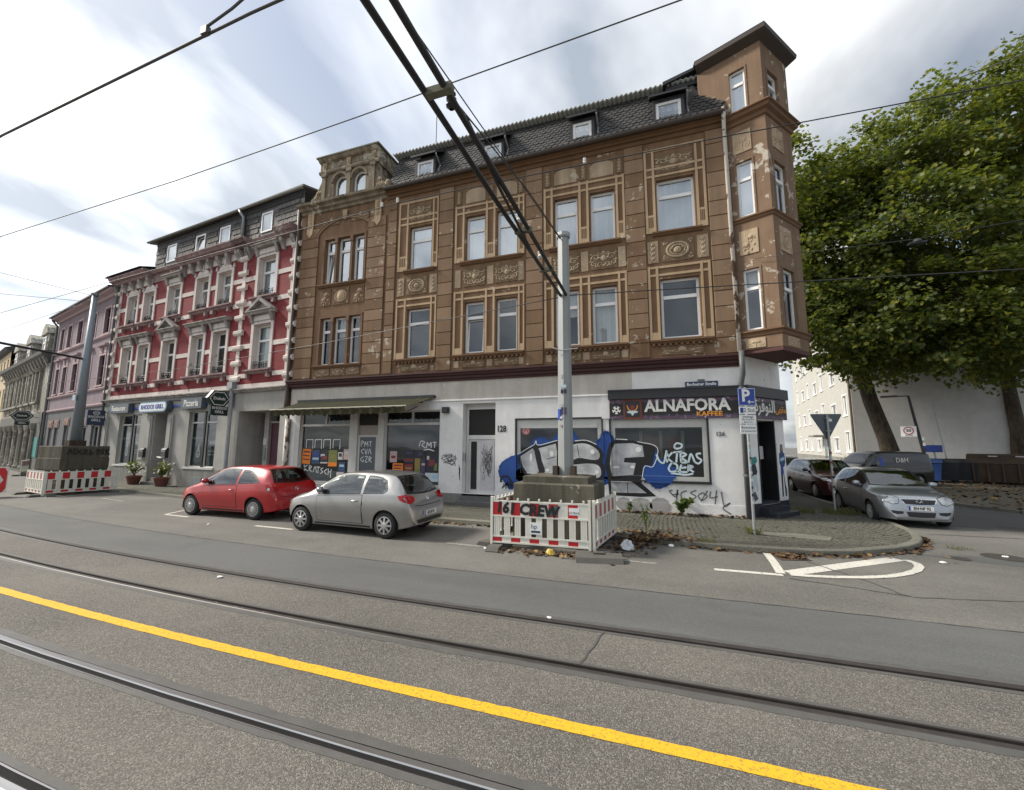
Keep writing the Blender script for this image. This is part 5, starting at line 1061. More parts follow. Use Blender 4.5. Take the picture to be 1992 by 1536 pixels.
        # frosted emblem: a flame over a laughing bowl, with two rows of lettering
        e = MB(); cx = a+0.62; flat_poly(e, [(cx+0.17*math.cos(t), 1.62+0.17*math.sin(t)) for t in [2*PI*k/16 for k in range(16)]], 0.205); flat_poly(e, [(cx-0.16, 1.70), (cx+0.16, 1.70), (cx+0.10, 1.92), (cx+0.02, 2.18), (cx-0.06, 1.98)], 0.205); e.build('window_emblem', 'letter_cream', root)
        e = MB(); ribbon(e, [(cx-0.09, 1.60), (cx, 1.54), (cx+0.09, 1.60)], 0.03, 0.199); ribbon(e, [(cx-0.08, 1.68), (cx+0.08, 1.68)], 0.04, 0.199); e.build('emblem_face', 'sign_slate', root)
        text('window_lettering', 'RHODOS GRILL', 0.15, 'letter_cream', root, (a+0.62, 0.20, 2.42), ext=0.002)
        text('window_lettering', 'lecker', 0.26, 'letter_cream', root, (b-0.5, 0.20, 2.20), ext=0.002, shear=0.4)
        for z in (1.62, 1.78): text('window_lettering', '0209 / 20 20', 0.11, 'letter_cream', root, (b-0.52, 0.20, z), ext=0.002)
    m = MB(); m.box(-10.2, -9.02, 0.68, 0.72, 0.4, 3.72); d = m.build('restaurant_door', 'black_frame', root)
    m = MB(); m.box(-9.75, -9.2, 0.66, 0.68, 1.7, 2.7); m.build('menu_board', 'poster_white', d); m = MB(); m.box(-9.75, -9.2, 0.655, 0.66, 1.7, 2.0); m.build('menu_footer', 'poster_red', d)
    for k in range(2): m = MB(); m.box(-10.3, -8.95, -0.3+0.3*k, 0.7, 0.05+0.15*k, 0.2+0.15*k); m.build('step', 'step_stone', root)
    # gateway
    m = MB(); m.box(-3.30, -0.5, 1.3, 1.36, 0.1, 3.62); m.build('gateway_back', 'interior', root); m = MB(); m.box(-2.45, -0.55, 1.05, 1.12, 0.1, 3.12); g = m.build('gate_leaf', 'maroon_frame', root)
    for i in range(4):
        m = MB(); x = -2.38+i*0.46; m.box(x, x+0.4, 1.03, 1.05, 0.25, 1.5); m.build('gate_panel', 'maroon_frame', g)
    m = MB(); m.box(-2.75, -2.45, 0.9, 1.3, 0.1, 3.62); m.box(-2.45, -0.5, 0.98, 1.3, 3.12, 3.2); m.build('gate_post', 'grey_plaster', root)
    m = MB(); m.box(-2.71, -2.53, 0.86, 0.90, 1.4, 1.95); m.build('bell_panel', 'zinc', root); m = MB(); m.box(-2.73, -2.5, 0.87, 0.9, 2.1, 2.4); m.build('name_plate', 'poster_white', root)
    m = MB(); m.box(-6.5, -5.6, -0.075, -0.05, 0.05, 0.55); m.build('plinth_hatch', 'zinc', root)
    return root
red_house = build_red_house()
def build_lilac_house():
    root = empty('lilac_house', FP.o, -FP.a, label='lilac rendered house with maroon windows behind the left pole', cat='house')
    us = [(-11.35, -10.55), (-9.65, -8.75), (-7.4, -6.35), (-4.6, -3.6), (-2.05, -1.05)]
    ops = [(a, b, z0, z1, 0.18) for a, b in us for z0, z1 in ((5.68, 7.5), (8.9, 10.5))]
    m = MB(); wall_grid(m, -12.4, 0, 4.42, 11.3, ops); m.build('upper_wall', 'lilac_stucco', root)
    gops = [(-11.3, -10.4, 0.9, 3.2, 0.2), (-9.8, -8.9, 0.9, 3.2, 0.2), (-7.6, -6.6, 0.2, 3.3, 0.3), (-4.2, -3.0, 0.9, 3.2, 0.2), (-2.0, -0.8, 0.9, 3.2, 0.2)]
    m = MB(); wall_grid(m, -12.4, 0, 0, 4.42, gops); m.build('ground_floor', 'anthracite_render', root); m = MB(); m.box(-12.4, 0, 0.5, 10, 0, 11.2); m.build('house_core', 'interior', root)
    for a, b, z0, z1, r in ops:
        w = window(root, a, b, z0, z1, 0.12, frame='maroon_frame', pane='glass_lo', transom=0.66, mull=1, fw=0.06)
        m = MB(); t = 0.12; m.box(a-t, a, -0.03, 0, z0-0.05, z1+t); m.box(b, b+t, -0.03, 0, z0-0.05, z1+t); m.box(a, b, -0.03, 0, z1, z1+t); m.box(a-t-0.05, b+t+0.05, -0.09, 0, z0-0.12, z0-0.03); m.build('window_surround', 'lilac_trim', root)
        if z0 < 8: m = MB(); m.box(a-0.1, b+0.1, -0.03, 0, z1+0.14, z1+0.5); m.prism_x([(0, z1+0.55), (-0.16, z1+0.58), (-0.18, z1+0.68), (0, z1+0.72)], a-0.25, b+0.25); m.build('window_hood', 'lilac_trim', root); orn(root, 'drop', (a+b)/2-0.12, (a+b)/2+0.12, z1+0.18, z1+0.46, -0.04, 'pink_trim')
    for z, d in ((5.42, 0.12), (8.72, 0.12), (4.45, 0.10)): m = MB(); m.prism_x([(0, z-0.1), (-d*0.6, z-0.08), (-d, z), (-d, z+0.06), (0, z+0.1)], -12.4, 0); m.build('string_course', 'lilac_trim', root)
    m = MB(); m.prism_x([(0, 11.1), (-0.1, 11.12), (-0.15, 11.25), (-0.4, 11.32), (-0.45, 11.45), (0, 11.5)], -12.5, 0); m.build('eaves', 'lilac_trim', root)
    m = MB(); m.add([(-12.6, -0.55, 11.42), (0.0, -0.55, 11.42), (0, 5, 13.0), (-12.6, 5, 13.0), (-12.6, -0.55, 11.52), (0, -0.55, 11.52), (0, 5, 13.1), (-12.6, 5, 13.1), ], [(0, 3, 2, 1), (4, 5, 6, 7), (0, 1, 5, 4), (3, 0, 4, 7)]); m.build('roof', 'slate', root)
    m = MB(); m.tube([(-12.3, -0.4, 11.3), (-12.3, -0.1, 10.9), (-12.3, -0.1, 0.1)], 0.07, 6); m.build('downpipe', 'grey_pipe', root)
    for a, b, z0, z1, r in gops:
        window(root, a, b, z0, z1, 0.12, frame='aged_frame', pane='glass_lo', transom=0.0, fw=0.06); m = MB(); m.box(a-0.15, b+0.15, -0.04, 0, z1+0.02, z1+0.55); m.build('head_panel', 'pink_trim', root); orn(root, 'swag', a, b, z1+0.08, z1+0.48, -0.045, 'pink_trim')
build_lilac_house()
def build_grey_house():
    root = empty('ornate_house', FG.o, -FG.a, label='weathered grey ornate house with carved dormers beyond the lilac house', cat='house')
    us = [(-18.2, -17.2), (-16.4, -15.4), (-14.4, -13.4), (-12.4, -11.4), (-9.6, -8.4), (-7.2, -6.0), (-4.6, -3.4)]
    ops = [(a, b, 5.5, 7.7, 0.2) for a, b in us]
    m = MB(); wall_grid(m, -19.4, -1.2, 4.5, 8.8, ops); m.build('upper_wall', 'ornate_grey', root)
    m = MB(); m.box(-19.4, -1.3, 0.3, 9, 0, 8.8); m.build('house_core', 'interior', root); m = MB(); m.quad((-1.2, 0, 0), (-1.2, 9, 0), (-1.2, 9, 8.8), (-1.2, 0, 8.8)); m.build('side_wall', 'ornate_grey', root)
    for a, b, z0, z1, r in ops:
        window(root, a, b, z0, z1, 0.12, frame='aged_frame', pane='glass_mid', transom=0.68, fw=0.08, mull=1)
        m = MB(); m.box(a-0.28, a-0.04, -0.18, 0, z0-0.1, z1+0.1); m.box(b+0.04, b+0.28, -0.18, 0, z0-0.1, z1+0.1); m.prism_x([(0, z1+0.1), (-0.2, z1+0.12), (-0.34, z1+0.3), (0, z1+0.36)], a-0.4, b+0.4); m.prism_x([(0, z0-0.3), (-0.25, z0-0.25), (-0.25, z0-0.1), (0, z0-0.06)], a-0.4, b+0.4); m.build('window_aedicule', 'ornate_grey', root)
        orn(root, 'swag', a-0.1, b+0.1, 4.72, 5.2, -0.02, 'ornate_grey')
    m = MB(); m.prism_x([(0, 8.3), (-0.15, 8.35), (-0.25, 8.6), (-0.55, 8.9), (-0.6, 9.15), (0.3, 9.3)], -19.5, -1.0); m.build('cornice', 'slate_old', root)
    for i in range(16): x = -19.0+i*1.16; m = MB(); m.prism_x([(0, 8.05), (-0.12, 8.1), (-0.4, 8.75), (0, 8.8)], x-0.15, x+0.15); m.build('console', 'ornate_grey', root)
    m = MB(); m.add([(-19.4, 0.2, 9.2), (-1.0, 0.2, 9.2), (-1.0, 2.2, 12.0), (-19.4, 2.2, 12.0), (-1.0, 8, 12.2), (-19.4, 8, 12.2), (-1.0, 8, 9.0)], [(0, 1, 2, 3), (3, 2, 4, 5), (1, 6, 4, 2)]); m.build('mansard_roof', 'slate', root)
    for c in (-16.6, -10.8, -4.6):
        m = MB(); m.box(c-1.0, c+1.0, 0.1, 2.2, 9.2, 11.0); m.prism_y([(c-1.2, 11.0), (c+1.2, 11.0), (c+0.8, 11.5), (c, 11.9), (c-0.8, 11.5)], -0.05, 2.4); m.build('stone_dormer', 'ornate_grey', root)
        window(root, c-0.5, c+0.5, 9.5, 10.8, 0.02, frame='white_frame', pane='glass_hi', transom=0.6, fw=0.1, name='dormer_window')
        for s in (-1, 1): inst('dormer_volute', ORN['boar'], root, loc=(c+s*0.8, 0.05, 10.0), scale=(0.5, 0.6, 1.4))
    # dark red shop front with stone columns
    m = MB(); m.box(-19.4, -1.2, -0.05, 0.3, 3.7, 4.5); m.build('shop_fascia', 'slate_old', root); m = MB(); m.box(-19.4, -1.2, 0.05, 0.3, 0, 0.8); m.build('shop_plinth', 'ornate_grey', root)
    for i in range(7):
        a = -18.9+i*2.3; m = MB(); m.box(a, a+1.9, 0.1, 0.3, 0.8, 3.7); m.build('shop_panel', 'oxblood', root); m = MB(); m.box(a+0.25, a+1.65, 0.06, 0.1, 1.1, 3.4); m.build('shop_pane', 'maroon_frame', root)
        m = MB(); m.lathe([(0.24, 0), (0.24, 0.3), (0.17, 0.4), (0.15, 3.1), (0.22, 3.3), (0.26, 3.7)], 8, Matrix.Translation((a+2.1, -0.12, 0))); m.build('shop_column', 'ornate_grey', root)
    m = MB(); m.box(-2.9, -1.2, -0.04, 0.3, 0.0, 3.7); m.build('end_pier', 'slate_old', root); m = MB(); m.box(-2.7, -1.4, -0.07, -0.04, 1.1, 2.6); m.build('painted_panel', 'teal_paint', root)
build_grey_house()
def build_cream_house():
    root = empty('cream_house', FY.o, -FY.a, label='cream rendered house at the far left edge of the picture', cat='house')
    us = [(-1.9-2.3*i, -0.9-2.3*i) for i in range(7)]; ops = [(a, b, z0, z1, 0.2) for a, b in us for z0, z1 in ((5.6, 7.6), (8.9, 10.7))]
    m = MB(); wall_grid(m, -17, 0, 0, 11.6, ops); m.build('wall', 'cream_stucco', root); m = MB(); m.box(-17, -0.1, 0.4, 9, 0, 11.6); m.build('house_core', 'interior', root)
    for a, b, z0, z1, r in ops: window(root, a, b, z0, z1, 0.12, pane='glass_mid', transom=0.66); m = MB(); m.box(a-0.12, b+0.12, -0.1, 0, z0-0.15, z0); m.build('sill', 'white_trim', root)
    m = MB(); m.prism_x([(0, 11.4), (-0.3, 11.5), (-0.5, 11.75), (4, 13.4), (8, 11.8)], -17.2, 0.2); m.build('roof', 'slate', root)
build_cream_house()
def build_white_house():
    # apartment block along the side street; gable towards the plaza
    a = rad(90-8); root = empty('apartment_block', (13.95, 36.4, 0), a, label='white apartment block with blank gable behind the plane tree', cat='apartment block')
    # local x runs back along the street side, local y to the left of it (towards -x world side is +y) -> use negative y as inside
    L = 26; H = 13.5; m = MB()
    cols = [1.9, 5.4, 9.4, 12.4, 16.0, 19.0, 22.6]; rows = [1.75, 4.55, 7.35, 10.15]; ops = []
    for i, x in enumerate(cols):
        for j, z in enumerate(rows):
            if i == 2 and j == 0: continue
            w = 1.1 if i % 2 == 0 else 1.6; h = 1.5 if i % 2 == 0 else 1.1; ops.append((x-w/2, x+w/2, z, z+h))
    # facade faces +y local
    us = sorted(set([0, L]+[v for o in ops for v in o[:2]])); zs = sorted(set([1.3, H]+[v for o in ops for v in o[2:]]))
    for i in range(len(us)-1):
        for j in range(len(zs)-1):
            cu, cz = (us[i]+us[i+1])/2, (zs[j]+zs[j+1])/2
            if any(o[0] < cu < o[1] and o[2] < cz < o[3] for o in ops): continue
            m.quad((us[i+1], 0, zs[j]), (us[i], 0, zs[j]), (us[i], 0, zs[j+1]), (us[i+1], 0, zs[j+1]))
    m.build('street_front', 'white_house', root)
    m = MB(); m.box(0, L, -0.02, 0.05, 0, 1.3); m.build('plinth', 'grey_plinth', root)
    m = MB(); m.box(3.0, L, -9, -0.35, 0, H-0.1); m.build('house_core', 'interior_mid', root)
    for o in ops:
        f = MB(); fw = 0.08; y0, y1 = -0.16, -0.08; a_, b_, c_, d_ = o
        for bx in ((a_, a_+fw, c_, d_), (b_-fw, b_, c_, d_), (a_, b_, c_, c_+fw), (a_, b_, d_-fw, d_), ((a_+b_)/2-0.04, (a_+b_)/2+0.04, c_, d_)): f.box(bx[0], bx[1], y0, y1, bx[2], bx[3])
        f.box(a_-0.1, a_, -0.16, 0.03, c_-0.1, d_+0.1); f.box(b_, b_+0.1, -0.16, 0.03, c_-0.1, d_+0.1); f.box(a_, b_, -0.16, 0.03, d_, d_+0.1); f.box(a_, b_, -0.16, 0.07, c_-0.1, c_)
        w = f.build('window', 'white_frame', root); p = MB(); p.quad((b_, -0.12, c_), (a_, -0.12, c_), (a_, -0.12, d_), (b_, -0.12, d_)); p.build('pane', 'glass_lo', w)
    m = MB(); m.box(8.7, 10.1, -0.12, 0.03, 0.6, 2.9); d = m.build('entrance_door', 'aged_frame', root); m = MB(); m.box(8.85, 9.95, 0.03, 0.05, 0.9, 2.7); m.build('door_glass', 'glass_mid', d); m = MB(); m.box(8.2, 10.8, 0.0, 1.1, 3.05, 3.2); m.build('entrance_canopy', 'grey_plinth', root)
    for x in (3.2, 7.2, 14.0): m = MB(); m.box(x, x+0.7, 0.05, 0.07, 0.5, 1.0); m.build('cellar_window', 'black_frame', root)
    m = MB(); c, s = math.cos(a), math.sin(a); 
    # gable wall runs along world +x from the corner
    inv = Matrix.Rotation(-a, 4, 'Z'); g = inv @ Vector((8.15+3.0, 0, 0)); k = (g.x, g.y)
    m.add([(0, 0, 0), (k[0], k[1], 0), (k[0], k[1], H), (k[0]*0.5, k[1]*0.5, H+3.0), (0, 0, H)], [(0, 1, 2, 3, 4)]); m.add([(k[0], k[1], 0), (k[0]+L, k[1], 0), (k[0]+L, k[1], H), (k[0], k[1], H)], [(0, 1, 2, 3)]); m.build('gable_wall', 'gable_grey', root)
    m = MB(); m.add([(-0.3, 0.4, H-0.2), (L, 0.4, H-0.2), (k[0]*0.5+L, k[1]*0.5, H+3.2), (k[0]*0.5-0.3, k[1]*0.5, H+3.2), (k[0]-0.3, k[1]-0.4, H-0.2), (k[0]+L, k[1]-0.4, H-0.2)], [(0, 3, 2, 1), (3, 4, 5, 2)]); m.build('roof', 'rust_brown', root)
    m = MB(); m.tube([(0.12, 0.08, H-0.3), (0.12, 0.08, 0.2)], 0.07, 6); m.build('downpipe', 'brown_pipe', root)
build_white_house()

def build_far_brick():
    root = empty('far_brick_house', (26.6, 41.0, 0), rad(-4), label='red brick house glimpsed behind the trees at the right edge', cat='house'); us = [(1.0+2.6*i, 2.1+2.6*i) for i in range(6)]; ops = [(a, b, z, z+1.7, 0.15) for a, b in us for z in (1.4, 4.4, 7.4)]
    m = MB(); wall_grid(m, 0, 16.5, 0, 10.6, ops); m.build('wall', 'red_brick', root); m = MB(); m.box(0.1, 16.4, 0.4, 9, 0, 10.4); m.build('house_core', 'interior_mid', root); m = MB(); m.quad((0, 9, 0), (0, 0, 0), (0, 0, 10.6), (0, 9, 10.6)); m.build('side_wall', 'red_brick', root)
    for a, b, z0, z1, r in ops: window(root, a, b, z0, z1, 0.1, pane='glass_mid', transom=0.66, curtain=('net', 1.0)); m = MB(); m.box(a-0.1, b+0.1, -0.08, 0, z0-0.12, z0); m.build('sill', 'white_trim', root)
    m = MB(); m.prism_x([(-0.5, 10.4), (-0.5, 10.6), (4.5, 14.0), (9.5, 10.6), (9.5, 10.4)], -0.4, 16.9); m.build('roof', 'slate', root)
build_far_brick()
# ------------------------------------------------------------ cars
def pchip(xs, ys):
    xs = np.array(xs, float); ys = np.array(ys, float); h = np.diff(xs); d = np.diff(ys)/h; m = np.zeros(len(xs)); m[0] = d[0]; m[-1] = d[-1]
    for i in range(1, len(xs)-1):
        if d[i-1]*d[i] > 0: w1 = 2*h[i]+h[i-1]; w2 = h[i]+2*h[i-1]; m[i] = (w1+w2)/(w1/d[i-1]+w2/d[i])
    def f(x):
        x = np.clip(np.asarray(x, float), xs[0], xs[-1]); i = np.clip(np.searchsorted(xs, x, side='right')-1, 0, len(xs)-2); t = (x-xs[i])/h[i]
        return (2*t**3-3*t**2+1)*ys[i]+(t**3-2*t**2+t)*h[i]*m[i]+(-2*t**3+3*t**2)*ys[i+1]+(t**3-t**2)*h[i]*m[i+1]
    return f
class CarBody:
    """x forward. Silhouette z_top(x); belt line; half widths; cross-section: centre -> rail -> belt -> sill"""
    def __init__(s, top, belt, wbelt, wrail, bottom, crown=0.035):
        s.top = pchip(*zip(*top)); s.belt_ = pchip(*zip(*belt)); s.wb = pchip(*zip(*wbelt)); s.wr = pchip(*zip(*wrail)); s.bot = pchip(*zip(*bottom)); s.x0, s.x1 = top[0][0], top[-1][0]; s.crown = crown; s.tp = top; s.table()
    def table(s):
        s.n = 1600; xs = np.linspace(s.x0, s.x1, s.n+1); s.k = s.n/(s.x1-s.x0); s.T = [list(map(float, f(xs))) for f in (s.top, s.bot, s.belt_, s.wb, s.wr)]
    def sect(s, x):
        u = min(max((x-s.x0)*s.k, 0.0), s.n-1e-6); i = int(u); t = u-i
        zt, zbt, zb, wb, wr = [q[i]+(q[i+1]-q[i])*t for q in s.T]
        zb = max(min(zb, zt-0.05), zbt+0.02); wr = min(wr, wb-0.01); zr = max(zt-s.crown, zb+0.01); return zt, zr, zb, zbt, wr, wb
    def pt(s, x, q):
        """q 0..1 roof centre->rail, 1..2 rail->belt, 2..3 belt->sill, 3..4 underside"""
        zt, zr, zb, zbt, wr, wb = s.sect(x)
        if q <= 1: return (wr*q, zt-(zt-zr)*q**2.4)
        if q <= 2:
            t = q-1; return (wr+(wb-wr)*(t+0.12*math.sin(PI*t)), zr+(zb-zr)*t-0.0*t)
        if q <= 3:
            t = q-2; return (wb+0.028*math.sin(PI*min(1, t*1.25))-0.055*t**3, zb+(zbt-zb)*t)
        t = q-3; w = wb-0.055; return (w*(1-t), zbt)
    def side_y(s, x, z):
        zt, zr, zb, zbt, wr, wb = s.sect(x)
        if z >= zb: t = min(1, max(0, (z-zr)/(zb-zr))); return s.pt(x, 1+t)[0]
        return s.pt(x, 2+min(1, (z-zb)/(zbt-zb)))[0]
    def end_x(s, y, z, front):
        """x on the nose or tail surface at lateral y, height z"""
        lo, hi = (s.xm, s.x1) if front else (s.xm, s.x0)
        for _ in range(22):
            m = (lo+hi)/2; zt, zr, zb, zbt, wr, wb = s.sect(m); ya = abs(y)
            if ya > wb+0.02: ok = False
            else:
                if ya <= wr: zz = zt-(zt-zr)*(ya/wr)**2.4
                else: t = min(1, (ya-wr)/(wb-wr)); zz = zr+(zb-zr)*t
                ok = zz > z
            if ok: lo = m
            else: hi = m
        return lo
    xm = 0.0
def build_car(name, spec, loc, rz, **kw):
    root = empty(name, loc, rz, **kw); B = CarBody(spec['top'], spec['belt'], spec['wbelt'], spec['wrail'], spec['bottom'], spec.get('crown', 0.035))
    B.xm = spec.get('xm', 0.0); paint = spec['paint']; wr = spec['wheel_r']; ax = spec['axles']; tw = spec.get('track', 0.0)
    # body shell
    xs = []
    tp = spec['top']
    for i in range(len(tp)-1):
        d = math.hypot(tp[i+1][0]-tp[i][0], tp[i+1][1]-tp[i][1]); n = max(2, int(d/0.035)); xs += [tp[i][0]+(tp[i+1][0]-tp[i][0])*k/n for k in range(n)]
    xs.append(tp[-1][0]); qs = [k/8 for k in range(8)]+[1+k/8 for k in range(8)]+[2+k/22 for k in range(22)]+[3, 3.5, 4]
    nq = len(qs); V = []; arch = wr+spec.get('arch', 0.055)
    for x in xs:
        for q in qs: y, z = B.pt(x, q); V.append([x, y, z])
    V = np.array(V); nx = len(xs); hole = np.zeros(len(V), bool); wz = wr
    for a in ax:
        dx = V[:, 0]-a; dz = V[:, 2]-wz; r = np.hypot(dx, dz); sel = (np.abs(V[:, 1]) > 0.35) & (r < arch) & (V[:, 2] < wz+arch); hole |= sel
    clear = S_ = spec.get('clear'); glassy = np.zeros((nx, nq), bool)
    if clear:
        for up, lo in spec['side_glass']:
            ux, uz = zip(*up); lx, lz = zip(*lo)
            for i, x in enumerate(xs):
                if min(ux)+0.015 < x < max(ux)-0.015:
                    for k, q in enumerate(qs):
                        if 1 < q < 2 and np.interp(x, lx, lz)+0.01 < V[i*nq+k, 2] < np.interp(x, ux, uz)-0.01: glassy[i, k] = True
        bow = spec.get('bow', 0.10)
        for xa, xb in (spec['windscreen'], spec['rear_screen']):
            for i, x in enumerate(xs):
                for k, q in enumerate(qs):
                    t = q/0.93
                    if q <= 0.88:
                        sh = bow*t*t*(-1 if xa > xb else 1); a_, b_ = sorted((xa+sh, xb+sh))
                        if a_+0.02 < x < b_-0.02: glassy[i, k] = True
    F = []
    for i in range(nx-1):
        for k in range(nq-1):
            f = [i*nq+k, (i+1)*nq+k, (i+1)*nq+k+1, i*nq+k+1]
            if all(hole[j] for j in f): continue
            if glassy[i, k] and glassy[i+1, k] and glassy[i, k+1] and glassy[i+1, k+1]: continue
            F.append(f)
    # snap hole rim vertices to the arch circle
    used = set(j for f in F for j in f)
    for j in used:
        if hole[j]:
            a = min(ax, key=lambda t: abs(t-V[j, 0])); dx, dz = V[j, 0]-a, V[j, 2]-wz; r = math.hypot(dx, dz) or 1e-6
            if V[j, 2] > 0.12: V[j, 0] = a+dx/r*arch; V[j, 2] = max(wz+dz/r*arch, V[j, 2]*0+0.10)
    n = len(V); V2 = V.copy(); V2[:, 1] *= -1; m = MB(); m.v = [tuple(p) for p in V]+[tuple(p) for p in V2]; m.f = [tuple(f[::-1]) for f in F]+[tuple(n+j for j in f) for f in F]
    e0 = [k for k in range(nq)]; m.f += [tuple(e0)+tuple(n+k for k in reversed(e0)), tuple((nx-1)*nq+k for k in reversed(e0))+tuple(n+(nx-1)*nq+k for k in e0)]
    m.mi = [0]*len(m.f); me = m.mesh('body', paint, True)
    bmx = bmesh.new(); bmx.from_mesh(me); bmesh.ops.remove_doubles(bmx, verts=bmx.verts, dist=0.0008); bmesh.ops.recalc_face_normals(bmx, faces=bmx.faces); bmx.to_mesh(me); bmx.free()
    body = bpy.data.objects.new('body', me); COL.objects.link(body); body.parent = root
    # patches lying on the shell
    def sidestrip(nm, up, lo, off, mat, parent, m_=6, sides=(1, -1), n_=14, ring=False):
        """up/lo: polylines (x, z) in side view"""
        fu, fl = [np.array(p, float) for p in (up, lo)]
        def res(P, t):
            L = np.r_[0, np.cumsum(np.hypot(*np.diff(P, axis=0).T))]; return np.array([np.interp(t*L[-1], L, P[:, 0]), np.interp(t*L[-1], L, P[:, 1])])
        out = []
        for sd in sides:
            mb = MB(); vs = []
            for i in range(n_+1):
                a, b = res(fu, i/n_), res(fl, i/n_)
                for j in range(m_+1): x, z = a+(b-a)*j/m_; y = B.side_y(x, z)+off; vs.append((x, sd*y, z))
            fs = [(i*(m_+1)+j, (i+1)*(m_+1)+j, (i+1)*(m_+1)+j+1, i*(m_+1)+j+1) for i in range(n_) for j in range(m_) if not ring or i in (0, n_-1) or j in (0, m_-1)]
            mb.add(vs, [f if sd < 0 else f[::-1] for f in fs] if fu[0][0] < fu[-1][0] else [f if sd > 0 else f[::-1] for f in fs]); out.append(mb.build(nm, mat, parent, smooth=True))
        return out
    def endstrip(nm, up, lo, off, mat, parent, front, n_=12, m_=5, mirror=True):
        """up/lo: polylines (y, z) seen from the end"""
        res_ = []
        for sd in ((1, -1) if mirror else (1,)):
            P = [np.array(p, float) for p in (up, lo)]; mb = MB(); vs = []
            def rs(Q, t): L = np.r_[0, np.cumsum(np.hypot(*np.diff(Q, axis=0).T))]; return np.array([np.interp(t*L[-1], L, Q[:, 0]), np.interp(t*L[-1], L, Q[:, 1])])
            for i in range(n_+1):
                a, b = rs(P[0], i/n_), rs(P[1], i/n_)
                for j in range(m_+1): y, z = a+(b-a)*j/m_; x = B.end_x(y, z, front)+(off if front else -off); vs.append((x, sd*y, z))
            fs = [(i*(m_+1)+j, (i+1)*(m_+1)+j, (i+1)*(m_+1)+j+1, i*(m_+1)+j+1) for i in range(n_) for j in range(m_)]
            mb.add(vs, fs); o = mb.build(nm, mat, parent, smooth=True); res_.append(o)
        return res_
    S = spec
    for d in S.get('doors', []):
        (xa, xb, zlo) = d; e = 0.012
        def zb(x): return B.sect(x)[2]
        xx = np.linspace(xa, xb, 9)
        sidestrip('door_gap', [(x, zb(x)+0.0) for x in np.linspace(xa-e, xb+e, 9)], [(x, zlo-e) for x in np.linspace(xa-e+S.get('dshift', 0), xb+e, 9)], 0.0015, 'car_gap', body)
        ds = sidestrip('door', [(x, zb(x)-0.012) for x in xx], [(x, zlo) for x in np.linspace(xa+S.get('dshift', 0), xb, 9)], 0.004, paint, root, 12)
        for o, sd in zip(ds, (1, -1)):
            hx, hz = d[0]+0.20, B.sect(d[0]+0.2)[2]-0.14; y = B.side_y(hx, hz); mb = MB(); mb.tube([(hx-0.09, sd*(y+0.01), hz), (hx-0.05, sd*(y+0.035), hz), (hx+0.05, sd*(y+0.035), hz), (hx+0.09, sd*(y+0.01), hz)], 0.017, 6); mb.build('door_handle', S.get('handle', paint), o, smooth=True)
    for sg in S['side_glass']:
        up, lo = sg; sidestrip('window_rubber', [(x, z+0.018) for x, z in up], [(x, z-0.018) for x, z in lo], 0.003, 'car_black', root, *((11, (1, -1), 26, True) if clear else ())); 
        sidestrip('side_window', up, lo, 0.007, 'car_clear' if clear else 'car_glass', root)
    # windscreen and rear screen: between two stations, across the top strip
    def screen(nm, xa, xb, q1, mat, off, ring=False):
        mb = MB(); n_, m_ = 12, 16; vs = []
        for i in range(n_+1):
            for j in range(m_+1):
                t = -1+2*j/m_; qq = abs(t)*q1; xe = xa+(xb-xa)*i/n_; bow = S.get('bow', 0.10)*(t*t); x = xe-(bow if xa > xb else -bow)*(1.0 if i else 1.0); x = min(max(x, B.x0), B.x1)
                y, z = B.pt(x, qq); s_ = 1 if t >= 0 else -1; h = 1e-3; y2, z2 = B.pt(x+0.01, qq); nv = Vector((-(z2-z), 0, 0.01)).normalized(); vs.append((x+nv.x*off, s_*y, z+nv.z*off))
        mb.add(vs, [(i*(m_+1)+j, i*(m_+1)+j+1, (i+1)*(m_+1)+j+1, (i+1)*(m_+1)+j) for i in range(n_) for j in range(m_) if not ring or i in (0, n_-1) or j in (0, m_-1)]); return mb.build(nm, mat, root, smooth=True)
    xa, xb = S['windscreen']; screen('windscreen_seal', xa+0.02, xb-0.02, 1.0, 'car_black', 0.004, clear); screen('windscreen', xa, xb, 0.93, 'car_clear' if clear else 'car_glass', 0.010)
    xa, xb = S['rear_screen']; screen('rear_screen_seal', xa-0.02, xb+0.02, 1.0, 'car_black', 0.004, clear); screen('rear_window', xa, xb, 0.92, 'car_clear' if clear else 'car_glass', 0.010)
    for it in S.get('ends', []):
        nm, front, up, lo, off, mat = it[:6]; endstrip(nm, up, lo, off, mat, root, front, mirror=it[6] if len(it) > 6 else True)
    for it in S.get('sides', []): nm, up, lo, off, mat = it; sidestrip(nm, up, lo, off, mat, root, 3)
    # mirrors
    if 'mirror' in S:
        mx, mz = S['mirror']; y = B.side_y(mx, mz)
        for sd in (1, -1):
            mb = MB(); nn = 10; pr = []
            M_ = Matrix.Translation((mx, sd*(y+0.10), mz+0.06)) @ Matrix.Diagonal((0.075, 0.105, 0.075, 1)); mb.lathe([(0.05, -1), (0.6, -0.85), (0.92, -0.4), (1, 0), (0.92, 0.4), (0.6, 0.85), (0.05, 1)], 12, M_); mb.tube([(mx+0.02, sd*(y-0.02), mz), (mx+0.01, sd*(y+0.06), mz+0.03)], 0.03, 6); mb.build('mirror', S.get('mirror_mat', paint), root, smooth=True)
    # wheels
    wheel_w = 0.19
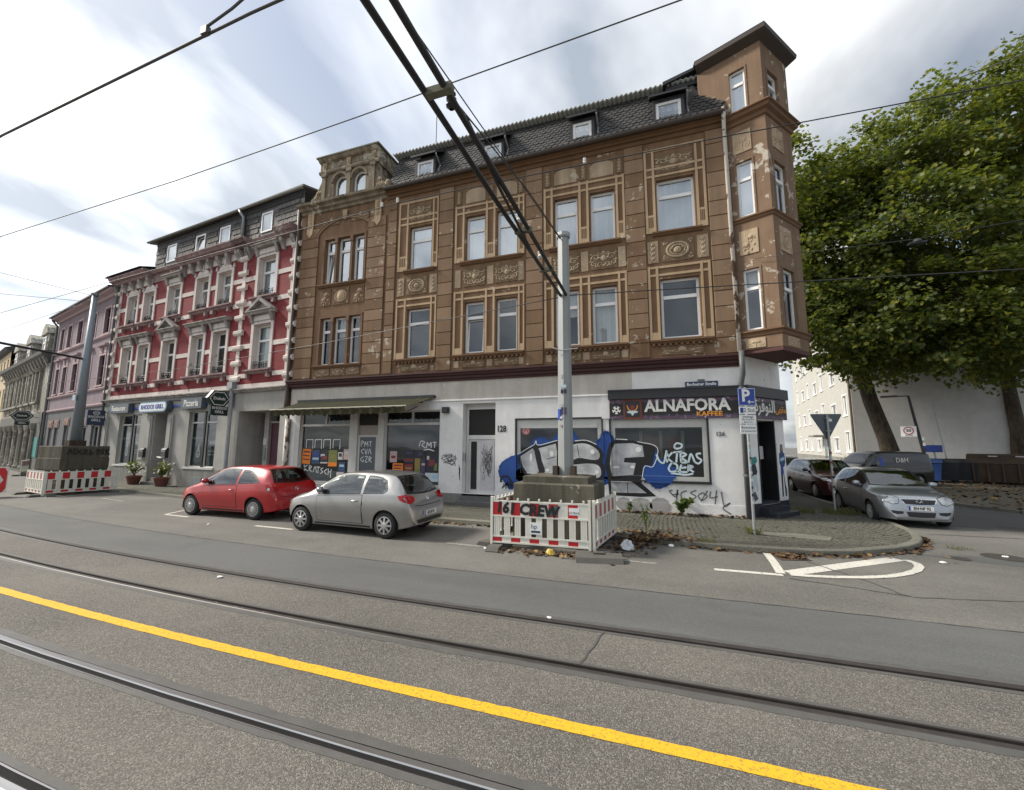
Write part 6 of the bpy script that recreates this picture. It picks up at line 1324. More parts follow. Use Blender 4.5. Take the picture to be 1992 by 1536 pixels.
    def wheel_mesh():
        t = MB(); R = wr; r = wr*0.66; w = wheel_w/2; t.lathe([(r, -w), (R*0.90, -w), (R*0.97, -w*0.8), (R, -w*0.5), (R, w*0.5), (R*0.97, w*0.8), (R*0.90, w), (r, w), (r*0.97, w*0.5), (r*0.97, -w*0.9)], 30, axis='y')
        k = MB(); k.lathe([(r*1.01, -w*1.02), (r*0.93, -w*1.04), (r*0.90, -w*0.6), (r*0.88, w*0.3)], 28, axis='y'); ns = S['spokes']
        for i in range(ns):
            a = 2*PI*i/ns; c, s_ = math.cos(a), math.sin(a); wd = S.get('spoke_w', 0.035)
            P = [(0.03, -wd*0.9), (r*0.93, -wd*0.75), (r*0.93, wd*0.75), (0.03, wd*0.9)]; vs = []
            for yy in (-w*1.0, -w*0.72):
                for (rr, ll) in P: bul = -0.012 if rr < r*0.5 else 0; vs.append((rr*c-ll*s_, yy+bul, rr*s_+ll*c))
            k.add(vs, [(0, 1, 2, 3), (0, 4, 5, 1), (2, 6, 7, 3), (1, 5, 6, 2), (4, 7, 6, 5)])
        k.lathe([(0.0, -w*1.22), (0.05, -w*1.2), (0.065, -w*1.0), (0.07, -w*0.6)], 14, axis='y')
        b = MB(); b.lathe([(0, w*0.0), (r*0.9, w*0.0)], 20, axis='y')
        return t.mesh('tyre', 'tyre', True), k.mesh('rim', S.get('rim', 'alloy')), b.mesh('brake_drum', 'car_black')
    tm, km, bm_ = wheel_mesh()
    for a in ax:
        for sd in (-1, 1):
            y = S['wheel_y']; rz_ = 0 if sd < 0 else PI
            w = inst('wheel', bm_, root, (a, sd*y, wr), rz_); inst('tyre', tm, w); inst('rim', km, w)
            mb = MB(); n_ = 18; vs = []      # wheel house
            for k in range(n_+1): t = PI*1.18*k/n_-PI*0.09; vs += [(a+arch*0.99*math.cos(t), sd*(y+0.10-0.02), wr+arch*0.99*math.sin(t)), (a+arch*0.99*math.cos(t), sd*0.40, wr+arch*0.99*math.sin(t))]
            mb.add(vs, [(2*k, 2*k+1, 2*k+3, 2*k+2) for k in range(n_)]); mb.add([v for v in vs[1::2]], [tuple(range(n_+1))]); mb.build('wheel_house', 'car_black', root)
    # number plates
    for pl in S.get('plates', []):
        front, z, txt, tilt = pl; x = B.end_x(0.0, z, front); sg = 1 if front else -1; mb = MB(); mb.box(-0.26, 0.26, -0.008, 0.008, -0.055, 0.055); o = mb.build('number_plate', 'plate_white', root, loc=(x+sg*0.02, S.get('plate_y', 0), z)); o.rotation_euler = (0, 0, PI/2 if front else -PI/2)
        mb = MB(); mb.box(-0.26, -0.215, -0.0105, -0.008, -0.055, 0.055); mb.build('country_strip', 'sign_blue', o)
        text('plate_number', txt, 0.105, 'sign_black', o, (0.02, -0.0105, -0.002), ext=0.001, sx=0.82, bold=0.003)
    # a dark interior with seats, seen through the glass
    if S.get('clear'):
        mb = MB(); x_f, x_r = ax[0]-0.95, ax[1]+0.15
        for x in (x_f, x_r):
            for y in (-0.36, 0.36): mb.box(x-0.25, x+0.22, y-0.22, y+0.22, 0.3, 0.55); mb.box(x-0.34, x-0.2, y-0.22, y+0.22, 0.5, 1.02); mb.box(x-0.33, x-0.24, y-0.11, y+0.11, 1.05, 1.2)
        mb.build('seats', 'seat_cloth', root); mb = MB(); mb.box(ax[1]-0.35, ax[0]-0.5, -0.74, 0.74, 0.25, 0.84); mb.box(ax[0]-0.62, ax[0]-0.28, -0.68, 0.68, 0.7, 0.95); mb.build('cabin_tub', 'seat_cloth', root)
        mb = MB(); mb.tube([(ax[0]-0.74+0.06*math.sin(t), 0.36+0.18*math.cos(t), 0.98+0.17*math.sin(t)) for t in [2*PI*k/14 for k in range(15)]], 0.016, 5, cap=False); mb.build('steering_wheel', 'car_black', root)
    for ft in S.get('extra', []): ft(root, B)
    return root, B
def hatch(L, H, Wd, **o):
    return o
def badge(front, z, r, mat='chrome'):
    def f(root, B):
        x = B.end_x(0, z, front); sg = 1 if front else -1; mb = MB(); mb.tube([(0, r*math.cos(t), r*math.sin(t)) for t in [2*PI*k/14 for k in range(15)]], r*0.16, 5, cap=False); mb.tube([(0, -r*0.8, r*0.3), (0, 0, -r*0.5), (0, r*0.8, r*0.3)], r*0.14, 5); o = mb.build('badge', mat, root, loc=(x+sg*0.012, 0, z))
        return o
    return f
def wiper(front_or_rear, y, z, L):
    def f(root, B):
        x = B.end_x(y, z, front_or_rear); sg = 1 if front_or_rear else -1; x2 = B.end_x(y-L, z+0.08, front_or_rear); mb = MB(); mb.tube([(x+sg*0.03, y, z), (x2+sg*0.03, y-L, z+0.06)], 0.011, 5); mb.build('wiper', 'car_black', root)
    return f
# silver three-door supermini (rear three-quarter view)
MZ = dict(paint='paint_silver', wheel_r=0.296, axles=(1.22, -1.27), wheel_y=0.735, spokes=8, spoke_w=0.028, arch=0.05, clear=True,
    top=[(-1.955, 0.36), (-1.945, 0.52), (-1.915, 0.70), (-1.86, 0.84), (-1.80, 0.93), (-1.66, 1.12), (-1.46, 1.34), (-1.36, 1.405), (-1.05, 1.455), (-0.55, 1.475), (-0.05, 1.460), (0.25, 1.415), (0.60, 1.245), (0.98, 1.03), (1.12, 0.975), (1.45, 0.90), (1.72, 0.80), (1.86, 0.68), (1.915, 0.55), (1.93, 0.36)],
    belt=[(-1.955, 0.30), (-1.90, 0.66), (-1.80, 0.88), (-1.5, 0.985), (-0.9, 0.965), (0.0, 0.925), (0.9, 0.875), (1.3, 0.81), (1.7, 0.70), (1.86, 0.56), (1.93, 0.30)],
    wbelt=[(-1.955, 0.52), (-1.93, 0.64), (-1.85, 0.755), (-1.70, 0.81), (-1.27, 0.835), (-0.6, 0.83), (0.6, 0.83), (1.2, 0.825), (1.5, 0.775), (1.72, 0.69), (1.86, 0.56), (1.93, 0.42)],
    wrail=[(-1.955, 0.40), (-1.90, 0.60), (-1.80, 0.66), (-1.6, 0.62), (-1.36, 0.56), (-0.5, 0.575), (0.2, 0.58), (0.6, 0.63), (1.0, 0.70), (1.3, 0.66), (1.72, 0.52), (1.86, 0.40), (1.93, 0.30)],
    bottom=[(-1.955, 0.30), (-1.85, 0.27), (-1.6, 0.22), (-0.9, 0.19), (0.9, 0.19), (1.6, 0.2), (1.93, 0.24)],
    doors=[(-0.62, 0.72, 0.30)], side_glass=[([(-0.56, 1.375), (-0.2, 1.395), (0.15, 1.375), (0.48, 1.235), (0.72, 1.07)], [(-0.56, 0.985), (-0.2, 0.965), (0.15, 0.95), (0.48, 0.935), (0.72, 0.925)]), ([(-1.30, 1.10), (-1.20, 1.27), (-1.02, 1.345), (-0.8, 1.37), (-0.64, 1.375)], [(-1.30, 1.07), (-1.20, 1.015), (-1.02, 1.005), (-0.8, 0.995), (-0.64, 0.988)])],
    windscreen=(0.98, 0.28), rear_screen=(-1.76, -1.42), bow=0.05, mirror=(0.58, 0.97), handle='paint_silver',
    ends=[('tail_light', False, [(0.48, 0.93), (0.60, 0.95), (0.74, 0.99)], [(0.52, 0.83), (0.64, 0.79), (0.79, 0.80)], 0.010, 'lamp_red'), ('hatch_gap', False, [(0.0, 0.715), (0.3, 0.715), (0.56, 0.74)], [(0.0, 0.700), (0.3, 0.700), (0.56, 0.725)], 0.004, 'car_gap'), ('bumper_grille', False, [(0.0, 0.42), (0.35, 0.42), (0.55, 0.41)], [(0.0, 0.33), (0.35, 0.33), (0.5, 0.33)], 0.006, 'car_black'), ('head_light', True, [(0.40, 0.74), (0.55, 0.80), (0.66, 0.82)], [(0.44, 0.64), (0.55, 0.66), (0.68, 0.72)], 0.01, 'lamp_clear')],
    sides=[('tail_light_side', [(-1.83, 0.965), (-1.72, 0.985), (-1.60, 0.96)], [(-1.85, 0.82), (-1.78, 0.82), (-1.66, 0.87)], 0.010, 'lamp_red'), ('side_indicator', [(0.93, 0.66), (0.98, 0.66)], [(0.93, 0.635), (0.98, 0.635)], 0.008, 'lamp_clear'), ('sill_strip', [(-0.85, 0.255), (0.8, 0.255)], [(-0.85, 0.215), (0.8, 0.215)], 0.006, 'car_black'), ('rear_fender_gap', [(-0.645, 0.98), (-0.63, 0.98)], [(-0.645, 0.28), (-0.63, 0.28)], 0.003, 'car_gap')],
    plates=[(False, 0.53, 'GE\u00b7LM 91', 0)], plate_y=-0.0, extra=[badge(False, 0.85, 0.055), wiper(False, -0.05, 1.0, 0.3)])
car1, _ = build_car('parked_car', MZ, (-7.07, 9.03, 0), PI+rad(-1.6), label='silver three-door hatchback parked at the kerb, nearest of the row', cat='car', group='cars parked along the kerb')
CO = dict(MZ); CO.update(paint='paint_red', rim='hubcap', spokes=14, spoke_w=0.015, wheel_r=0.30, axles=(1.25, -1.26), handle='paint_red', mirror=(0.60, 0.98),
    top=[(-2.0, 0.36), (-1.99, 0.55), (-1.96, 0.74), (-1.90, 0.90), (-1.84, 1.0), (-1.70, 1.18), (-1.56, 1.36), (-1.42, 1.43), (-1.05, 1.475), (-0.55, 1.488), (-0.05, 1.468), (0.25, 1.42), (0.62, 1.24), (1.02, 1.02), (1.16, 0.965), (1.50, 0.90), (1.76, 0.80), (1.92, 0.66), (1.985, 0.5), (2.0, 0.36)],
    belt=[(-2.0, 0.30), (-1.95, 0.70), (-1.84, 0.95), (-1.5, 1.01), (-0.9, 0.975), (0.0, 0.93), (0.9, 0.88), (1.3, 0.82), (1.7, 0.72), (1.9, 0.56), (2.0, 0.30)],
    wbelt=[(-2.0, 0.54), (-1.97, 0.67), (-1.88, 0.77), (-1.70, 0.82), (-1.27, 0.85), (-0.6, 0.84), (0.6, 0.84), (1.2, 0.835), (1.5, 0.785), (1.75, 0.70), (1.92, 0.56), (2.0, 0.42)],
    wrail=[(-2.0, 0.42), (-1.94, 0.61), (-1.84, 0.67), (-1.6, 0.60), (-1.42, 0.56), (-0.5, 0.575), (0.2, 0.58), (0.6, 0.63), (1.0, 0.70), (1.3, 0.66), (1.75, 0.52), (1.92, 0.40), (2.0, 0.30)],
    bottom=[(-2.0, 0.30), (-1.9, 0.26), (-1.6, 0.22), (-0.9, 0.19), (0.9, 0.19), (1.6, 0.2), (2.0, 0.24)],
    doors=[(-0.60, 0.74, 0.32)], side_glass=[([(-0.52, 1.385), (-0.2, 1.40), (0.15, 1.38), (0.48, 1.24), (0.76, 1.07)], [(-0.52, 0.985), (-0.2, 0.97), (0.15, 0.955), (0.48, 0.94), (0.76, 0.93)]), ([(-1.42, 1.06), (-1.15, 1.24), (-0.95, 1.33), (-0.76, 1.37), (-0.60, 1.38)], [(-1.42, 1.035), (-1.15, 1.02), (-0.95, 1.01), (-0.76, 1.0), (-0.60, 0.99)])],
    windscreen=(1.02, 0.30), rear_screen=(-1.82, -1.50),
    ends=[('tail_light', False, [(0.62, 0.98), (0.70, 1.02), (0.77, 1.02)], [(0.63, 0.80), (0.70, 0.76), (0.78, 0.78)], 0.010, 'lamp_red'), ('hatch_gap', False, [(0.0, 0.64), (0.3, 0.64), (0.58, 0.67)], [(0.0, 0.625), (0.3, 0.625), (0.58, 0.655)], 0.004, 'car_gap'), ('head_light', True, [(0.40, 0.74), (0.55, 0.80), (0.66, 0.82)], [(0.44, 0.64), (0.55, 0.66), (0.68, 0.72)], 0.01, 'lamp_clear')],
    sides=[('tail_light_side', [(-1.88, 0.98), (-1.78, 1.01), (-1.66, 0.98)], [(-1.90, 0.78), (-1.82, 0.77), (-1.72, 0.84)], 0.010, 'lamp_red'), ('reverse_lamp', [(-1.82, 0.90), (-1.75, 0.90)], [(-1.82, 0.83), (-1.75, 0.83)], 0.016, 'lamp_clear'), ('side_indicator', [(0.93, 0.70), (0.99, 0.70)], [(0.93, 0.67), (0.99, 0.67)], 0.008, 'lamp_clear'), ('sill_strip', [(-0.85, 0.255), (0.8, 0.255)], [(-0.85, 0.215), (0.8, 0.215)], 0.006, 'car_black')],
    plates=[(False, 0.50, 'GE\u00b7AK 37', 0)], extra=[badge(False, 0.83, 0.055), wiper(False, 0.1, 1.08, 0.3), lambda root, B: MB().tube([(-1.35, 0.0, 1.43), (-1.55, 0.0, 1.62)], 0.006, 5).build('aerial', 'car_black', root)])
car2, _ = build_car('parked_car', CO, (-11.97, 9.72, 0), PI+rad(0.3), label='bright red three-door hatchback parked ahead of the silver one', cat='car', group='cars parked along the kerb')
# silver three-door hatchback in the side street (front view)
PO = dict(MZ); PO.update(paint='paint_polo', rim='hubcap', spokes=9, spoke_w=0.03, wheel_r=0.30, axles=(1.20, -1.26), mirror=(0.56, 0.98), handle='paint_polo', bow=0.08,
    top=[(-1.95, 0.36), (-1.94, 0.52), (-1.91, 0.74), (-1.86, 0.9), (-1.72, 1.10), (-1.52, 1.36), (-1.38, 1.425), (-1.0, 1.46), (-0.5, 1.467), (-0.05, 1.445), (0.18, 1.40), (0.55, 1.22), (0.95, 1.005), (1.08, 0.955), (1.5, 0.885), (1.78, 0.80), (1.88, 0.70), (1.93, 0.52), (1.945, 0.34)],
    belt=[(-1.95, 0.30), (-1.88, 0.7), (-1.78, 0.93), (-1.5, 0.985), (-0.9, 0.96), (0.0, 0.925), (0.9, 0.88), (1.3, 0.82), (1.7, 0.74), (1.88, 0.58), (1.945, 0.30)],
    wbelt=[(-1.95, 0.54), (-1.9, 0.68), (-1.8, 0.78), (-1.27, 0.82), (-0.6, 0.82), (0.6, 0.82), (1.2, 0.82), (1.55, 0.79), (1.76, 0.73), (1.88, 0.64), (1.945, 0.50)],
    wrail=[(-1.95, 0.42), (-1.88, 0.6), (-1.7, 0.62), (-1.38, 0.56), (-0.5, 0.57), (0.18, 0.58), (0.55, 0.63), (0.95, 0.69), (1.3, 0.67), (1.76, 0.58), (1.88, 0.50), (1.945, 0.38)],
    bottom=[(-1.95, 0.30), (-1.6, 0.22), (-0.9, 0.19), (0.9, 0.19), (1.6, 0.19), (1.945, 0.20)],
    windscreen=(0.93, 0.20), rear_screen=(-1.68, -1.46),
    ends=[('head_light', True, [(0.40, 0.765), (0.52, 0.80), (0.68, 0.82)], [(0.45, 0.63), (0.55, 0.60), (0.70, 0.66)], 0.012, 'lamp_clear'), ('headlight_seal', True, [(0.388, 0.775), (0.52, 0.81), (0.69, 0.832)], [(0.44, 0.618), (0.55, 0.588), (0.71, 0.65)], 0.007, 'car_gap'), ('grille', True, [(-0.36, 0.73), (0, 0.73), (0.36, 0.73)], [(-0.29, 0.615), (0, 0.60), (0.29, 0.615)], 0.010, 'car_black', False), ('grille_rim', True, [(-0.39, 0.75), (0, 0.75), (0.39, 0.75)], [(-0.32, 0.598), (0, 0.58), (0.32, 0.598)], 0.006, 'chrome', False), ('lower_intake', True, [(-0.30, 0.415), (0, 0.415), (0.30, 0.415)], [(-0.26, 0.29), (0, 0.28), (0.26, 0.29)], 0.010, 'car_black', False), ('fog_intake', True, [(0.36, 0.42), (0.5, 0.43), (0.62, 0.44)], [(0.37, 0.36), (0.5, 0.34), (0.58, 0.37)], 0.010, 'car_black'), ('tail_light', False, [(0.62, 0.98), (0.70, 1.02), (0.77, 1.02)], [(0.63, 0.80), (0.70, 0.76), (0.78, 0.78)], 0.010, 'lamp_red')],
    sides=[('head_light_side', [(1.60, 0.80), (1.72, 0.80), (1.80, 0.79)], [(1.66, 0.70), (1.74, 0.66), (1.82, 0.64)], 0.010, 'lamp_clear'), ('rub_strip', [(-0.62, 0.60), (0.74, 0.60)], [(-0.62, 0.565), (0.74, 0.565)], 0.014, 'paint_polo'), ('sill_strip', [(-0.85, 0.25), (0.8, 0.25)], [(-0.85, 0.21), (0.8, 0.21)], 0.006, 'car_black')],
    plates=[(True, 0.51, 'EN\u00b7NF 92', 0)], extra=[badge(True, 0.675, 0.062)])
car3, _ = build_car('parked_car', PO, (6.69, 15.84, 0), -PI/2-rad(3), label='silver hatchback facing the camera at the mouth of the side street', cat='car', group='cars parked in the side street')
# dark red compact crossover behind it
SU = dict(PO); sc = lambda P, a, b: [(x*a, z*b) for x, z in P]
SU.update(paint='paint_maroon', wheel_r=0.34, axles=(1.30, -1.33), rim='alloy', spokes=10, top=sc(PO['top'], 1.10, 1.10), belt=sc(PO['belt'], 1.10, 1.10), wbelt=[(x*1.10, w+0.06) for x, w in PO['wbelt']], wrail=[(x*1.10, w+0.05) for x, w in PO['wrail']], bottom=sc(PO['bottom'], 1.10, 1.1), wheel_y=0.79, windscreen=(1.02, 0.22), rear_screen=(-1.85, -1.61), doors=[(-0.1, 0.85, 0.36), (-1.05, -0.14, 0.36)], side_glass=[([(x*1.08, z*1.1-0.02) for x, z in u], [(x*1.08, z*1.1) for x, z in l]) for u, l in MZ['side_glass']], mirror=(0.62, 1.08), mirror_mat='paint_maroon', handle='paint_maroon',
    ends=[('head_light', True, [(0.42, 0.80), (0.6, 0.84), (0.76, 0.90)], [(0.46, 0.72), (0.6, 0.74), (0.77, 0.82)], 0.012, 'lamp_clear'), ('grille', True, [(-0.42, 0.78), (0, 0.78), (0.42, 0.78)], [(-0.36, 0.70), (0, 0.69), (0.36, 0.70)], 0.010, 'car_black', False), ('lower_intake', True, [(-0.5, 0.52), (0, 0.52), (0.5, 0.52)], [(-0.42, 0.33), (0, 0.32), (0.42, 0.33)], 0.010, 'car_black', False)],
    sides=[('head_light_side', [(1.75, 0.90), (1.86, 0.89), (1.95, 0.87)], [(1.80, 0.82), (1.88, 0.80), (1.97, 0.76)], 0.010, 'lamp_clear')], plates=[], extra=[])
car4, _ = build_car('parked_car', SU, (7.05, 21.6, 0), -PI/2+rad(3), label='dark red crossover parked behind the silver hatchback in the side street', cat='car', group='cars parked in the side street')
KB = dict(SU); KB.update(paint='paint_black', mirror_mat='paint_black', handle='paint_black', plates=[], clear=False)
car5, _ = build_car('parked_car', KB, (7.25, 28.2, 0), -PI/2, label='black car whose roof shows above the dark red crossover', cat='car', group='cars parked in the side street')
GRY = dict(PO); GRY.update(paint='paint_grey', plates=[])
car6, _ = build_car('parked_car', GRY, (21.3, 27.0, 0.09), PI+rad(35), label='silver grey car cut by the right edge of the picture', cat='car')
# black delivery van
VN = dict(paint='paint_black', wheel_r=0.33, axles=(1.5, -1.5), wheel_y=0.82, spokes=10, rim='hubcap', arch=0.06, crown=0.05, bow=0.05, mirror=(0.95, 1.12), mirror_mat='car_black', handle='car_black',
    top=[(-2.44, 0.36), (-2.43, 0.7), (-2.41, 1.2), (-2.36, 1.6), (-2.28, 1.80), (-2.1, 1.87), (-1.0, 1.90), (0.2, 1.89), (0.55, 1.84), (0.9, 1.62), (1.35, 1.25), (1.5, 1.17), (1.95, 1.05), (2.2, 0.88), (2.3, 0.7), (2.34, 0.36)],
    belt=[(-2.44, 0.3), (-2.40, 0.9), (-2.3, 1.08), (0, 1.08), (1.0, 1.06), (1.6, 1.0), (2.1, 0.85), (2.34, 0.3)], wbelt=[(-2.44, 0.78), (-2.38, 0.87), (-2.2, 0.90), (0, 0.91), (1.4, 0.90), (1.9, 0.84), (2.2, 0.72), (2.34, 0.5)], wrail=[(-2.44, 0.66), (-2.38, 0.76), (-2.2, 0.76), (0.3, 0.74), (0.9, 0.74), (1.4, 0.76), (1.9, 0.68), (2.2, 0.56), (2.34, 0.4)], bottom=[(-2.44, 0.3), (-1.8, 0.24), (1.8, 0.22), (2.34, 0.26)],
    doors=[(0.25, 1.25, 0.34), (-0.95, 0.2, 0.34)], side_glass=[([(0.32, 1.66), (0.62, 1.64), (0.92, 1.46), (1.22, 1.22)], [(0.32, 1.12), (0.62, 1.11), (0.92, 1.10), (1.22, 1.09)])], windscreen=(1.36, 0.62), rear_screen=(-2.42, -2.36), ends=[('head_light', True, [(0.5, 0.9), (0.66, 0.94)], [(0.5, 0.75), (0.68, 0.78)], 0.01, 'lamp_clear')], sides=[('side_lettering_panel', [(0.36, 1.55), (0.58, 1.55)], [(0.36, 1.15), (0.58, 1.15)], 0.012, 'sign_blue')], plates=[])
van, vb = build_car('delivery_van', VN, (11.5, 28.0, 0.0), PI+rad(22), label='black delivery van parked beyond the silver hatchback, in front of the tree trunk', cat='van')
text('van_lettering', 'D&H', 0.34, 'letter_cream', van, (-0.65, 0.90, 1.42), rot=(PI/2, 0, PI), ext=0.003)
# ------------------------------------------------------------ graffiti and lettering on the corner house
def build_graffiti(root):
    XC = [-5.20, -4.47, -4.42, -4.29, -1.67, -1.54, -1.49, -1.30, -1.25, -1.12, 1.42, 1.55, 1.60, 2.53]; ZC = [0.03, 0.42, 1.0, 1.07, 1.20, 2.66]
    def depth(x, z):
        for a, b in ((-4.42, -1.54), (-1.25, 1.55)):
            if a < x < b and z > 1.07: return 0.068 if (a+0.13 < x < b-0.13 and z > 1.20) else 0.036
            if a-0.05 < x < b+0.05:
                if 1.0 < z < 1.07: return -0.074
                if z > 1.07: return -0.024
        return -0.018 if z < 0.42 else -0.004
    def paint(mb, poly, layer):
        xs = [p[0] for p in poly]; zs = [p[1] for p in poly]
        for i in range(len(XC)-1):
            if XC[i+1] < min(xs) or XC[i] > max(xs): continue
            for j in range(len(ZC)-1):
                if ZC[j+1] < min(zs) or ZC[j] > max(zs): continue
                q = clip_rect(list(poly), XC[i], XC[i+1], ZC[j], ZC[j+1])
                if len(q) >= 3: flat_poly(mb, q, depth((XC[i]+XC[i+1])/2, (ZC[j]+ZC[j+1])/2)-0.0016*layer-0.002)
    def stroke(mb, pts, w, layer, n=5):
        t = MB(); ribbon(t, pts, w, 0, 0.08, n)
        for f in t.f: paint(mb, [(t.v[i][0], t.v[i][2]) for i in f], layer)
    def rough(poly, k, amp):
        out = []
        for i in range(len(poly)):
            a, b = poly[i], poly[(i+1) % len(poly)]
            for j in range(k): t = j/k; out.append((a[0]+(b[0]-a[0])*t+random.uniform(-amp, amp), a[1]+(b[1]-a[1])*t+random.uniform(-amp, amp)))
        return out
    def loop(poly, n=5):
        P = [np.array(p, float) for p in poly]; out = []; m = len(P)
        for i in range(m):
            a, b, c, d = P[i-1], P[i], P[(i+1) % m], P[(i+2) % m]
            for k in range(n): t = k/n; out.append(tuple(0.5*((2*b)+(-a+c)*t+(2*a-5*b+4*c-d)*t*t+(-a+3*b-3*c+d)*t**3)))
        return out
    random.seed(21)
    bl = MB()
    for P in ([(-4.45, 1.80), (-4.95, 1.55), (-5.06, 1.15), (-4.80, 0.78), (-4.58, 0.62), (-4.2, 0.95), (-3.95, 1.1), (-4.0, 1.9)], [(-4.0, 1.8), (-3.88, 2.22), (-3.72, 2.36), (-3.45, 2.38), (-3.2, 2.25), (-2.98, 2.55), (-2.55, 2.62), (-2.3, 2.3), (-2.4, 1.7), (-3.5, 1.6)], [(-1.75, 1.5), (-1.80, 2.1), (-1.62, 2.35), (-1.45, 2.58), (-1.28, 2.52), (-1.12, 2.2), (-1.05, 1.4), (-1.4, 1.05)], [(-0.4, 1.7), (0.05, 2.0), (0.2, 1.75), (0.72, 1.35), (0.60, 1.15), (0.40, 0.92), (0.1, 0.82), (-0.1, 0.95), (-0.42, 1.3)], [(-4.3, 1.35), (-3.0, 1.15), (-1.4, 1.15), (-1.4, 0.9), (-2.6, 0.85), (-4.2, 0.85)]): paint(bl, rough(loop(P, 4), 2, 0.018), 0)
    edge = [(-4.45, 1.80), (-4.95, 1.55), (-5.06, 1.15), (-4.80, 0.78), (-4.58, 0.62), (-4.2, 0.92)], [(-3.95, 1.9), (-3.88, 2.22), (-3.72, 2.36), (-3.45, 2.38), (-3.2, 2.28), (-2.98, 2.55), (-2.55, 2.62), (-2.3, 2.35)], [(-1.70, 2.2), (-1.62, 2.35), (-1.45, 2.58), (-1.28, 2.52), (-1.12, 2.25)], [(0.2, 1.75), (0.72, 1.35), (0.60, 1.15), (0.40, 0.92), (0.1, 0.82), (-0.1, 0.92)]
    for _ in range(1500):      # overspray specks thinning out from the edge
        E = random.choice(edge); i = random.randrange(len(E)-1); t = random.random(); g = random.gauss(0, 0.045); x = E[i][0]+(E[i+1][0]-E[i][0])*t+g; z = E[i][1]+(E[i+1][1]-E[i][1])*t+random.gauss(0, 0.045); r = random.uniform(0.004, 0.013)*(1-min(0.7, abs(g)*5)); paint(bl, [(x-r, z), (x, z-r), (x+r, z), (x, z+r)], 0)
    bl.build('graffiti_blue', 'spray_blue', root)
    bk = MB(); sv = MB(); wh = MB()
    U = [(-4.36, 1.74), (-4.0, 2.0), (-3.80, 2.12), (-3.74, 2.22), (-3.66, 2.10), (-3.3, 2.18), (-2.98, 2.26), (-2.93, 1.8), (-2.96, 1.2), (-3.3, 1.0), (-3.8, 0.95), (-4.12, 1.12), (-4.30, 1.42)]
    S_ = [(-2.95, 2.0), (-2.45, 2.24), (-2.05, 2.26), (-1.70, 2.12), (-1.50, 1.88), (-1.52, 1.6), (-1.46, 1.35), (-1.58, 1.0), (-2.2, 0.92), (-2.95, 1.0), (-3.0, 1.5)]
    E_ = [(-1.36, 2.0), (-1.30, 2.18), (-1.15, 2.30), (-0.6, 2.28), (-0.17, 2.20), (0.10, 2.05), (-0.04, 1.52), (-0.28, 1.52), (-0.36, 1.12), (-0.42, 1.02), (0.05, 0.60), (-0.4, 0.56), (-1.34, 0.58), (-1.38, 1.1), (-1.45, 1.5)]
    for P in (loop(U, 3), loop(S_, 4), E_): paint(bk, P, 1)
    paint(sv, [(-4.30, 1.74), (-3.86, 2.02), (-3.78, 1.9), (-3.62, 1.30), (-3.72, 1.16), (-4.05, 1.18), (-4.22, 1.42)], 2)
    paint(sv, [(-3.66, 2.02), (-3.06, 2.18), (-3.02, 1.9), (-3.04, 1.28), (-3.4, 1.14), (-3.50, 1.28), (-3.52, 1.5), (-3.6, 1.9)], 2)
    paint(sv, loop([(-2.90, 1.98), (-2.44, 2.16), (-2.06, 2.18), (-1.76, 2.04), (-1.62, 1.86), (-1.66, 1.70), (-1.85, 1.66), (-2.3, 1.72), (-2.55, 1.62), (-2.88, 1.68)], 4), 2)
    paint(sv, loop([(-2.92, 1.50), (-2.45, 1.50), (-2.1, 1.54), (-1.75, 1.52), (-1.60, 1.38), (-1.64, 1.12), (-2.1, 1.06), (-2.7, 1.08), (-2.92, 1.2)], 4), 2)
    paint(sv, [(-1.24, 1.98), (-1.14, 2.18), (-0.6, 2.20), (-0.30, 2.12), (-0.26, 1.78), (-0.85, 1.74), (-0.88, 1.60), (-0.52, 1.58), (-0.60, 1.22), (-1.24, 1.16), (-1.30, 1.55)], 2); paint(sv, [(-1.28, 1.02), (-0.66, 1.02), (-0.22, 0.68), (-1.28, 0.66)], 2)
    for p in ([(-2.35, 2.14), (-2.28, 1.74)], [(-3.38, 1.66), (-3.05, 1.75)], [(-0.78, 1.0), (-0.78, 0.66)], [(-2.5, 1.56), (-1.7, 1.60)]): stroke(bk, p, 0.02, 3)
    paint(bk, loop([(-3.82, 2.06), (-3.70, 1.98), (-3.50, 1.5), (-3.44, 1.26), (-3.54, 1.18), (-3.66, 1.3)], 4), 3)
    for p, w in (([(-4.40, 1.80), (-3.98, 2.05), (-3.80, 2.15), (-3.74, 2.27), (-3.65, 2.13), (-3.0, 2.29)], 0.022), ([(-2.42, 2.27), (-2.05, 2.29), (-1.72, 2.16)], 0.024), ([(-1.10, 2.33), (-0.75, 2.31)], 0.03), ([(-0.45, 2.25), (0.13, 2.07), (0.0, 1.50), (-0.25, 1.49), (-0.34, 1.16)], 0.022), ([(-0.33, 1.03), (0.10, 0.58)], 0.022), ([(-1.36, 0.55), (0.05, 0.55)], 0.014), ([(-3.9, 1.06), (-2.9, 1.06)], 0.012)): wh = MB(); stroke(wh, p, w, 4); wh.build('paint_highlight', 'spray_white', root)
    for x, z, rx, rz in ((-3.92, 1.72, 0.05, 0.14), (-3.2, 1.85, 0.07, 0.10), (-1.85, 1.92, 0.07, 0.08), (-1.72, 1.28, 0.07, 0.06), (-0.42, 2.0, 0.09, 0.08), (-0.62, 1.46, 0.07, 0.05), (-3.35, 1.3, 0.07, 0.05), (-1.12, 1.45, 0.10, 0.04)): wh = MB(); paint(wh, [(x+rx*math.cos(t), z+rz*math.sin(t)) for t in [2*PI*k/12 for k in range(12)]], 5); wh.build('paint_highlight', 'spray_white', root)
    sv.build('graffiti_chrome', 'spray_silver', root); bk.build('graffiti_outline', 'spray_black', root)
    # white tag on window B and wall tags
    tg = MB()
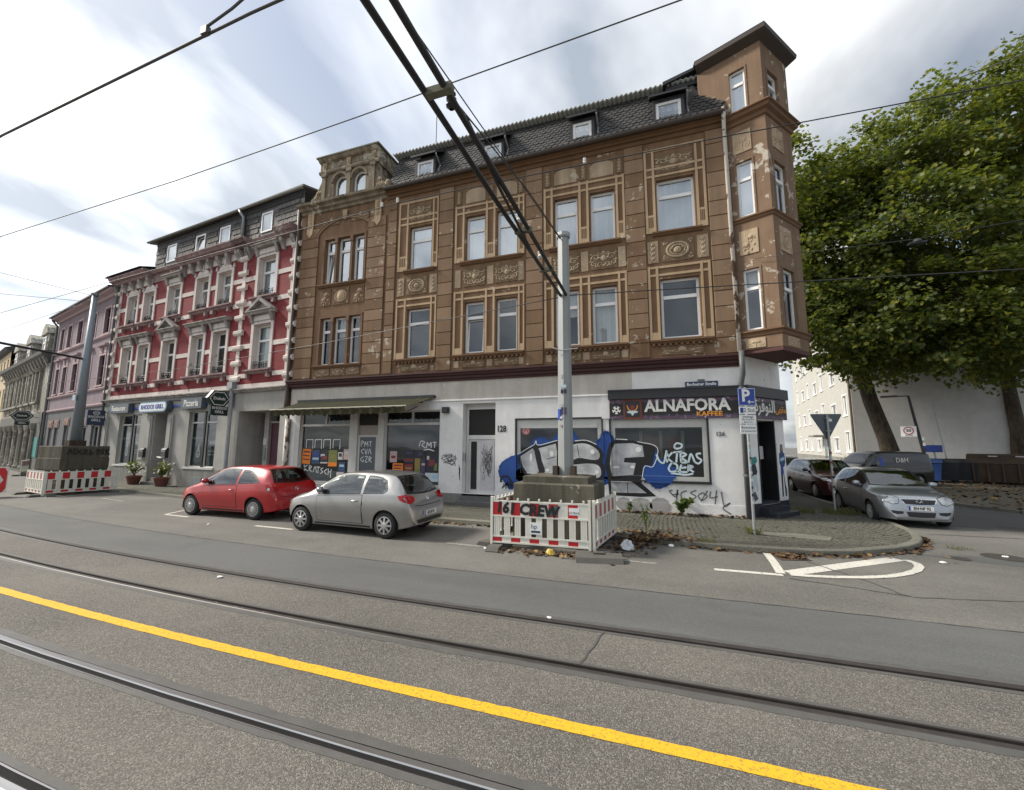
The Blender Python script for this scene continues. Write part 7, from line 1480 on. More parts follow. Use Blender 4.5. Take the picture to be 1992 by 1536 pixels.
    for p in ([(0.10, 1.86), (0.18, 1.66), (0.30, 1.60), (0.36, 1.80), (0.40, 1.98)], [(0.42, 1.90), (0.40, 1.62)], [(0.40, 1.74), (0.56, 1.92)], [(0.42, 1.74), (0.58, 1.60)], [(0.58, 1.92), (0.84, 1.95)], [(0.70, 1.93), (0.66, 1.62)], [(0.80, 1.62), (0.80, 1.90), (0.95, 1.86), (0.82, 1.76), (0.98, 1.64), (0.80, 1.62)], [(1.0, 1.62), (1.08, 1.88), (1.18, 1.64)], [(1.36, 1.90), (1.24, 1.88), (1.26, 1.78), (1.36, 1.70), (1.28, 1.60), (1.18, 1.64)], [(0.62, 2.12), (0.70, 2.20), (0.84, 2.16), (0.80, 2.06), (0.66, 2.04), (0.62, 2.12)], [(0.46, 1.50), (0.54, 1.60), (0.68, 1.54), (0.66, 1.38), (0.50, 1.34), (0.44, 1.42), (0.46, 1.50)], [(0.66, 1.40), (0.78, 1.30)], [(0.80, 1.56), (0.76, 1.36), (0.96, 1.34)], [(0.80, 1.46), (0.94, 1.48)], [(1.0, 1.56), (0.98, 1.36)], [(1.0, 1.54), (1.12, 1.50), (1.02, 1.44), (1.14, 1.34)], [(0.5, 1.30), (0.9, 1.26), (1.12, 1.30)]): tg = MB(); stroke(tg, p, 0.055, 6); tg.build('tag_stroke', 'spray_cyan', root)
    tg = MB()
    for p in ([(0.52, 0.80), (0.44, 0.76), (0.60, 0.60), (0.66, 0.82), (0.62, 0.50)], [(0.50, 0.66), (0.70, 0.70)], [(0.92, 0.80), (0.76, 0.72), (0.78, 0.54), (0.94, 0.56)], [(1.18, 0.82), (1.02, 0.74), (1.16, 0.64), (1.02, 0.52)], [(1.34, 0.76), (1.22, 0.66), (1.32, 0.54), (1.46, 0.66), (1.34, 0.76)], [(1.28, 0.50), (1.48, 0.82)], [(1.56, 0.80), (1.54, 0.62), (1.74, 0.66)], [(1.72, 0.84), (1.66, 0.44)], [(1.84, 0.80), (1.90, 0.40), (2.06, 0.50), (1.86, 0.34), (2.06, 0.18)]): stroke(tg, p, 0.036, 3)
    tg.build('grey_tag', 'spray_grey', root)
    fd = MB()
    for c in ((-0.9, 0.33, 0.24, 0.2), (-0.4, 0.30, 0.34, 0.24), (0.15, 0.33, 0.30, 0.24)): paint(fd, rough([(c[0]+c[2]*math.cos(t), c[1]+c[3]*math.sin(t)) for t in [2*PI*k/14 for k in range(14)]], 2, 0.02), 0)
    fd.build('painted_over_patch', 'faded_grey', root)
    # small black scrawls: pier, door recess, pillar beside the door, wall end
    sc = MB(); random.seed(9)
    def scrawl(mb, x, z, w, h, y, n, wd):
        for _ in range(n):
            pts = [(x+random.uniform(0, w), z+random.uniform(0, h)) for _ in range(5)]; ribbon(mb, pts, wd, y, 0.1, 4)
    scrawl(sc, -7.25, 1.35, 0.6, 0.5, -0.005, 6, 0.018); ribbon(sc, [(-7.30, 1.62), (-7.0, 1.75), (-6.7, 1.70)], 0.025, -0.005); scrawl(sc, -6.58, 0.85, 0.06, 0.6, -0.004, 4, 0.02); sc.build('pier_scrawl', 'spray_grey', root)
    sc = MB(); ribbon(sc, [(-4.98, 0.86), (-4.95, 1.02), (-4.75, 1.06), (-4.62, 0.92), (-4.56, 0.76)], 0.07, -0.010); scrawl(sc, -4.95, 0.60, 0.5, 0.3, -0.011, 4, 0.018); sc.build('loop_tag', 'spray_black', root)
    sc = MB(); scrawl(sc, -5.86, 0.9, 0.46, 1.25, 0.327, 14, 0.012); sc.build('door_scrawl', 'letter_grey', root)
    # tags on the shop glass
    tg = MB(); y = 0.104
    for p in ([(-13.72, 1.30), (-13.68, 1.05)], [(-13.55, 1.28), (-13.70, 1.16), (-13.52, 1.04)], [(-13.45, 1.04), (-13.44, 1.26), (-13.32, 1.20), (-13.42, 1.14), (-13.30, 1.0)], [(-13.24, 1.0), (-13.14, 1.22), (-13.05, 0.98)], [(-13.08, 1.22), (-12.88, 1.20)], [(-12.98, 1.2), (-12.98, 0.96)], [(-12.72, 1.18), (-12.84, 1.12), (-12.74, 1.02), (-12.86, 0.94)], [(-12.52, 1.14), (-12.66, 1.04), (-12.54, 0.92)], [(-12.46, 1.16), (-12.46, 0.90)], [(-12.46, 1.03), (-12.32, 1.03)], [(-12.32, 1.14), (-12.34, 0.80)]): ribbon(tg, p, 0.035, y)
    for x in (-13.5, -13.05, -12.6, -12.12): ribbon(tg, [(x-0.17, 1.98), (x-0.17, 2.32)], 0.03, y, n=1); ribbon(tg, [(x-0.185, 2.32), (x+0.185, 2.33)], 0.03, y-0.001, n=1); ribbon(tg, [(x+0.17, 2.32), (x+0.17, 1.94)], 0.03, y, n=1)
    for p in ([(-8.30, 2.06), (-8.22, 2.26), (-8.06, 2.22), (-8.18, 2.12), (-8.02, 2.0)], [(-7.98, 2.02), (-7.95, 2.22), (-7.88, 2.1), (-7.80, 2.22), (-7.78, 2.02)], [(-7.72, 2.22), (-7.56, 2.22)], [(-7.64, 2.22), (-7.64, 2.02)], [(-8.1, 1.92), (-7.9, 1.96), (-7.65, 1.90)]): ribbon(tg, p, 0.035, y)
    y2 = 0.036
    for p in ([(-10.86, 2.04), (-10.86, 2.26), (-10.74, 2.22), (-10.84, 2.15)], [(-10.70, 2.05), (-10.68, 2.24), (-10.62, 2.12), (-10.56, 2.24), (-10.54, 2.05)], [(-10.50, 2.24), (-10.36, 2.24)], [(-10.43, 2.24), (-10.43, 2.05)], [(-10.72, 1.96), (-10.85, 1.88), (-10.74, 1.76)], [(-10.68, 1.96), (-10.62, 1.76), (-10.56, 1.96)], [(-10.52, 1.76), (-10.45, 1.96), (-10.38, 1.76)], [(-10.72, 1.66), (-10.86, 1.56), (-10.74, 1.46), (-10.72, 1.55)], [(-10.66, 1.66), (-10.54, 1.66), (-10.64, 1.46), (-10.52, 1.46)], [(-10.46, 1.46), (-10.46, 1.66), (-10.36, 1.6), (-10.44, 1.56), (-10.34, 1.44)]): ribbon(tg, p, 0.03, y2)
    tg.build('white_glass_tags', 'spray_white', root)
    text('house_number', '128', 0.30, 'spray_black', root, (-4.97, -0.008, 2.68), sx=0.8, bold=0.008); text('house_number', '126', 0.17, 'letter_grey', root, (1.90, -0.008, 2.47), bold=0.006)
build_graffiti(corner)
# ------------------------------------------------------------ signs, awning, posters of the corner house
def sign_root(name, frame, u, y, z, label, cat, group=None, dr=0.0):
    p = frame.w(u, y, z); return empty(name, p, -frame.a+dr, label=label, cat=cat, group=group)
def build_corner_signs():
    # banner over the cafe window
    r = sign_root('shop_banner', FB, 0.58, -0.05, 3.26, 'dark banner reading ALNAFORA KAFFEE over the cafe window', 'shop sign')
    m = MB(); m.box(-1.84, 1.84, -0.03, 0.05, -0.31, 0.31); m.build('banner_board', 'banner_print', r)
    text('banner_lettering', 'ALNAFORA', 0.50, 'letter_cream', r, (0.42, -0.033, 0.07), sx=0.92, bold=0.016); text('banner_subtitle', 'KAFFEE', 0.19, 'letter_orange', r, (1.05, -0.033, -0.19), sx=1.15, bold=0.004)
    m = MB(); m.box(-1.42, -0.86, -0.045, -0.03, -0.32, 0.32); f = m.build('emblem_board', 'frame_rust', r); m = MB(); m.box(-1.36, -0.92, -0.05, -0.045, -0.25, 0.25); m.build('emblem_ground', 'black_frame', f)
    m = MB(); flat_poly(m, [(-1.14+0.17*math.cos(t), -0.09+0.045*math.sin(t)) for t in [2*PI*k/16 for k in range(16)]], -0.052); flat_poly(m, [(-1.20, -0.10), (-1.08, -0.10), (-1.12, -0.2), (-1.16, -0.2)], -0.0525); m.build('emblem_bowl', 'poster_pale', f)
    m = MB(); flat_poly(m, [(-1.14+0.07*math.cos(t), 0.06+0.08*math.sin(t)) for t in [2*PI*k/12 for k in range(12)]], -0.053); m.build('emblem_cup', 'poster_red', f)
    m = MB()
    for s in (-1, 1): ribbon(m, [(-1.14+s*0.03, -0.06), (-1.14+s*0.12, 0.0), (-1.14+s*0.16, 0.12)], 0.03, -0.0535)
    m.build('emblem_leaves', 'letter_orange', f)
    m = MB(); flat_poly(m, [(-1.63+0.13*math.cos(t), -0.02+0.13*math.sin(t)) for t in [2*PI*k/18 for k in range(18)]], -0.034); b = m.build('football_print', 'letter_cream', r); m = MB()
    for k in range(6): cx, cz = (-1.63, -0.02) if k == 5 else (-1.63+0.10*math.cos(k*1.257+0.3), -0.02+0.10*math.sin(k*1.257+0.3)); flat_poly(m, [(cx+0.036*math.cos(t), cz+0.036*math.sin(t)) for t in [2*PI*j/5 for j in range(5)]], -0.0355)
    m.build('football_patches', 'sign_black', b)
    # banner over the door on the chamfer
    o = CH0+CHd*1.18; nx, ny = CHd.y, -CHd.x
    r = empty('shop_banner', (o.x+nx*0.06, BY+o.y+ny*0.06, 3.26), CHr, label='dark banner with white Arabic lettering over the corner cafe door', cat='shop sign'); m = MB(); m.box(-1.16, 1.22, -0.03, 0.05, -0.31, 0.31); m.build('banner_board', 'banner_print', r)
    text('banner_lettering', '\ufe93\ufeae\ufed3\ufeee\ufee8\ufedf\ufe8d', 0.52, 'letter_cream', r, (-0.10, -0.034, 0.05), sx=0.9, bold=0.008); text('banner_subtitle', '\ufef0\ufeec\ufed8\ufee3', 0.30, 'letter_orange', r, (0.84, -0.034, 0.0), bold=0.004)
    # painted panels beside the door
    o = CH0+CHd*2.02; r = empty('painted_panel', (o.x+nx*0.012, BY+o.y+ny*0.012, 0.52), CHr, label='white panel with a standing footballer in a blue shirt, right of the cafe door', cat='panel'); m = MB(); m.box(-0.22, 0.24, -0.012, 0.01, 0.0, 1.72); m.build('panel_board', 'sign_white', r)
    def shp(nm, P, mat, k): q = MB(); flat_poly(q, P, -0.013-0.001*k); q.build(nm, mat, r)
    shp('print_hair', [(-0.06, 1.66), (0.06, 1.66), (0.09, 1.5), (0.08, 1.36), (-0.08, 1.36), (-0.09, 1.5)], 'hair', 1); shp('print_face', [(-0.035, 1.60), (0.035, 1.60), (0.045, 1.5), (0.0, 1.43), (-0.045, 1.5)], 'skin', 2); shp('print_shirt', [(-0.16, 1.38), (-0.05, 1.42), (0.05, 1.42), (0.16, 1.38), (0.18, 1.1), (0.12, 0.98), (-0.12, 0.98), (-0.18, 1.1)], 'poster_blue', 3); shp('print_arms', [(-0.13, 1.22), (0.12, 1.28), (0.14, 1.18), (-0.10, 1.13)], 'sign_lightblue', 4); shp('print_shorts', [(-0.13, 0.98), (0.13, 0.98), (0.14, 0.72), (0.02, 0.72), (0.0, 0.82), (-0.02, 0.72), (-0.14, 0.72)], 'sign_blue', 5)
    for s in (-1, 1): shp('print_leg', [(s*0.13, 0.72), (s*0.03, 0.72), (s*0.05, 0.3), (s*0.06, 0.06), (s*0.14, 0.06), (s*0.13, 0.35)], 'poster_dark', 6)
    shp('print_swoosh', [(0.02, 0.95), (0.2, 1.0), (0.22, 0.1), (0.1, 0.4)], 'sign_white', 7)
    o = CH0+CHd*0.38; r = empty('painted_panel', (o.x+nx*0.012, BY+o.y+ny*0.012, 0.48), CHr, label='white panel with green and black figure print, left of the cafe door', cat='panel'); m = MB(); m.box(-0.26, 0.22, -0.012, 0.01, 0.0, 1.6); m.build('panel_board', 'sign_white', r)
    shp('print_shirt', [(-0.18, 1.30), (0.12, 1.34), (0.18, 1.2), (0.05, 1.12), (-0.2, 1.1)], 'teal_paint', 1); shp('print_body', [(-0.16, 1.1), (0.06, 1.12), (0.14, 0.9), (0.02, 0.7), (-0.18, 0.8)], 'poster_dark', 2); shp('print_leg', [(-0.1, 0.8), (0.06, 0.82), (0.16, 0.42), (0.06, 0.3), (-0.02, 0.55), (-0.14, 0.3), (-0.2, 0.42)], 'poster_pale', 3); shp('print_shade', [(-0.2, 0.3), (-0.05, 0.34), (0.1, 0.12), (-0.1, 0.06)], 'sign_slate', 4)
    o = CH0+CHd*1.42; r = empty('notice', (o.x-nx*0.34, BY+o.y-ny*0.34, 1.92), CHr, label='white paper notice taped inside the cafe doorway', cat='notice'); m = MB(); m.box(-0.13, 0.13, -0.05, -0.046, -0.2, 0.2); m.build('notice_sheet', 'poster_white', r)
    # street name plate
    r = sign_root('street_sign', FB, 1.46, -0.02, 3.975, 'dark enamel street name plate reading Bochumer Stra\u00dfe', 'street sign'); m = MB(); m.box(-0.455, 0.455, -0.012, 0.012, -0.085, 0.085); m.build('plate', 'sign_navy', r); text('plate_lettering', 'Bochumer Stra\u00dfe', 0.125, 'sign_white', r, (0, -0.014, 0.0), ext=0.001, sx=0.92, bold=0.003); m = MB(); m.box(-0.10, 0.10, -0.01, 0.01, 0.10, 0.15); m.build('district_plate', 'letter_grey', r)
    # round sticker in window A
    r = sign_root('window_sticker', FB, -4.10, 0.062, 2.62, 'round red and white sticker in the upper corner of the painted shop window', 'sticker'); m = MB(); flat_poly(m, [(0.15*math.cos(t), 0.15*math.sin(t)) for t in [2*PI*k/20 for k in range(20)]], 0); m.build('sticker_disc', 'poster_pink', r); m = MB(); ribbon(m, [(0.13*math.cos(t), 0.13*math.sin(t)) for t in [2*PI*k/12 for k in range(13)]], 0.03, -0.002); ribbon(m, [(-0.07, -0.06), (0, 0.08), (0.07, -0.06)], 0.035, -0.002); m.build('sticker_print', 'red_ring', r)
    # awning
    r = sign_root('awning', FB, -10.85, 0, 0, 'weathered green striped awning over the empty shop', 'awning'); xa, xb, fa, fb, y, zb, zf = -3.12, 3.18, -3.12, 2.90, -1.42, 3.90, 3.44; m = MB(); n = 34; 
    def P(i, j): a = (xa+(xb-xa)*i/n); b = (fa+(fb-fa)*i/n); t = j/6; sag = -0.035*math.sin(PI*t)-0.01*math.sin(i*1.3)*t; return (a+(b-a)*t, y*t-0.04, zb+(zf-zb)*t+sag)
    for k in range(2):
        mm = MB()
        for i in range(n):
            if i % 2 == k:
                mm.add([P(i, j) for j in range(7)]+[P(i+1, j) for j in range(7)], [(j, 7+j, 8+j, j+1) for j in range(6)])
        mm.build('awning_stripe', 'awning_cloth' if k else 'awning_under', r, kind=None)
    m = MB(); m.tube([(fa-0.05, y-0.03, zf), (fb+0.05, y-0.03, zf)], 0.035, 6); m.build('front_bar', 'awning_edge', r)
    m = MB(); k = 96; vs = []
    for i in range(k+1): x = fa+(fb-fa)*i/k; h = 0.20+0.05*abs(math.sin(PI*i/4)); yy = y-0.05+0.015*math.sin(i*0.9); vs += [(x, yy, zf), (x, yy+0.02, zf-h)]
    m.add(vs, [(2*i, 2*i+1, 2*i+3, 2*i+2) for i in range(k)]); m.build('valance', 'awning_cloth', r)
    m = MB(); m.box(xa-0.06, xb+0.08, -0.16, 0.0, zb-0.04, zb+0.06); m.build('awning_case', 'black_frame', r)
    for x in (-2.6, 2.5): m = MB(); m.tube([(x, -0.03, zb-0.35), (x, -0.7, zf-0.12), (x, y, zf)], 0.025, 6); m.build('awning_arm', 'galvanised', r)
    # posters pasted on the shop glass
    def poster(x0, x1, z0, z1, mat, label, deco=None, tilt=0.0, y=0.098):
        c = ((x0+x1)/2, (z0+z1)/2); r = sign_root('poster', FB, c[0], y, c[1], label, 'poster', 'posters stuck on the empty shop windows'); r.rotation_euler = (0, tilt, 0); w, h = (x1-x0)/2, (z1-z0)/2; m = MB(); m.box(-w, w, -0.002, 0.001, -h, h); m.build('sheet', mat, r)
        if deco:
            for (a, b, c_, d, mt) in deco: q = MB(); flat_poly(q, [(a*w, c_*h), (b*w, c_*h), (b*w, d*h), (a*w, d*h)], -0.004); q.build('print_block', mt, r)
    lines = [(-0.8, 0.8, 0.5, 0.75, 'poster_red'), (-0.8, 0.7, 0.0, 0.2, 'poster_red'), (-0.7, 0.8, -0.5, -0.3, 'poster_red')]
    poster(-13.84, -13.40, 1.33, 1.94, 'poster_orange', 'crooked orange poster at the left edge of the shop window', lines, 0.06); poster(-13.34, -12.94, 1.34, 1.89, 'poster_blue', 'dark blue concert poster next to the orange one', [(-0.8, 0.8, -0.4, -0.1, 'sign_lightblue'), (-0.5, 0.6, 0.2, 0.6, 'sign_blue')]); poster(-12.90, -12.52, 1.36, 1.90, 'poster_dark', 'black and red poster in the middle of the left shop window', [(-0.9, 0.2, 0.0, 0.4, 'poster_white'), (-0.7, 0.9, -0.4, 0.1, 'poster_red'), (-1, 1, -1, -0.8, 'poster_white')]); poster(-12.49, -12.05, 1.25, 1.90, 'poster_green', 'green and orange poster in the left shop window', [(-1, 1, -1, -0.5, 'poster_orange'), (-0.5, 0.5, 0.0, 0.4, 'poster_yellow')]); poster(-12.01, -11.78, 1.52, 1.82, 'poster_white', 'small white flyer with a dark square', [(-0.6, 0.6, -0.2, 0.7, 'poster_dark')]); poster(-11.74, -11.44, 1.53, 1.95, 'poster_pink', 'pale pink flyer at the right of the left shop window', [(-0.7, 0.7, 0.0, 0.6, 'poster_white')]); poster(-11.96, -11.64, 1.06, 1.42, 'poster_blue', 'small blue flyer below the pink one', [(-0.7, 0.7, 0.0, 0.5, 'sign_lightblue')]); poster(-12.04, -11.68, 0.78, 1.03, 'poster_white', 'white sheet low in the left shop window')
    poster(-9.56, -9.24, 1.46, 1.88, 'poster_pink', 'pale pink flyer at the left of the right shop window', [(-0.6, 0.6, -0.3, 0.2, 'poster_red')]); poster(-9.42, -8.96, 1.0, 1.43, 'poster_orange', 'bright orange poster low in the right shop window', lines); poster(-8.93, -8.50, 1.43, 1.94, 'poster_dark', 'dark poster with a red band in the right shop window', [(-0.9, 0.9, -0.7, -0.3, 'poster_red'), (-0.6, 0.5, 0.4, 0.7, 'poster_blue')]); poster(-8.91, -8.52, 1.0, 1.40, 'poster_red', 'dark red poster beside the orange one', [(-0.7, 0.7, 0.1, 0.4, 'poster_yellow')]); poster(-8.46, -8.22, 1.0, 1.62, 'poster_yellow', 'narrow yellow poster in the right shop window', [(-0.8, 0.8, -0.9, -0.2, 'poster_green')]); poster(-8.46, -8.02, 1.64, 1.92, 'poster_dark', 'black poster with starry print in the right shop window', [(-0.3, 0.4, -0.4, 0.5, 'poster_violet')]); poster(-8.20, -8.0, 1.04, 1.58, 'poster_violet', 'narrow violet poster in the right shop window', [(-0.6, 0.8, 0.2, 0.5, 'poster_pink')]); poster(-7.97, -7.46, 1.12, 1.78, 'poster_dark', 'large dark poster at the right of the right shop window', [(-0.6, 0.4, -0.3, 0.4, 'poster_red'), (0.3, 0.8, -0.8, 0.0, 'poster_green'), (-0.9, -0.5, 0.4, 0.8, 'poster_white')]); poster(-8.02, -7.46, 0.78, 1.10, 'poster_pale', 'pale blue poster under the large dark one', [(-0.8, -0.3, -0.5, 0.5, 'poster_white'), (0.1, 0.9, -0.2, 0.6, 'sign_lightblue')])
build_corner_signs()
def build_restaurant_signs():
    r = sign_root('shop_sign', FR, -13.38, -0.18, 4.06, 'slate grey sign box reading Restaurant', 'shop sign'); m = MB(); m.box(-1.0, 1.0, -0.10, 0.12, -0.25, 0.25); m.build('sign_box', 'sign_slate', r); text('sign_lettering', 'Restaurant', 0.40, 'letter_cream', r, (0, -0.105, 0.0), sx=0.85, bold=0.006)
    r = sign_root('shop_sign', FR, -9.93, -0.20, 4.03, 'rounded white sign with blue letters reading RHODOS GRILL above the restaurant door', 'shop sign')
    def stad(w, h, n=8): return [(w-h+h*math.cos(-PI/2+PI*k/n), h*math.sin(-PI/2+PI*k/n)) for k in range(n+1)]+[(-w+h+h*math.cos(PI/2+PI*k/n), h*math.sin(PI/2+PI*k/n)) for k in range(n+1)]
    m = MB(); m.prism_y(stad(1.34, 0.29), -0.10, 0.14); m.build('sign_rim', 'sign_slate', r); m = MB(); m.prism_y(stad(1.28, 0.24), -0.115, -0.10); m.build('sign_face', 'sign_lightblue', r); m = MB(); m.prism_y(stad(1.22, 0.19), -0.122, -0.115); m.build('sign_field', 'sign_white', r); text('sign_lettering', 'RHODOS GRILL', 0.32, 'sign_blue', r, (0, -0.126, 0.0), sx=0.95, bold=0.010)
    r = sign_root('shop_sign', FR, -6.60, -0.18, 4.10, 'slate grey sign box reading Pizzeria', 'shop sign'); m = MB(); m.box(-0.85, 0.85, -0.10, 0.12, -0.26, 0.26); m.build('sign_box', 'sign_slate', r); text('sign_lettering', 'Pizzeria', 0.46, 'letter_cream', r, (0, -0.105, 0.0), sx=0.85, bold=0.006)
    m = MB(); m.box(-15.0, -5.7, -0.08, -0.02, 4.00, 4.10); o = m.build('light_strip', 'sign_blue', red_house)
    # projecting signs: face looks along the street (+u)
    def projecting(frame, u, label, hexa, y0, y1, z0, z1):
        r = sign_root('projecting_sign', frame, u, 0, 0, label, 'projecting sign', dr=PI/2)      # local x now points into the house, local -y to the right along the street
        m = MB(); cz = (z0+z1)/2; w = (y1-y0); cx = (y0+y1)/2
        if hexa:
            hz = z1-0.40; P = [(cx+0.50*math.cos(t)*w/1.0, hz+0.42*math.sin(t)) for t in [PI*k/3 for k in range(6)]]; m.prism_y(P, -0.10, 0.10); m.build('sign_body', 'sign_green', r); q = MB(); R_ = [(cx+0.40*math.cos(t)*w, hz+0.33*math.sin(t)) for t in [PI*k/3 for k in range(7)]]; ribbon(q, R_, 0.035, -0.103, n=1); q.build('sign_outline', 'letter_cream', r); text('sign_lettering', 'Diebels', 0.20, 'letter_cream', r, (cx, -0.105, hz), sx=0.85, bold=0.003)
            m = MB(); m.box(cx-0.32, cx+0.42, -0.08, 0.08, z0, hz-0.34); m.build('lower_panel', 'sign_green', r); text('panel_lettering', 'RHODOS\nGRILL', 0.17, 'letter_cream', r, (cx+0.05, -0.085, z0+0.24), sx=0.9, bold=0.003)
        else:
            m.box(y0, y1, -0.07, 0.07, z0, z1); m.build('sign_body', 'sign_navy', r); text('sign_lettering', 'RHODOS\nGRILL', 0.19, 'letter_cream', r, (cx, -0.075, cz-0.05), sx=0.85, bold=0.003); q = MB(); ribbon(q, [(cx+0.14*math.cos(t), z1-0.16+0.08*math.sin(t)) for t in [2*PI*k/10 for k in range(11)]], 0.03, -0.074); ribbon(q, [(cx-0.1, z1-0.16), (cx+0.1, z1-0.16)], 0.03, -0.0745); q.build('sign_emblem', 'letter_cream', r)
        m = MB(); m.tube([(0, 0, z1-0.1), (y1, 0, z1-0.1)], 0.02, 5); m.tube([(0, 0, z1-0.5), (y1, 0, z1-0.5)], 0.02, 5); m.build('bracket', 'black_frame', r)
    projecting(FR, -3.98, 'dark green hexagonal projecting sign reading Diebels above RHODOS GRILL', True, -1.06, -0.06, 3.42, 4.58); projecting(FR, -15.3, 'dark blue projecting sign reading RHODOS GRILL at the left end of the brick house', False, -0.86, -0.10, 3.17, 4.02); projecting(FG, -2.2, 'green hexagonal projecting sign on the grey ornate house', True, -1.5, -0.3, 3.5, 4.6)
    for u, lab in ((-10.72, 'black letterbox on the left of the restaurant door'), (-8.66, 'black letterbox on the right of the restaurant door')):
        r = sign_root('letterbox', FR, u, -0.08, 1.68, lab, 'letterbox', 'letterboxes beside the restaurant door'); m = MB(); m.prism_x([(0, -0.24), (-0.16, -0.24), (-0.16, 0.14), (-0.09, 0.24), (0, 0.26)], -0.2, 0.2); m.build('box', 'black_frame', r); m = MB(); m.box(-0.15, 0.15, -0.165, -0.16, 0.06, 0.10); m.build('slot', 'zinc', r)
        if u > -9: m = MB(); m.box(-0.18, 0.05, -0.3, -0.1, -0.26, -0.24, Matrix.Rotation(0.3, 4, 'Y')); m.build('newspaper', 'litter_white', r)
build_restaurant_signs()
# ------------------------------------------------------------ poles, overhead line, barriers
def octpole(m, x, y, z0, z1, r0, r1, n=8): m.tube([(x, y, z0), (x, y, z1)], [r0/math.cos(PI/n), r1/math.cos(PI/n)], n)
def barrier_mesh_set(L, n):
    return None
def build_barrier(p0, p1, label, faded=False, tags=False, n=9, h=1.0):
    a, b = Vector(p0), Vector(p1); d = b-a; L = d.length; rz = math.atan2(d.y, d.x); r = empty('barrier', (a.x, a.y, 0), rz, label=label, cat='barrier', group='red and white site barriers'); red = 'barrier_red_faded' if faded else 'barrier_red'
    m = MB()
    for x in (0.0, L): m.box(x-0.025, x+0.025, -0.025, 0.025, 0.02, h+0.04)
    for z in (0.13, 0.25, 0.66, 0.955): m.box(0.02, L-0.02, -0.02, 0.02, z-0.016, z+0.016)
    m.build('frame', 'barrier_white', r)
    k = 10; hk = 0.27
    for i in range(k):
        x0, x1 = 0.03+(L-0.06)*i/k, 0.03+(L-0.06)*(i+1)/k; mt = red if i % 2 == 0 else 'barrier_white'; q = MB(); q.box(x0+0.001, x1-0.001, -0.012, 0.012, 0.676, 0.939); q.build('stripe_plate', mt, r); q = MB(); q.box(x0+0.001, x1-0.001, -0.010, 0.010, 0.146, 0.234); q.build('stripe_plate', mt, r)
    sm = None
    for i in range(n):
        x = L*(i+0.5)/n
        if sm is None:
            q = MB(); 
            for e in (-0.045, 0.0, 0.045): q.box(e-0.017, e+0.017, -0.014, 0.014, 0.0, 0.39)
            q.box(-0.06, 0.06, -0.006, 0.006, 0.0, 0.39); sm = q.mesh('slat', 'barrier_white'); q = MB(); q.box(-0.018, 0.018, -0.02, 0.02, 0, 0.055); km = q.mesh('knob', 'barrier_white')
        inst('slat', sm, r, loc=(x, 0, 0.262)); inst('knob', km, r, loc=(x, 0, 0.97))
    for x in (0.12, L-0.12): q = MB(); q.prism_x([(-0.36, 0.02), (-0.30, 0.09), (0.30, 0.09), (0.36, 0.02), (0.36, 0), (-0.36, 0)], x-0.13, x+0.13); q.build('rubber_foot', 'rubber_foot', r)
    if tags:
        text('barrier_tag', '161 CREW', 0.30, 'spray_black', r, (0.75, -0.022, 0.80), rot=(PI/2, 0.04, 0), sx=0.95, bold=0.014, shear=0.1); q = MB(); q.box(0.82, 1.07, -0.028, -0.02, 0.33, 0.56); s = q.build('notice_plate', 'sign_white', r); text('notice_lettering', 'hp', 0.13, 'sign_navy', s, (0.91, -0.029, 0.48), ext=0.001); q = MB(); flat_poly(q, [(0.85, 0.36), (1.04, 0.36), (1.04, 0.40), (0.85, 0.40)], -0.0295); q.build('notice_line', 'sign_navy', s)
        q = MB(); q.box(1.62, 1.82, -0.015, -0.013, 0.74, 0.88); s = q.build('sticker', 'sign_white', r); text('sticker_lettering', 'ULTRAS', 0.06, 'sign_black', s, (1.72, -0.016, 0.78), ext=0.001)
        q = MB()
        for _ in range(7): ribbon(q, [(1.24+random.uniform(0, 0.2), 0.70+random.uniform(0, 0.22)) for _ in range(4)], 0.012, -0.014, n=4)
        q.build('teal_scribble', 'teal_paint', r)
    return r
random.seed(4)
build_barrier((-3.24, 8.26), (-1.22, 8.34), 'red and white barrier with black graffiti in front of the concrete block', tags=True); build_barrier((-1.14, 8.36), (-0.88, 10.12), 'faded barrier on the right side of the graffiti block', True); build_barrier((-3.10, 10.1), (-3.26, 8.32), 'barrier on the left side of the graffiti block, seen edge on', True)
build_barrier((-23.2, 9.94), (-22.8, 12.1), 'barrier along the long side of the concrete block at left', n=9, h=0.95); build_barrier((-25.3, 10.25), (-23.26, 9.9), 'barrier across the end of the concrete block at left', True, h=0.95); build_barrier((-41.3, 16.7), (-39.4, 15.6), 'small distant barrier on the pavement before the grey ornate house')
def concrete_block(x0, x1, y0, y1, tiers, label, tag_=None, rz=0):
    c = ((x0+x1)/2, (y0+y1)/2); r = empty('concrete_block', (c[0], c[1], 0), rz, label=label, cat='concrete block', group='concrete pole footings'); w, d = (x1-x0)/2, (y1-y0)/2; z = 0
    for k, (h, ins, top) in enumerate(tiers):
        m = MB(); a, b = w-ins, d-ins; a2, b2 = w-top, d-top; e = 0.025; m.add([(-a, -b, z), (a, -b, z), (a, b, z), (-a, b, z), (-a, -b, z+h-e), (a, -b, z+h-e), (a, b, z+h-e), (-a, b, z+h-e), (-a2+e, -b2+e, z+h), (a2-e, -b2+e, z+h), (a2-e, b2-e, z+h), (-a2+e, b2-e, z+h)], [(0, 3, 2, 1), (0, 1, 5, 4), (1, 2, 6, 5), (2, 3, 7, 6), (3, 0, 4, 7), (4, 5, 9, 8), (5, 6, 10, 9), (6, 7, 11, 10), (7, 4, 8, 11), (8, 9, 10, 11)]) ; m.build('block', 'concrete', r); z += h-0.004*0
    return r
concrete_block(-2.90, -1.13, 8.72, 10.02, [(1.30, 0.0, 0.0), (0.16, 0.16, 0.30)], 'concrete footing of the grey tram pole in front of the graffiti wall', rz=rad(-3))
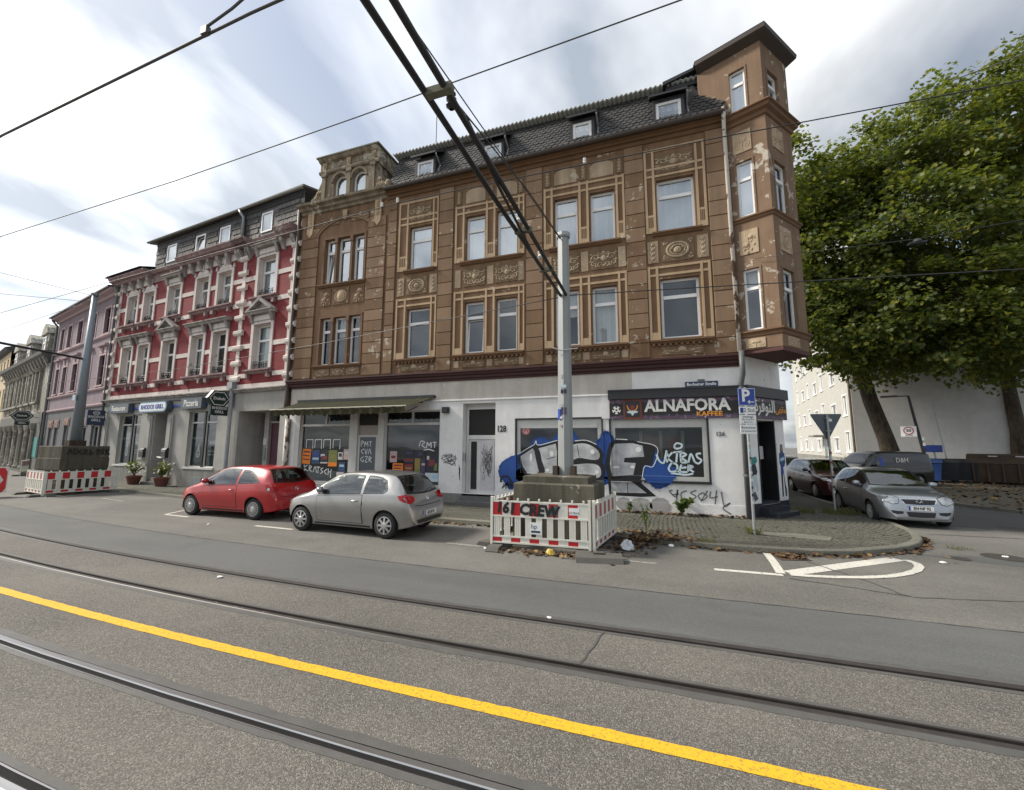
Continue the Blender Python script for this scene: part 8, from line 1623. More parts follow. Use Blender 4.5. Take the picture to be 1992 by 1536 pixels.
b2 = concrete_block(-25.1, -23.35, 10.35, 12.0, [(0.52, 0.0, 0.0), (0.50, 0.02, 0.02), (0.50, 0.0, 0.0), (0.50, 0.02, 0.02)], 'tall concrete footing of the blue-grey pole at left'); 
def block_tag():
    m = MB(); random.seed(8)
    for p in ([(-0.62, 1.66), (-0.56, 1.90), (-0.50, 1.70)], [(-0.42, 1.66), (-0.42, 1.90), (-0.28, 1.80), (-0.40, 1.66)], [(-0.18, 1.88), (-0.24, 1.76), (-0.14, 1.66)], [(-0.10, 1.66), (-0.08, 1.88), (0.02, 1.80), (-0.06, 1.76), (0.04, 1.64)], [(0.12, 1.88), (0.10, 1.66), (0.22, 1.70), (0.12, 1.78)], [(0.30, 1.78), (0.36, 1.88), (0.42, 1.76), (0.34, 1.66)], [(0.60, 1.88), (0.48, 1.82), (0.58, 1.74), (0.48, 1.66)], [(0.66, 1.90), (0.68, 1.64)], [(0.80, 1.88), (0.68, 1.76), (0.82, 1.64)]): ribbon(m, p, 0.04, 0.0, 0.15)
    o = m.build('block_tag', 'spray_black', b2, loc=(0.882, 0, 0)); o.rotation_euler = (0, 0, PI/2)
block_tag()
def build_poles():
    r = empty('tram_pole', (-1.88, 9.35, 1.44), 0, label='octagonal grey steel tram pole standing on the graffiti block', cat='pole', group='tram line poles'); m = MB(); octpole(m, 0, 0, 0, 5.72, 0.165, 0.125); m.build('shaft', 'pole_grey', r); m = MB(); m.lathe([(0.15, 5.66), (0.17, 5.70), (0.17, 5.78), (0.10, 5.83), (0.0, 5.84)], 12); m.build('cap', 'galvanised', r)
    for s in (-1, 1): m = MB(); m.box(s*0.2-0.05, s*0.2+0.05, -0.25, 0.0, -0.02, 0.22); m.build('wedge', 'rust_brown', r)
    z = 5.64-1.44
    for x0 in (-0.10, 0.12): m = MB(); m.tube([(x0*0.6, -0.12, z), (x0-0.06, -4.0, z+0.02), (x0-0.10, -7.6, z+0.03)], 0.036, 8); m.build('arm_tube', 'cable_black', r, smooth=True)
    for y in (-1.6, -3.2, -6.05): m = MB(); m.box(-0.17, 0.12, y-0.04, y+0.04, z-0.03, z+0.05); m.build('arm_spacer', 'moss_edge', r)
    m = MB(); m.tube([(0.04, -5.6, z+0.10), (0.02, -4.6, z-0.02), (-0.06, -2.2, z-0.10)], 0.022, 6); m.build('feeder_cable', 'cable_black', r)
    for y in (-5.75, -3.35, -2.0): m = MB(); m.lathe([(0.02, -0.10), (0.06, -0.06), (0.03, -0.02), (0.06, 0.02), (0.03, 0.06), (0.05, 0.09), (0.0, 0.12)], 8, Matrix.Translation((-0.05, y, z+0.16))); m.build('insulator', 'porcelain' if y > -3.5 else 'cable_black', r)
    m = MB(); m.tube([(0.0, -0.14, 5.55), (0.02, -3.0, 5.0), (0.0, -5.9, z+0.10)], 0.010, 5); m.build('stay_wire', 'cable_black', r); m = MB(); m.tube([(-0.05, -0.14, 5.60), (-0.85, -5.6, 5.95), (-1.9, -12, 6.4)], 0.010, 5); m.build('span_wire', 'cable_black', r)
    m = MB(); m.tube([(-0.3, -0.18, 2.95), (-0.05, -0.20, 2.85), (0.34, -0.16, 2.88)], 0.012, 5); m.build('cable_strap', 'galvanised', r)
    for (y, zz, w, h, mt) in ((-0.05, 2.26, 0.06, 0.07, 'poster_white'), (-0.02, 2.02, 0.16, 0.07, 'poster_pale'), (0.0, 1.90, 0.13, 0.09, 'poster_dark'), (0.0, 1.45, 0.12, 0.16, 'poster_violet'), (-0.06, 1.58, 0.07, 0.07, 'poster_white'), (-0.06, 1.30, 0.05, 0.05, 'sign_white'), (-0.07, 1.12, 0.06, 0.04, 'poster_pink')): m = MB(); m.box(y-w/2, y+w/2, -0.171+0.004*zz, -0.150, zz-h/2, zz+h/2); m.build('sticker', mt, r)
    m = MB(); M_ = Matrix.Rotation(-PI/4, 4, 'Z'); m.box(-0.05, 0.05, -0.168, -0.15, 1.25, 1.50, M_); m.build('sticker', 'sign_blue', r)
    # second pole
    r = empty('tram_pole', (-24.2, 11.15, 2.02), 0, label='tapering blue-grey steel pole standing on the tall concrete footing at left', cat='pole', group='tram line poles'); m = MB(); m.tube([(0, 0, 0), (0, 0, 6.95)], [0.20, 0.10], 12); m.build('shaft', 'pole_blue', r, smooth=True); m = MB(); m.tube([(0, -0.15, 3.9), (0.15, -3.5, 4.05), (0.3, -7.0, 4.1)], 0.05, 8); m.build('arm_tube', 'cable_black', r); m = MB(); m.lathe([(0.14, 6.9), (0.15, 7.0), (0, 7.02)], 10); m.build('cap', 'pole_blue', r)
    for k in range(5): a = k*1.3; m = MB(); m.box(0.24*math.cos(a)-0.08, 0.24*math.cos(a)+0.08, 0.24*math.sin(a)-0.08, 0.24*math.sin(a)+0.08, 0, 0.24); m.build('wedge', 'rust_brown', r)
    m = MB(); m.box(-0.10, 0.10, -0.26, -0.22, 2.0, 2.25); m.build('sticker', 'poster_pale', r)
build_poles()
def wire(label, pts, r, mat='cable_black', seg=8, sag=0.0):
    m = MB(); P = [Vector(p) for p in pts]; out = []
    for i in range(len(P)-1):
        for k in range(seg): t = k/seg; q = P[i].lerp(P[i+1], t); q.z -= sag*4*t*(1-t); out.append(q)
    out.append(P[-1]); m.tube(out, r, 5); return m.build('overhead_wire', mat, smooth=True, label=label, cat='wire', group='overhead wires')
ext = lambda s, t, z: (*bend(s, t), z)
wire('thick contact wire crossing the top left of the sky', [ext(s, 2.10, 5.6) for s in (-60, -45, -34, -26, -18, -12, -7, -3, 2, 10, 30)], 0.012, 'cable_grey', 2)
wire('thin grey wire rising across the whole sky above the roofs', [(-70, 16, 6.6), (-40, 8.8, 6.6), (-24, 5.6, 6.6), (-13.3, 4.45, 6.6), (-7.6, 4.35, 6.6), (-3.7, 4.2, 6.6), (0.5, 4.0, 6.6), (8, 3.6, 6.6), (25, 3.0, 6.6)], 0.008, 'cable_grey', 2)
wire('black wire running across the upper floor of the brown house', [(-60, 14.5, 7.0), (-35, 9.6, 7.0), (-23, 8.0, 7.0), (-15.2, 7.4, 7.0), (-7.4, 6.85, 7.0), (-4.6, 6.66, 7.0), (-2.2, 6.68, 7.0), (1.2, 6.75, 7.0), (2.2, 6.8, 7.0), (4.9, 6.9, 7.0), (14, 7.2, 7.2)], 0.009, 'cable_black', 2)
wire('slack cable from the grey pole to the left across the facades', [(-1.95, 9.3, 5.62), (-4.3, 9.75, 5.60), (-11.1, 11.1, 5.58), (-20.9, 12.6, 5.5), (-36, 13.6, 5.5), (-60, 18, 5.6)], 0.010, 'cable_black', 3, 0.0)
wire('dark cable from the grey pole to the right into the tree', [(-1.78, 9.36, 5.66), (0, 9.5, 5.62), (3.2, 10.0, 5.62), (7.2, 10.7, 5.64), (16, 12.5, 5.8)], 0.012, 'cable_black', 3)
wire('thin wire from the left pole top to the left edge, uppermost', [(-24.2, 11.1, 8.9), (-23.4, 8.0, 8.6), (-22, 2.5, 8.1)], 0.009, 'cable_grey', 4); wire('thin wire from the left pole to the left edge, middle one', [(-24.2, 11.1, 8.6), (-25.7, 8.8, 8.35), (-28, 4, 8.0)], 0.009, 'cable_grey', 4); wire('thin wire from the left pole sloping down to the left edge', [(-24.2, 11.1, 8.7), (-29.8, 10.4, 7.5), (-50, 8, 3.6+2)], 0.009, 'cable_grey', 4)
wire('faint wire in front of the tree at right', [(3.05, 13.2, 7.6), (6.1, 11.8, 7.0), (7.8, 11.6, 7.05), (14, 11, 7.3)], 0.008, 'cable_black', 4); wire('thin wire rising to the top right corner above the tree', [(5.6, 9.3, 9.0), (6.5, 9.0, 9.0), (16, 6, 9.2)], 0.009, 'cable_grey', 4)
def build_wire_bits():
    for x, y, k in ((-4.75, 6.67, 0), (-5.15, 6.70, 1), (-0.95, 6.70, 2)):
        m = MB(); m.lathe([(0.0, -0.06), (0.035, -0.04), (0.02, -0.015), (0.035, 0.01), (0.02, 0.03), (0.03, 0.05), (0.0, 0.07)], 8, Matrix.Translation((x, y, 7.06))); m.build('wire_insulator', 'porcelain', label=('white porcelain insulator on the black wire, left of the double arm', 'white insulator pair member nearest the arched gable, on the black wire', 'white porcelain insulator on the black wire, right of the double arm')[k], cat='insulator', group='porcelain insulators')
    r = empty('wire_clamp', (-3.5, 2.1, 5.6), 0, label='clamp with a short rod on the thick contact wire', cat='clamp'); m = MB(); m.box(-0.035, 0.035, -0.02, 0.02, -0.02, 0.05); m.build('clamp_body', 'cable_grey', r); m = MB(); m.tube([(0, 0, 0.05), (0.3, 0, 0.12), (1.2, -0.02, 0.42)], 0.011, 6); m.build('rod', 'cable_grey', r)
    r = empty('hanging_lamp', (6.1, 11.8, 7.0), 0, label='dark street lamp hanging from a wire in front of the tree', cat='street lamp'); m = MB(); m.lathe([(0.0, 0.02), (0.05, 0.0), (0.08, -0.04), (0.10, -0.08)], 10); m.build('lamp_shade', 'cable_black', r); m = MB(); m.box(-0.16, 0.16, -0.07, 0.07, -0.12, -0.08); m.build('lamp_body', 'cable_black', r)
    # television aerial on the roof
    r = empty('aerial', (-9.35, 16.0, 14.6), 0, label='thin television aerial on the roof behind the arched gable', cat='aerial'); m = MB(); m.tube([(0, 0, 0), (0, 0, 3.6)], 0.025, 5); m.build('mast', 'zinc', r)
    for z in (1.1, 1.5): m = MB(); m.tube([(-0.5, 0, z), (0.5, 0, z)], 0.015, 4); [m.tube([(x, -0.3, z), (x, 0.3, z)], 0.010, 4) for x in (-0.45, -0.2, 0.1, 0.4)]; m.build('antenna', 'zinc', r)
build_wire_bits()
# ------------------------------------------------------------ traffic signs, bins, plants in pots
def build_street_furniture():
    r = empty('parking_sign', (2.16, 11.02, 0.09), rad(22), label='blue parking sign with three white plates on a post before the cafe', cat='parking sign'); m = MB(); m.tube([(0, 0.03, 0), (0, 0.03, 3.42)], 0.032, 8); m.build('post', 'galvanised', r)
    m = MB(); m.box(-0.21, 0.21, -0.012, 0.0, 2.98, 3.40); p = m.build('parking_plate', 'sign_blue', r); m = MB()
    for bx in ((-0.205, 0.205, 3.385, 3.395), (-0.205, 0.205, 2.985, 2.995), (-0.205, -0.197, 2.995, 3.385), (0.197, 0.205, 2.995, 3.385)): m.box(bx[0], bx[1], -0.0145, -0.012, bx[2], bx[3])
    m.build('plate_border', 'sign_white', p); text('plate_letter', 'P', 0.40, 'sign_white', p, (-0.03, -0.0145, 3.21), ext=0.0015, bold=0.012); m = MB(); ribbon(m, [(0.02, 3.07), (0.17, 3.07)], 0.02, -0.0155, n=1); ribbon(m, [(0.07, 3.11), (0.02, 3.07), (0.07, 3.03)], 0.02, -0.0158, n=1); m.build('plate_arrow', 'sign_white', p)
    for z0, z1, lines_ in ((2.78, 2.96, [('2 Std.', 0.13, 0.05, 2.87)]), (2.55, 2.76, [('werktags', 0.075, 0.0, 2.715), ('Mo-Fr 8-18 h', 0.055, 0.0, 2.65), ('Sa 8-13 h', 0.055, 0.0, 2.59)]), (2.31, 2.53, [('Bewohner', 0.085, 0.0, 2.46), ('mit Ausweis frei', 0.055, 0.0, 2.38)])):
        m = MB(); m.box(-0.20, 0.20, -0.010, 0.0, z0, z1); q = m.build('supplementary_plate', 'sign_white', r)
        for t, s, x, z in lines_: text('plate_lettering', t, s, 'sign_black', q, (x, -0.0115, z), ext=0.001)
        if len(lines_) == 1: m = MB(); m.box(-0.18, -0.10, -0.0115, -0.01, 2.81, 2.93); m.build('disc_symbol', 'sign_blue', q)
    random.seed(2)
    for k in range(9): m = MB(); z = 0.7+k*0.17; a = random.uniform(-0.6, 0.6); m.box(-0.025, 0.025, -0.006, 0.0, z, z+0.06, Matrix.Rotation(a, 4, 'Z')); o = m.build('sticker', random.choice(('poster_white', 'poster_pale', 'poster_dark', 'sign_lightblue')), r)
    # give-way sign seen from behind
    r = empty('give_way_sign', (5.27, 15.55, 0.09), rad(12), label='grey back of a triangular give-way sign on a stickered post', cat='traffic sign'); m = MB(); m.tube([(0, 0, 0), (0, 0, 3.02)], 0.034, 8); m.build('post', 'galvanised', r); m = MB(); m.prism_y([(-0.46, 3.02), (-0.44, 3.06), (0.44, 3.06), (0.46, 3.02), (0.03, 2.26), (-0.03, 2.26)], 0.05, 0.062); m.build('sign_plate', 'sign_slate', r)
    for z in (2.5, 2.9): m = MB(); m.box(-0.06, 0.06, -0.04, 0.05, z, z+0.04); m.build('clamp', 'galvanised', r)
    m = MB(); m.box(0.06, 0.16, 0.044, 0.05, 2.82, 2.9); m.build('sticker', 'sign_white', r)
    for k in range(10): m = MB(); z = 0.6+k*0.15; m.box(-0.028, 0.028, -0.038, -0.02, z, z+0.07); m.build('sticker', random.choice(('poster_white', 'poster_pale', 'poster_dark', 'poster_pink', 'poster_red')), r)
    # lamp post with the 30 zone sign
    r = empty('lamp_post', (13.98, 28.19, 0.09), rad(-20), label='dark leaning lamp post carrying the 30 zone sign', cat='lamp post'); m = MB(); m.tube([(0, 0, 0), (-0.55, 0, 4.85)], [0.09, 0.06], 8); m.build('post', 'black_frame', r); m = MB(); m.tube([(-0.55, 0, 4.83), (-1.1, 0, 4.85)], 0.035, 6); m.build('lamp_arm', 'black_frame', r); m = MB(); m.box(-1.7, -1.0, -0.12, 0.12, 4.80, 4.90); m.build('lamp_head', 'black_frame', r)
    m = MB(); m.box(-1.02, -0.38, -0.10, -0.07, 2.60, 3.16); s = m.build('zone_sign', 'sign_white', r); m = MB(); ribbon(m, [(-0.70+0.19*math.cos(t), 2.92+0.19*math.sin(t)) for t in [2*PI*k/16 for k in range(17)]], 0.05, -0.105); m.build('zone_ring', 'red_ring', s); text('zone_number', '30', 0.22, 'sign_black', s, (-0.70, -0.104, 2.92), ext=0.002, bold=0.005); text('zone_lettering', 'ZONE', 0.11, 'sign_black', s, (-0.70, -0.104, 2.66), ext=0.002)
    for k in range(6): m = MB(); z = 0.9+k*0.3; m.box(-0.1-0.1*z/2, -0.1*z/2+0.0, -0.10, -0.085, z, z+0.16); m.build('sticker', random.choice(('poster_white', 'poster_pale', 'poster_dark')), r)
    r = empty('info_sign', (16.69, 32.95, 0.09), rad(-25), label='small blue sign on a short post near the bins', cat='sign'); m = MB(); m.tube([(0, 0, 0), (-0.1, 0, 2.2)], 0.05, 6); m.build('post', 'zinc', r); m = MB(); m.box(-0.55, 0.3, -0.08, -0.05, 1.72, 2.16); m.build('sign_plate', 'sign_blue', r)
    r = empty('marker_pole', (17.3, 33.2, 0.09), rad(-25), label='tall thin pole with a red foot beside the small blue sign', cat='pole'); m = MB(); m.tube([(0, 0, 1.2), (-0.35, 0, 4.9)], 0.045, 6); m.build('shaft', 'galvanised', r); m = MB(); m.box(-0.22, 0.1, -0.1, 0.1, 0, 1.25); m.build('red_foot', 'oxblood', r)
    # waste containers
    r = empty('waste_container', (19.4, 31.2, 0.09), rad(-32), label='large rusty brown waste container with ribbed lid on the plaza', cat='container'); m = MB(); m.add([(-1.75, -0.85, 0.1), (1.75, -0.85, 0.1), (1.75, 0.85, 0.1), (-1.75, 0.85, 0.1), (-1.9, -1.0, 1.15), (1.9, -1.0, 1.15), (1.9, 1.0, 1.15), (-1.9, 1.0, 1.15)], [(0, 3, 2, 1), (0, 1, 5, 4), (1, 2, 6, 5), (2, 3, 7, 6), (3, 0, 4, 7), (4, 5, 6, 7)]); m.build('tub', 'rust_brown', r)
    m = MB(); m.prism_x([(-1.05, 1.13), (-0.95, 1.35), (-0.55, 1.58), (0.0, 1.66), (0.55, 1.58), (0.95, 1.35), (1.05, 1.13)], -1.95, 1.95); m.build('lid', 'rust_brown', r)
    for i in range(7): m = MB(); x = -1.7+i*0.56; m.box(x-0.04, x+0.04, -1.06, -0.86, 0.1, 1.13); m.build('rib', 'rust_brown', r)
    for i in range(3): m = MB(); x = -1.1+i*1.0; m.box(x, x+0.35, -0.72, -0.68, 1.50, 1.56); m.build('lid_label', 'poster_white', r)
    for k, (x, y, mt, lab) in enumerate(((15.2, 31.0, 'bin_blue', 'blue wheeled bin with white print beside the van'), (16.3, 31.6, 'bin_dark', 'dark wheeled bin right of the blue bin'), (17.3, 31.9, 'bin_dark', 'dark wheeled bin nearest the brown container'))):
        r = empty('wheeled_bin', (x, y, 0.09), rad(-28), label=lab, cat='bin', group='wheeled bins on the plaza'); m = MB(); m.add([(-0.52, -0.40, 0.12), (0.52, -0.40, 0.12), (0.52, 0.40, 0.12), (-0.52, 0.40, 0.12), (-0.64, -0.52, 1.15), (0.64, -0.52, 1.15), (0.64, 0.52, 1.15), (-0.64, 0.52, 1.15)], [(0, 3, 2, 1), (0, 1, 5, 4), (1, 2, 6, 5), (2, 3, 7, 6), (3, 0, 4, 7)]); m.build('tub', mt, r); m = MB(); m.prism_x([(-0.56, 1.14), (-0.5, 1.26), (0.1, 1.36), (0.56, 1.30), (0.56, 1.14)], -0.67, 0.67); m.build('lid', mt, r)
        for sx in (-0.45, 0.45): m = MB(); m.lathe([(0.0, -0.04), (0.1, -0.04), (0.1, 0.04), (0, 0.04)], 10, Matrix.Translation((sx, -0.3, 0.1)), axis='y'); m.build('castor', 'tyre', r)
        if k == 0: m = MB(); flat_poly(m, [(-0.15, 0.6), (0.2, 0.6), (0.2, 0.8), (-0.15, 0.8)], -0.475); m.build('bin_label', 'sign_lightblue', r)
    # chevron board at the left edge
    r = empty('chevron_board', (-24.9, 9.0, 0), rad(62), label='red and white chevron board at the left edge of the picture', cat='traffic board'); m = MB(); m.box(-0.5, 0.5, -0.03, 0.03, 0.16, 1.16); m.build('board', 'barrier_white', r)
    for k in range(3):
        q = MB(); x = -0.85+k*0.5; P = clip_rect([(x, 0.18), (x+0.25, 0.18), (x+0.5, 0.66), (x+0.25, 1.14), (x, 1.14), (x+0.25, 0.66)], -0.48, 0.48, 0.18, 1.14); flat_poly(q, P, -0.034); q.build('chevron', 'chevron_red', r)
    m = MB(); m.prism_x([(-0.4, 0.0), (-0.34, 0.1), (0.34, 0.1), (0.4, 0.0)], -0.2, 0.2); m.build('rubber_foot', 'rubber_foot', r); m = MB(); m.box(-0.03, 0.03, 0.03, 0.07, 0.05, 1.1); m.build('post', 'galvanised', r)
    r = empty('rubber_base', (-1.02, 8.02, 0), rad(12), label='dark rubber barrier foot lying at the near corner of the block', cat='rubber foot'); m = MB(); m.prism_x([(-0.22, 0.0), (-0.17, 0.09), (0.05, 0.13), (0.17, 0.10), (0.22, 0.0)], -0.42, 0.42); m.build('foot_block', 'rubber_foot', r); m = MB(); m.box(-0.1, 0.1, -0.03, 0.05, 0.12, 0.15); m.build('socket', 'rubber_foot', r)
build_street_furniture()
# ------------------------------------------------------------ vegetation, leaves, litter
LOBE = np.array([(0, -0.5, 0), (0.22, -0.30, 0), (0.50, -0.18, 0.03), (0.34, 0.02, 0), (0.42, 0.30, 0.03), (0.16, 0.22, 0), (0, 0.55, 0.04), (-0.16, 0.22, 0), (-0.42, 0.30, 0.03), (-0.34, 0.02, 0), (-0.50, -0.18, 0.03), (-0.22, -0.30, 0)])
LOBE_F = [(0, 1, 11), (1, 2, 3), (1, 3, 9, 11), (9, 10, 11), (3, 4, 5), (3, 5, 7, 9), (7, 8, 9), (5, 6, 7)]
OVAL = np.array([(0, -0.5, 0), (0.26, -0.1, 0.03), (0.2, 0.25, 0.03), (0, 0.5, -0.02), (-0.2, 0.25, 0.03), (-0.26, -0.1, 0.03)]); OVAL_F = [(0, 1, 2, 3), (0, 3, 4, 5)]
def leaf_mesh(name, C, S, N, mat, shape=LOBE, faces=LOBE_F):
    """C centres, S sizes, N rough normals; one flat lobed leaf each"""
    n = len(C); k = len(shape); N = N/np.linalg.norm(N, axis=1)[:, None]; R_ = rng.normal(size=(n, 3)); U = np.cross(N, R_); U /= np.linalg.norm(U, axis=1)[:, None]; V = np.cross(N, U)
    P = C[:, None, :]+S[:, None, None]*(shape[None, :, 0:1]*U[:, None, :]+shape[None, :, 1:2]*V[:, None, :]+shape[None, :, 2:3]*N[:, None, :]*2)
    me = bpy.data.meshes.new(name); me.vertices.add(n*k); me.vertices.foreach_set('co', P.reshape(-1).astype(np.float32)); lens = np.array([len(f) for f in faces]); fl = np.concatenate([np.array(f) for f in faces]); tot = len(fl)
    idx = (np.arange(n)[:, None]*k+fl[None, :]).reshape(-1); me.loops.add(n*tot); me.loops.foreach_set('vertex_index', idx.astype(np.int32)); me.polygons.add(n*len(faces)); st = np.concatenate([[0], np.cumsum(lens)[:-1]]); me.polygons.foreach_set('loop_start', (np.arange(n)[:, None]*tot+st[None, :]).reshape(-1).astype(np.int32)); me.polygons.foreach_set('loop_total', np.tile(lens, n).astype(np.int32))
    me.materials.append(MATS[mat]); me.update(calc_edges=True); me.validate(); return me
def crown_points(blobs, n_cl, per, shell=0.55, sd=0.75):
    C = []; N = []; vol = np.array([b[3]*b[4]*b[5] for b in blobs])**0.7; vol /= vol.sum()
    for i in range(n_cl):
        b = blobs[rng.choice(len(blobs), p=vol)]; d = rng.normal(size=3); d /= np.linalg.norm(d); r = shell+(1-shell)*rng.random()**0.6; c = np.array(b[:3])+d*np.array(b[3:6])*r*rng.uniform(0.85, 1.08)
        k = int(per*rng.uniform(0.5, 1.5)); sp = sd*rng.uniform(0.6, 1.3); q = rng.normal(size=(k, 3)); ql = np.linalg.norm(q, axis=1)[:, None]; q = q/ql*np.minimum(ql, 1.9)*np.array([sp, sp, sp*0.6])*0.85; C.append(c+q); N.append(np.tile(d*0.5+np.array([0, 0, 0.7]), (k, 1))+rng.normal(size=(k, 3))*0.55)
    return np.concatenate(C), np.concatenate(N)
def build_tree(name, base, trunk, blobs, n_cl, per, label, r0=0.46, size=(0.24, 0.40), limbs=16, group=None, sd=0.75):
    r = empty(name, base, 0, label=label, cat='tree', group=group); m = MB(); bx = Vector(base); T = [Vector(t) for t in trunk]; n = len(T); m.tube([T[0]+Vector((0, 0, -0.2))]+T[1:], [r0*(1.25 if i == 0 else 1-0.45*i/n) for i in range(n)], 12); m.build('trunk', 'bark', r, smooth=True)
    Bl = [tuple(np.array(b[:3])-np.array(base))+tuple(b[3:]) for b in blobs]
    m = MB()
    for i in range(limbs):
        b = Bl[i % len(Bl)]; d = rng.normal(size=3); d[2] = abs(d[2])*0.7-0.15; d /= np.linalg.norm(d); e = Vector(np.array(b[:3])+d*np.array(b[3:6])*0.62); s = T[max(n-3, 2)+(i % 2)] if i % 3 else T[-1]; mid = s.lerp(e, 0.45)+Vector((0, 0, 0.9)); m.tube([s, mid, s.lerp(e, 0.75)+Vector((0, 0, 0.4)), e], [r0*0.36, r0*0.24, r0*0.13, 0.03], 6)
        for k in range(3): t = 0.4+0.2*k; p = s.lerp(e, t)+Vector((0, 0, 0.6)); q = p+Vector(rng.normal(size=3)*1.0); m.tube([p, p.lerp(q, 0.5)+Vector((0, 0, 0.2)), q], [r0*0.10, r0*0.06, 0.015], 5)
    m.build('limbs', 'bark', r, smooth=True)
    C, N = crown_points(Bl, n_cl, per, sd=sd); S = rng.uniform(*size, len(C)); me = leaf_mesh('crown', C, S, N, 'plane_leaf'); inst('crown', me, r)
    return r
build_tree('plane_tree', (14.4, 32.2, 0.05), [(0, 0, 0), (-0.55, -0.15, 2.6), (-1.2, -0.3, 5.0), (-1.65, -0.45, 7.2), (-1.5, -0.6, 10.0), (-0.8, -0.4, 13)], [(14.6, 31.4, 13.2, 6.8, 6.6, 6.2), (11.6, 30.6, 15.6, 4.2, 4.6, 4.6), (17.2, 31.0, 17.6, 5.6, 5.4, 5.6), (13.4, 29.4, 9.6, 5.2, 4.2, 3.0), (18.2, 29.6, 10.0, 4.6, 4.2, 3.0), (14.2, 31.5, 19.6, 3.4, 3.6, 3.2), (10.6, 29.2, 8.6, 3.6, 3.4, 3.0), (9.6, 29.4, 12.4, 3.0, 3.4, 3.4), (14.6, 28.6, 8.0, 4.6, 3.0, 2.5), (19.2, 29.0, 7.6, 4.4, 3.0, 2.3), (17.4, 31.0, 21.6, 4.0, 3.8, 3.4), (13.4, 30.8, 19.8, 3.0, 3.0, 2.8), (10.4, 30.2, 18.4, 2.6, 2.8, 2.6), (8.4, 28.8, 15.2, 2.4, 2.8, 3.4), (8.6, 29.0, 19.4, 2.2, 2.4, 2.2), (8.2, 28.6, 10.6, 2.2, 2.6, 2.8)], 800, 108, 'large plane tree with leaning trunk in front of the white apartment block', limbs=20, size=(0.15, 0.30), sd=0.66, group='plane trees on the plaza')
build_tree('plane_tree', (22.6, 36.2, 0.05), [(0, 0, 0), (0.1, 0, 3), (0.0, 0.1, 6), (0.2, 0, 10)], [(21.6, 33.8, 15.5, 6.4, 5.6, 7.2), (24.4, 35.0, 20.0, 5.4, 5.0, 5.0), (21.0, 32.6, 9.2, 4.6, 4.0, 3.0), (19.8, 33.4, 21.2, 2.8, 3.0, 3.0), (21.6, 32.6, 23.8, 4.0, 3.6, 3.2), (25.0, 33.5, 24.5, 4.0, 3.6, 3.4)], 450, 105, 'second plane tree filling the right edge of the picture', limbs=14, size=(0.15, 0.30), sd=0.66, r0=0.42, group='plane trees on the plaza')
def plant(name, base, h, spread, n, mat, label, cat, shape=OVAL, faces=OVAL_F, size=(0.05, 0.10), stems=6, group=None, stem_mat='bark', extra=None):
    r = empty(name, base, rng.uniform(0, 6), label=label, cat=cat, group=group); m = MB(); C = []; N = []
    for i in range(stems):
        a = rng.uniform(0, 2*PI); e = Vector((math.cos(a)*spread*rng.uniform(0.2, 1), math.sin(a)*spread*rng.uniform(0.2, 1), h*rng.uniform(0.55, 1))); mid = Vector((e.x*0.35, e.y*0.35, e.z*0.6)); m.tube([(0, 0, 0), mid, e], [0.008, 0.006, 0.003], 4)
        for k in range(n//stems): t = rng.uniform(0.25, 1); p = (Vector((0, 0, 0)).lerp(mid, t*2) if t < 0.5 else mid.lerp(e, t*2-1)); C.append(np.array(p)+rng.normal(size=3)*0.05*h); N.append(np.array([p.x, p.y, 0.25*h+0.05])+rng.normal(size=3)*0.2)
    m.build('stems', stem_mat, r); C = np.array(C); C[:, 2] = np.maximum(C[:, 2], 0.015); me = leaf_mesh('leaves', C, rng.uniform(*size, len(C)), np.array(N), mat, shape, faces); inst('leaves', me, r)
    if extra: extra(r)
    return r
def pot(x, y, label):
    def ex(r):
        m = MB(); m.lathe([(0.0, 0.0), (0.22, 0.0), (0.30, 0.34), (0.33, 0.34), (0.33, 0.42), (0.27, 0.42), (0.26, 0.36), (0.0, 0.36)], 16, Matrix.Translation((0, 0, -0.38))); m.build('pot', 'terracotta', r, smooth=False)
        m = MB()
        for i in range(16): a = rng.uniform(0, 6.3); d = rng.uniform(0.1, 0.5); z = rng.uniform(0.15, 0.7); m.lathe([(0.0, 0.03), (0.045, 0.0), (0.0, -0.02)], 6, Matrix.Translation((d*math.cos(a), d*math.sin(a), z)))
        m.build('blossoms', 'flower_white', r, kind='stuff')
    plant('potted_shrub', (x, y, 0.10+0.38), 0.85, 0.55, 260, 'pot_leaf', label, 'potted plant', size=(0.07, 0.14), stems=12, group='potted shrubs before the restaurant', extra=ex)
pot(-25.1, 14.0, 'potted shrub left of the restaurant steps'); pot(-22.6, 13.75, 'flowering potted shrub in front of the restaurant door')
plant('weed', (0.72, 13.28, 0.09), 0.62, 0.42, 120, 'weed_leaf', 'leafy weed growing at the foot of the white wall under the grey tag', 'weed', LOBE, LOBE_F, (0.08, 0.16), 8, 'weeds in the pavement joints', 'weed_leaf'); plant('weed', (-0.22, 10.75, 0.09), 0.75, 0.25, 80, 'weed_leaf', 'tall thin weed rising from the leaf pile', 'weed', OVAL, OVAL_F, (0.05, 0.09), 7, 'weeds in the pavement joints', 'weed_leaf'); plant('weed', (-0.75, 13.3, 0.09), 0.35, 0.35, 60, 'weed_leaf', 'low weed under the painted grey blobs on the wall', 'weed', OVAL, OVAL_F, (0.05, 0.09), 6, 'weeds in the pavement joints', 'weed_leaf')
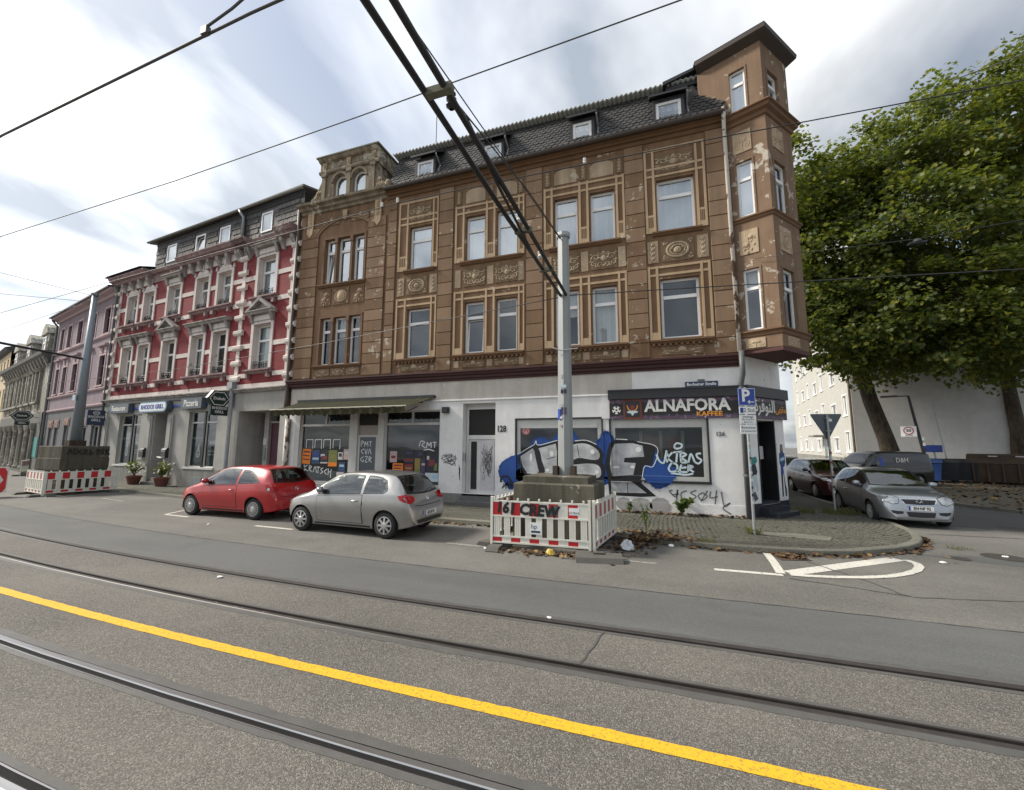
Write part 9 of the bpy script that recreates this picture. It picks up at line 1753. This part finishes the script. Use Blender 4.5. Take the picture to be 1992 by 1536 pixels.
def tuft(x, y, z, n, s, h, label):
    m = MB()
    for i in range(n):
        a = random.uniform(0, 6.3); d = s*math.sqrt(random.random()); px, py = x+d*math.cos(a), y+d*math.sin(a)*0.6; l = h*random.uniform(0.4, 1); b = random.uniform(0, 6.3); o = 0.5*l; w = 0.006
        m.add([(px-w*math.sin(b), py+w*math.cos(b), z), (px+w*math.sin(b), py-w*math.cos(b), z), (px+o*0.4*math.cos(b)+w*0.7, py+o*0.4*math.sin(b), z+l*0.6), (px+o*math.cos(b), py+o*math.sin(b), z+l)], [(0, 1, 2), (0, 2, 3)])
    m.build('grass_tuft', 'dry_grass', label=label, cat='grass', group='grass tufts in the pavement')
random.seed(12)
for i, (x, y, n, s, h, lab) in enumerate(((2.12, 11.1, 70, 0.16, 0.22, 'grass tuft around the foot of the parking sign'), (1.0, 9.86, 60, 0.22, 0.12, 'small grass tuft on the kerb edge'), (5.35, 15.3, 220, 0.5, 0.22, 'patch of grass around the give-way sign post'), (4.35, 15.2, 120, 0.3, 0.2, 'dry grass beside the dark cafe steps'), (-5.8, 10.65, 40, 0.5, 0.08, 'green fringe along the kerb behind the silver car'), (5.95, 11.4, 60, 0.25, 0.08, 'weeds in the gutter at the corner kerb'))): tuft(x, y, 0.095 if i != 5 else 0.0, n, s, h, lab)
def build_leaf_litter():
    C = []; 
    def put(x, y, z, n, sx, sy, hz=0.03):
        for _ in range(n): C.append((random.gauss(x, sx), random.gauss(y, sy), z+abs(random.gauss(0.0, hz))+0.008))
    put(-0.35, 10.2, 0.02, 330, 0.35, 0.30, 0.07); put(0.15, 9.95, 0.10, 160, 0.3, 0.18, 0.03); put(-0.55, 9.5, 0.0, 170, 0.22, 0.35, 0.03); put(-0.9, 8.6, 0.0, 60, 0.2, 0.3, 0.02)
    for _ in range(130): C.append((random.uniform(-3.2, -1.1), random.gauss(8.12, 0.10), 0.01+random.random()*0.03))
    for _ in range(210): C.append((random.uniform(-1.5, 2.4), 13.46-abs(random.gauss(0, 0.10)), 0.11+random.random()*0.04))
    for _ in range(240):
        i = random.randint(16, 27); t = random.random(); a, b = KERB[i], KERB[i+1]; C.append((a[0]+(b[0]-a[0])*t+random.gauss(0.05, 0.05), a[1]+(b[1]-a[1])*t-abs(random.gauss(0.05, 0.06)), 0.01+random.random()*0.03))
    for _ in range(70): C.append((random.uniform(2.18, 2.66), random.uniform(9.35, 9.65), 0.02+random.random()*0.02))
    for _ in range(90): C.append((random.uniform(-7, -3.4), 10.38-abs(random.gauss(0, 0.08)), 0.015))
    for _ in range(60): C.append((random.uniform(-4, 6), random.uniform(7.6, 13), 0.012 if False else 0.105))
    C = [c for c in C if not (c[1] < 9.6 and c[2] > 0.1 and c[0] > -0.9)]
    C = np.array(C); N = rng.normal(size=C.shape)*0.35+np.array([0, 0, 1]); inst('fallen_leaves', leaf_mesh('fallen_leaves', C, rng.uniform(0.06, 0.13, len(C)), N, 'dead_leaf'), kind='stuff', label='brown fallen leaves piled beside the block and along the kerb', cat='leaves')
    C = np.array([(rng.uniform(10.8, 24), rng.uniform(17.5, 32), 0.10+rng.random()*0.02) for _ in range(1500)]); N = rng.normal(size=C.shape)*0.35+np.array([0, 0, 1]); inst('fallen_leaves', leaf_mesh('plaza_leaves', C, rng.uniform(0.10, 0.2, len(C)), N, 'dead_leaf'), kind='stuff', label='dry leaves scattered over the plaza', cat='leaves')
build_leaf_litter()
def build_litter():
    def crumple(name, x, y, z, s, mat, label, flat=0.5):
        m = MB(); n, k = 9, 5; vs = []
        for i in range(k+1):
            t = PI*i/k
            for j in range(n): a = 2*PI*j/n; rr = s*0.62*(0.75+0.45*random.random()); vs.append((rr*math.sin(t)*math.cos(a), rr*math.sin(t)*math.sin(a)*0.8, max(0.0, s*flat*(math.cos(t)*0.8+0.5)*(0.8+0.4*random.random()))))
        m.add(vs, [(i*n+j, i*n+(j+1) % n, (i+1)*n+(j+1) % n, (i+1)*n+j) for i in range(k) for j in range(n)]); o = m.build(name, mat, loc=(x, y, z), label=label, cat='litter', group='litter on the road and pavement'); return o
    random.seed(33)
    crumple('plastic_bag', -0.55, 8.98, 0.005, 0.24, 'plastic_clear', 'crumpled clear plastic bag right of the barrier', 0.6); crumple('crisp_packet', -1.95, 8.08, 0.005, 0.16, 'litter_yellow', 'yellow packet lying under the barrier', 0.5); crumple('paper_scrap', 0.30, 9.62, 0.005, 0.09, 'litter_white', 'white paper scrap at the edge of the leaf pile', 0.4); crumple('paper_scrap', 4.95, 9.95, 0.005, 0.10, 'litter_white', 'white paper scrap beyond the tip of the painted hatch', 0.25); crumple('paper_scrap', 6.35, 10.85, 0.012, 0.08, 'litter_white', 'white scrap lying on the manhole cover', 0.25); crumple('paper_scrap', -1.28, 5.22, 0.005, 0.05, 'litter_white', 'tiny white scrap beside the far rail', 0.2); crumple('paper_scrap', -3.3, 8.1, 0.005, 0.08, 'litter_white', 'white scrap at the left foot of the barrier', 0.3); crumple('paper_scrap', -6.6, 5.0, 0.005, 0.08, 'litter_white', 'white scrap between the far rails at left', 0.2); crumple('paper_scrap', -11.2, 8.05, 0.005, 0.07, 'litter_white', 'white scrap on the road beside the red car', 0.2)
build_litter()
plant('hedge_bush', (13.3, 34.6, 0.09), 1.5, 1.4, 900, 'hedge_leaf', 'dark green bush at the foot of the apartment block', 'bush', OVAL, OVAL_F, (0.12, 0.22), 30)
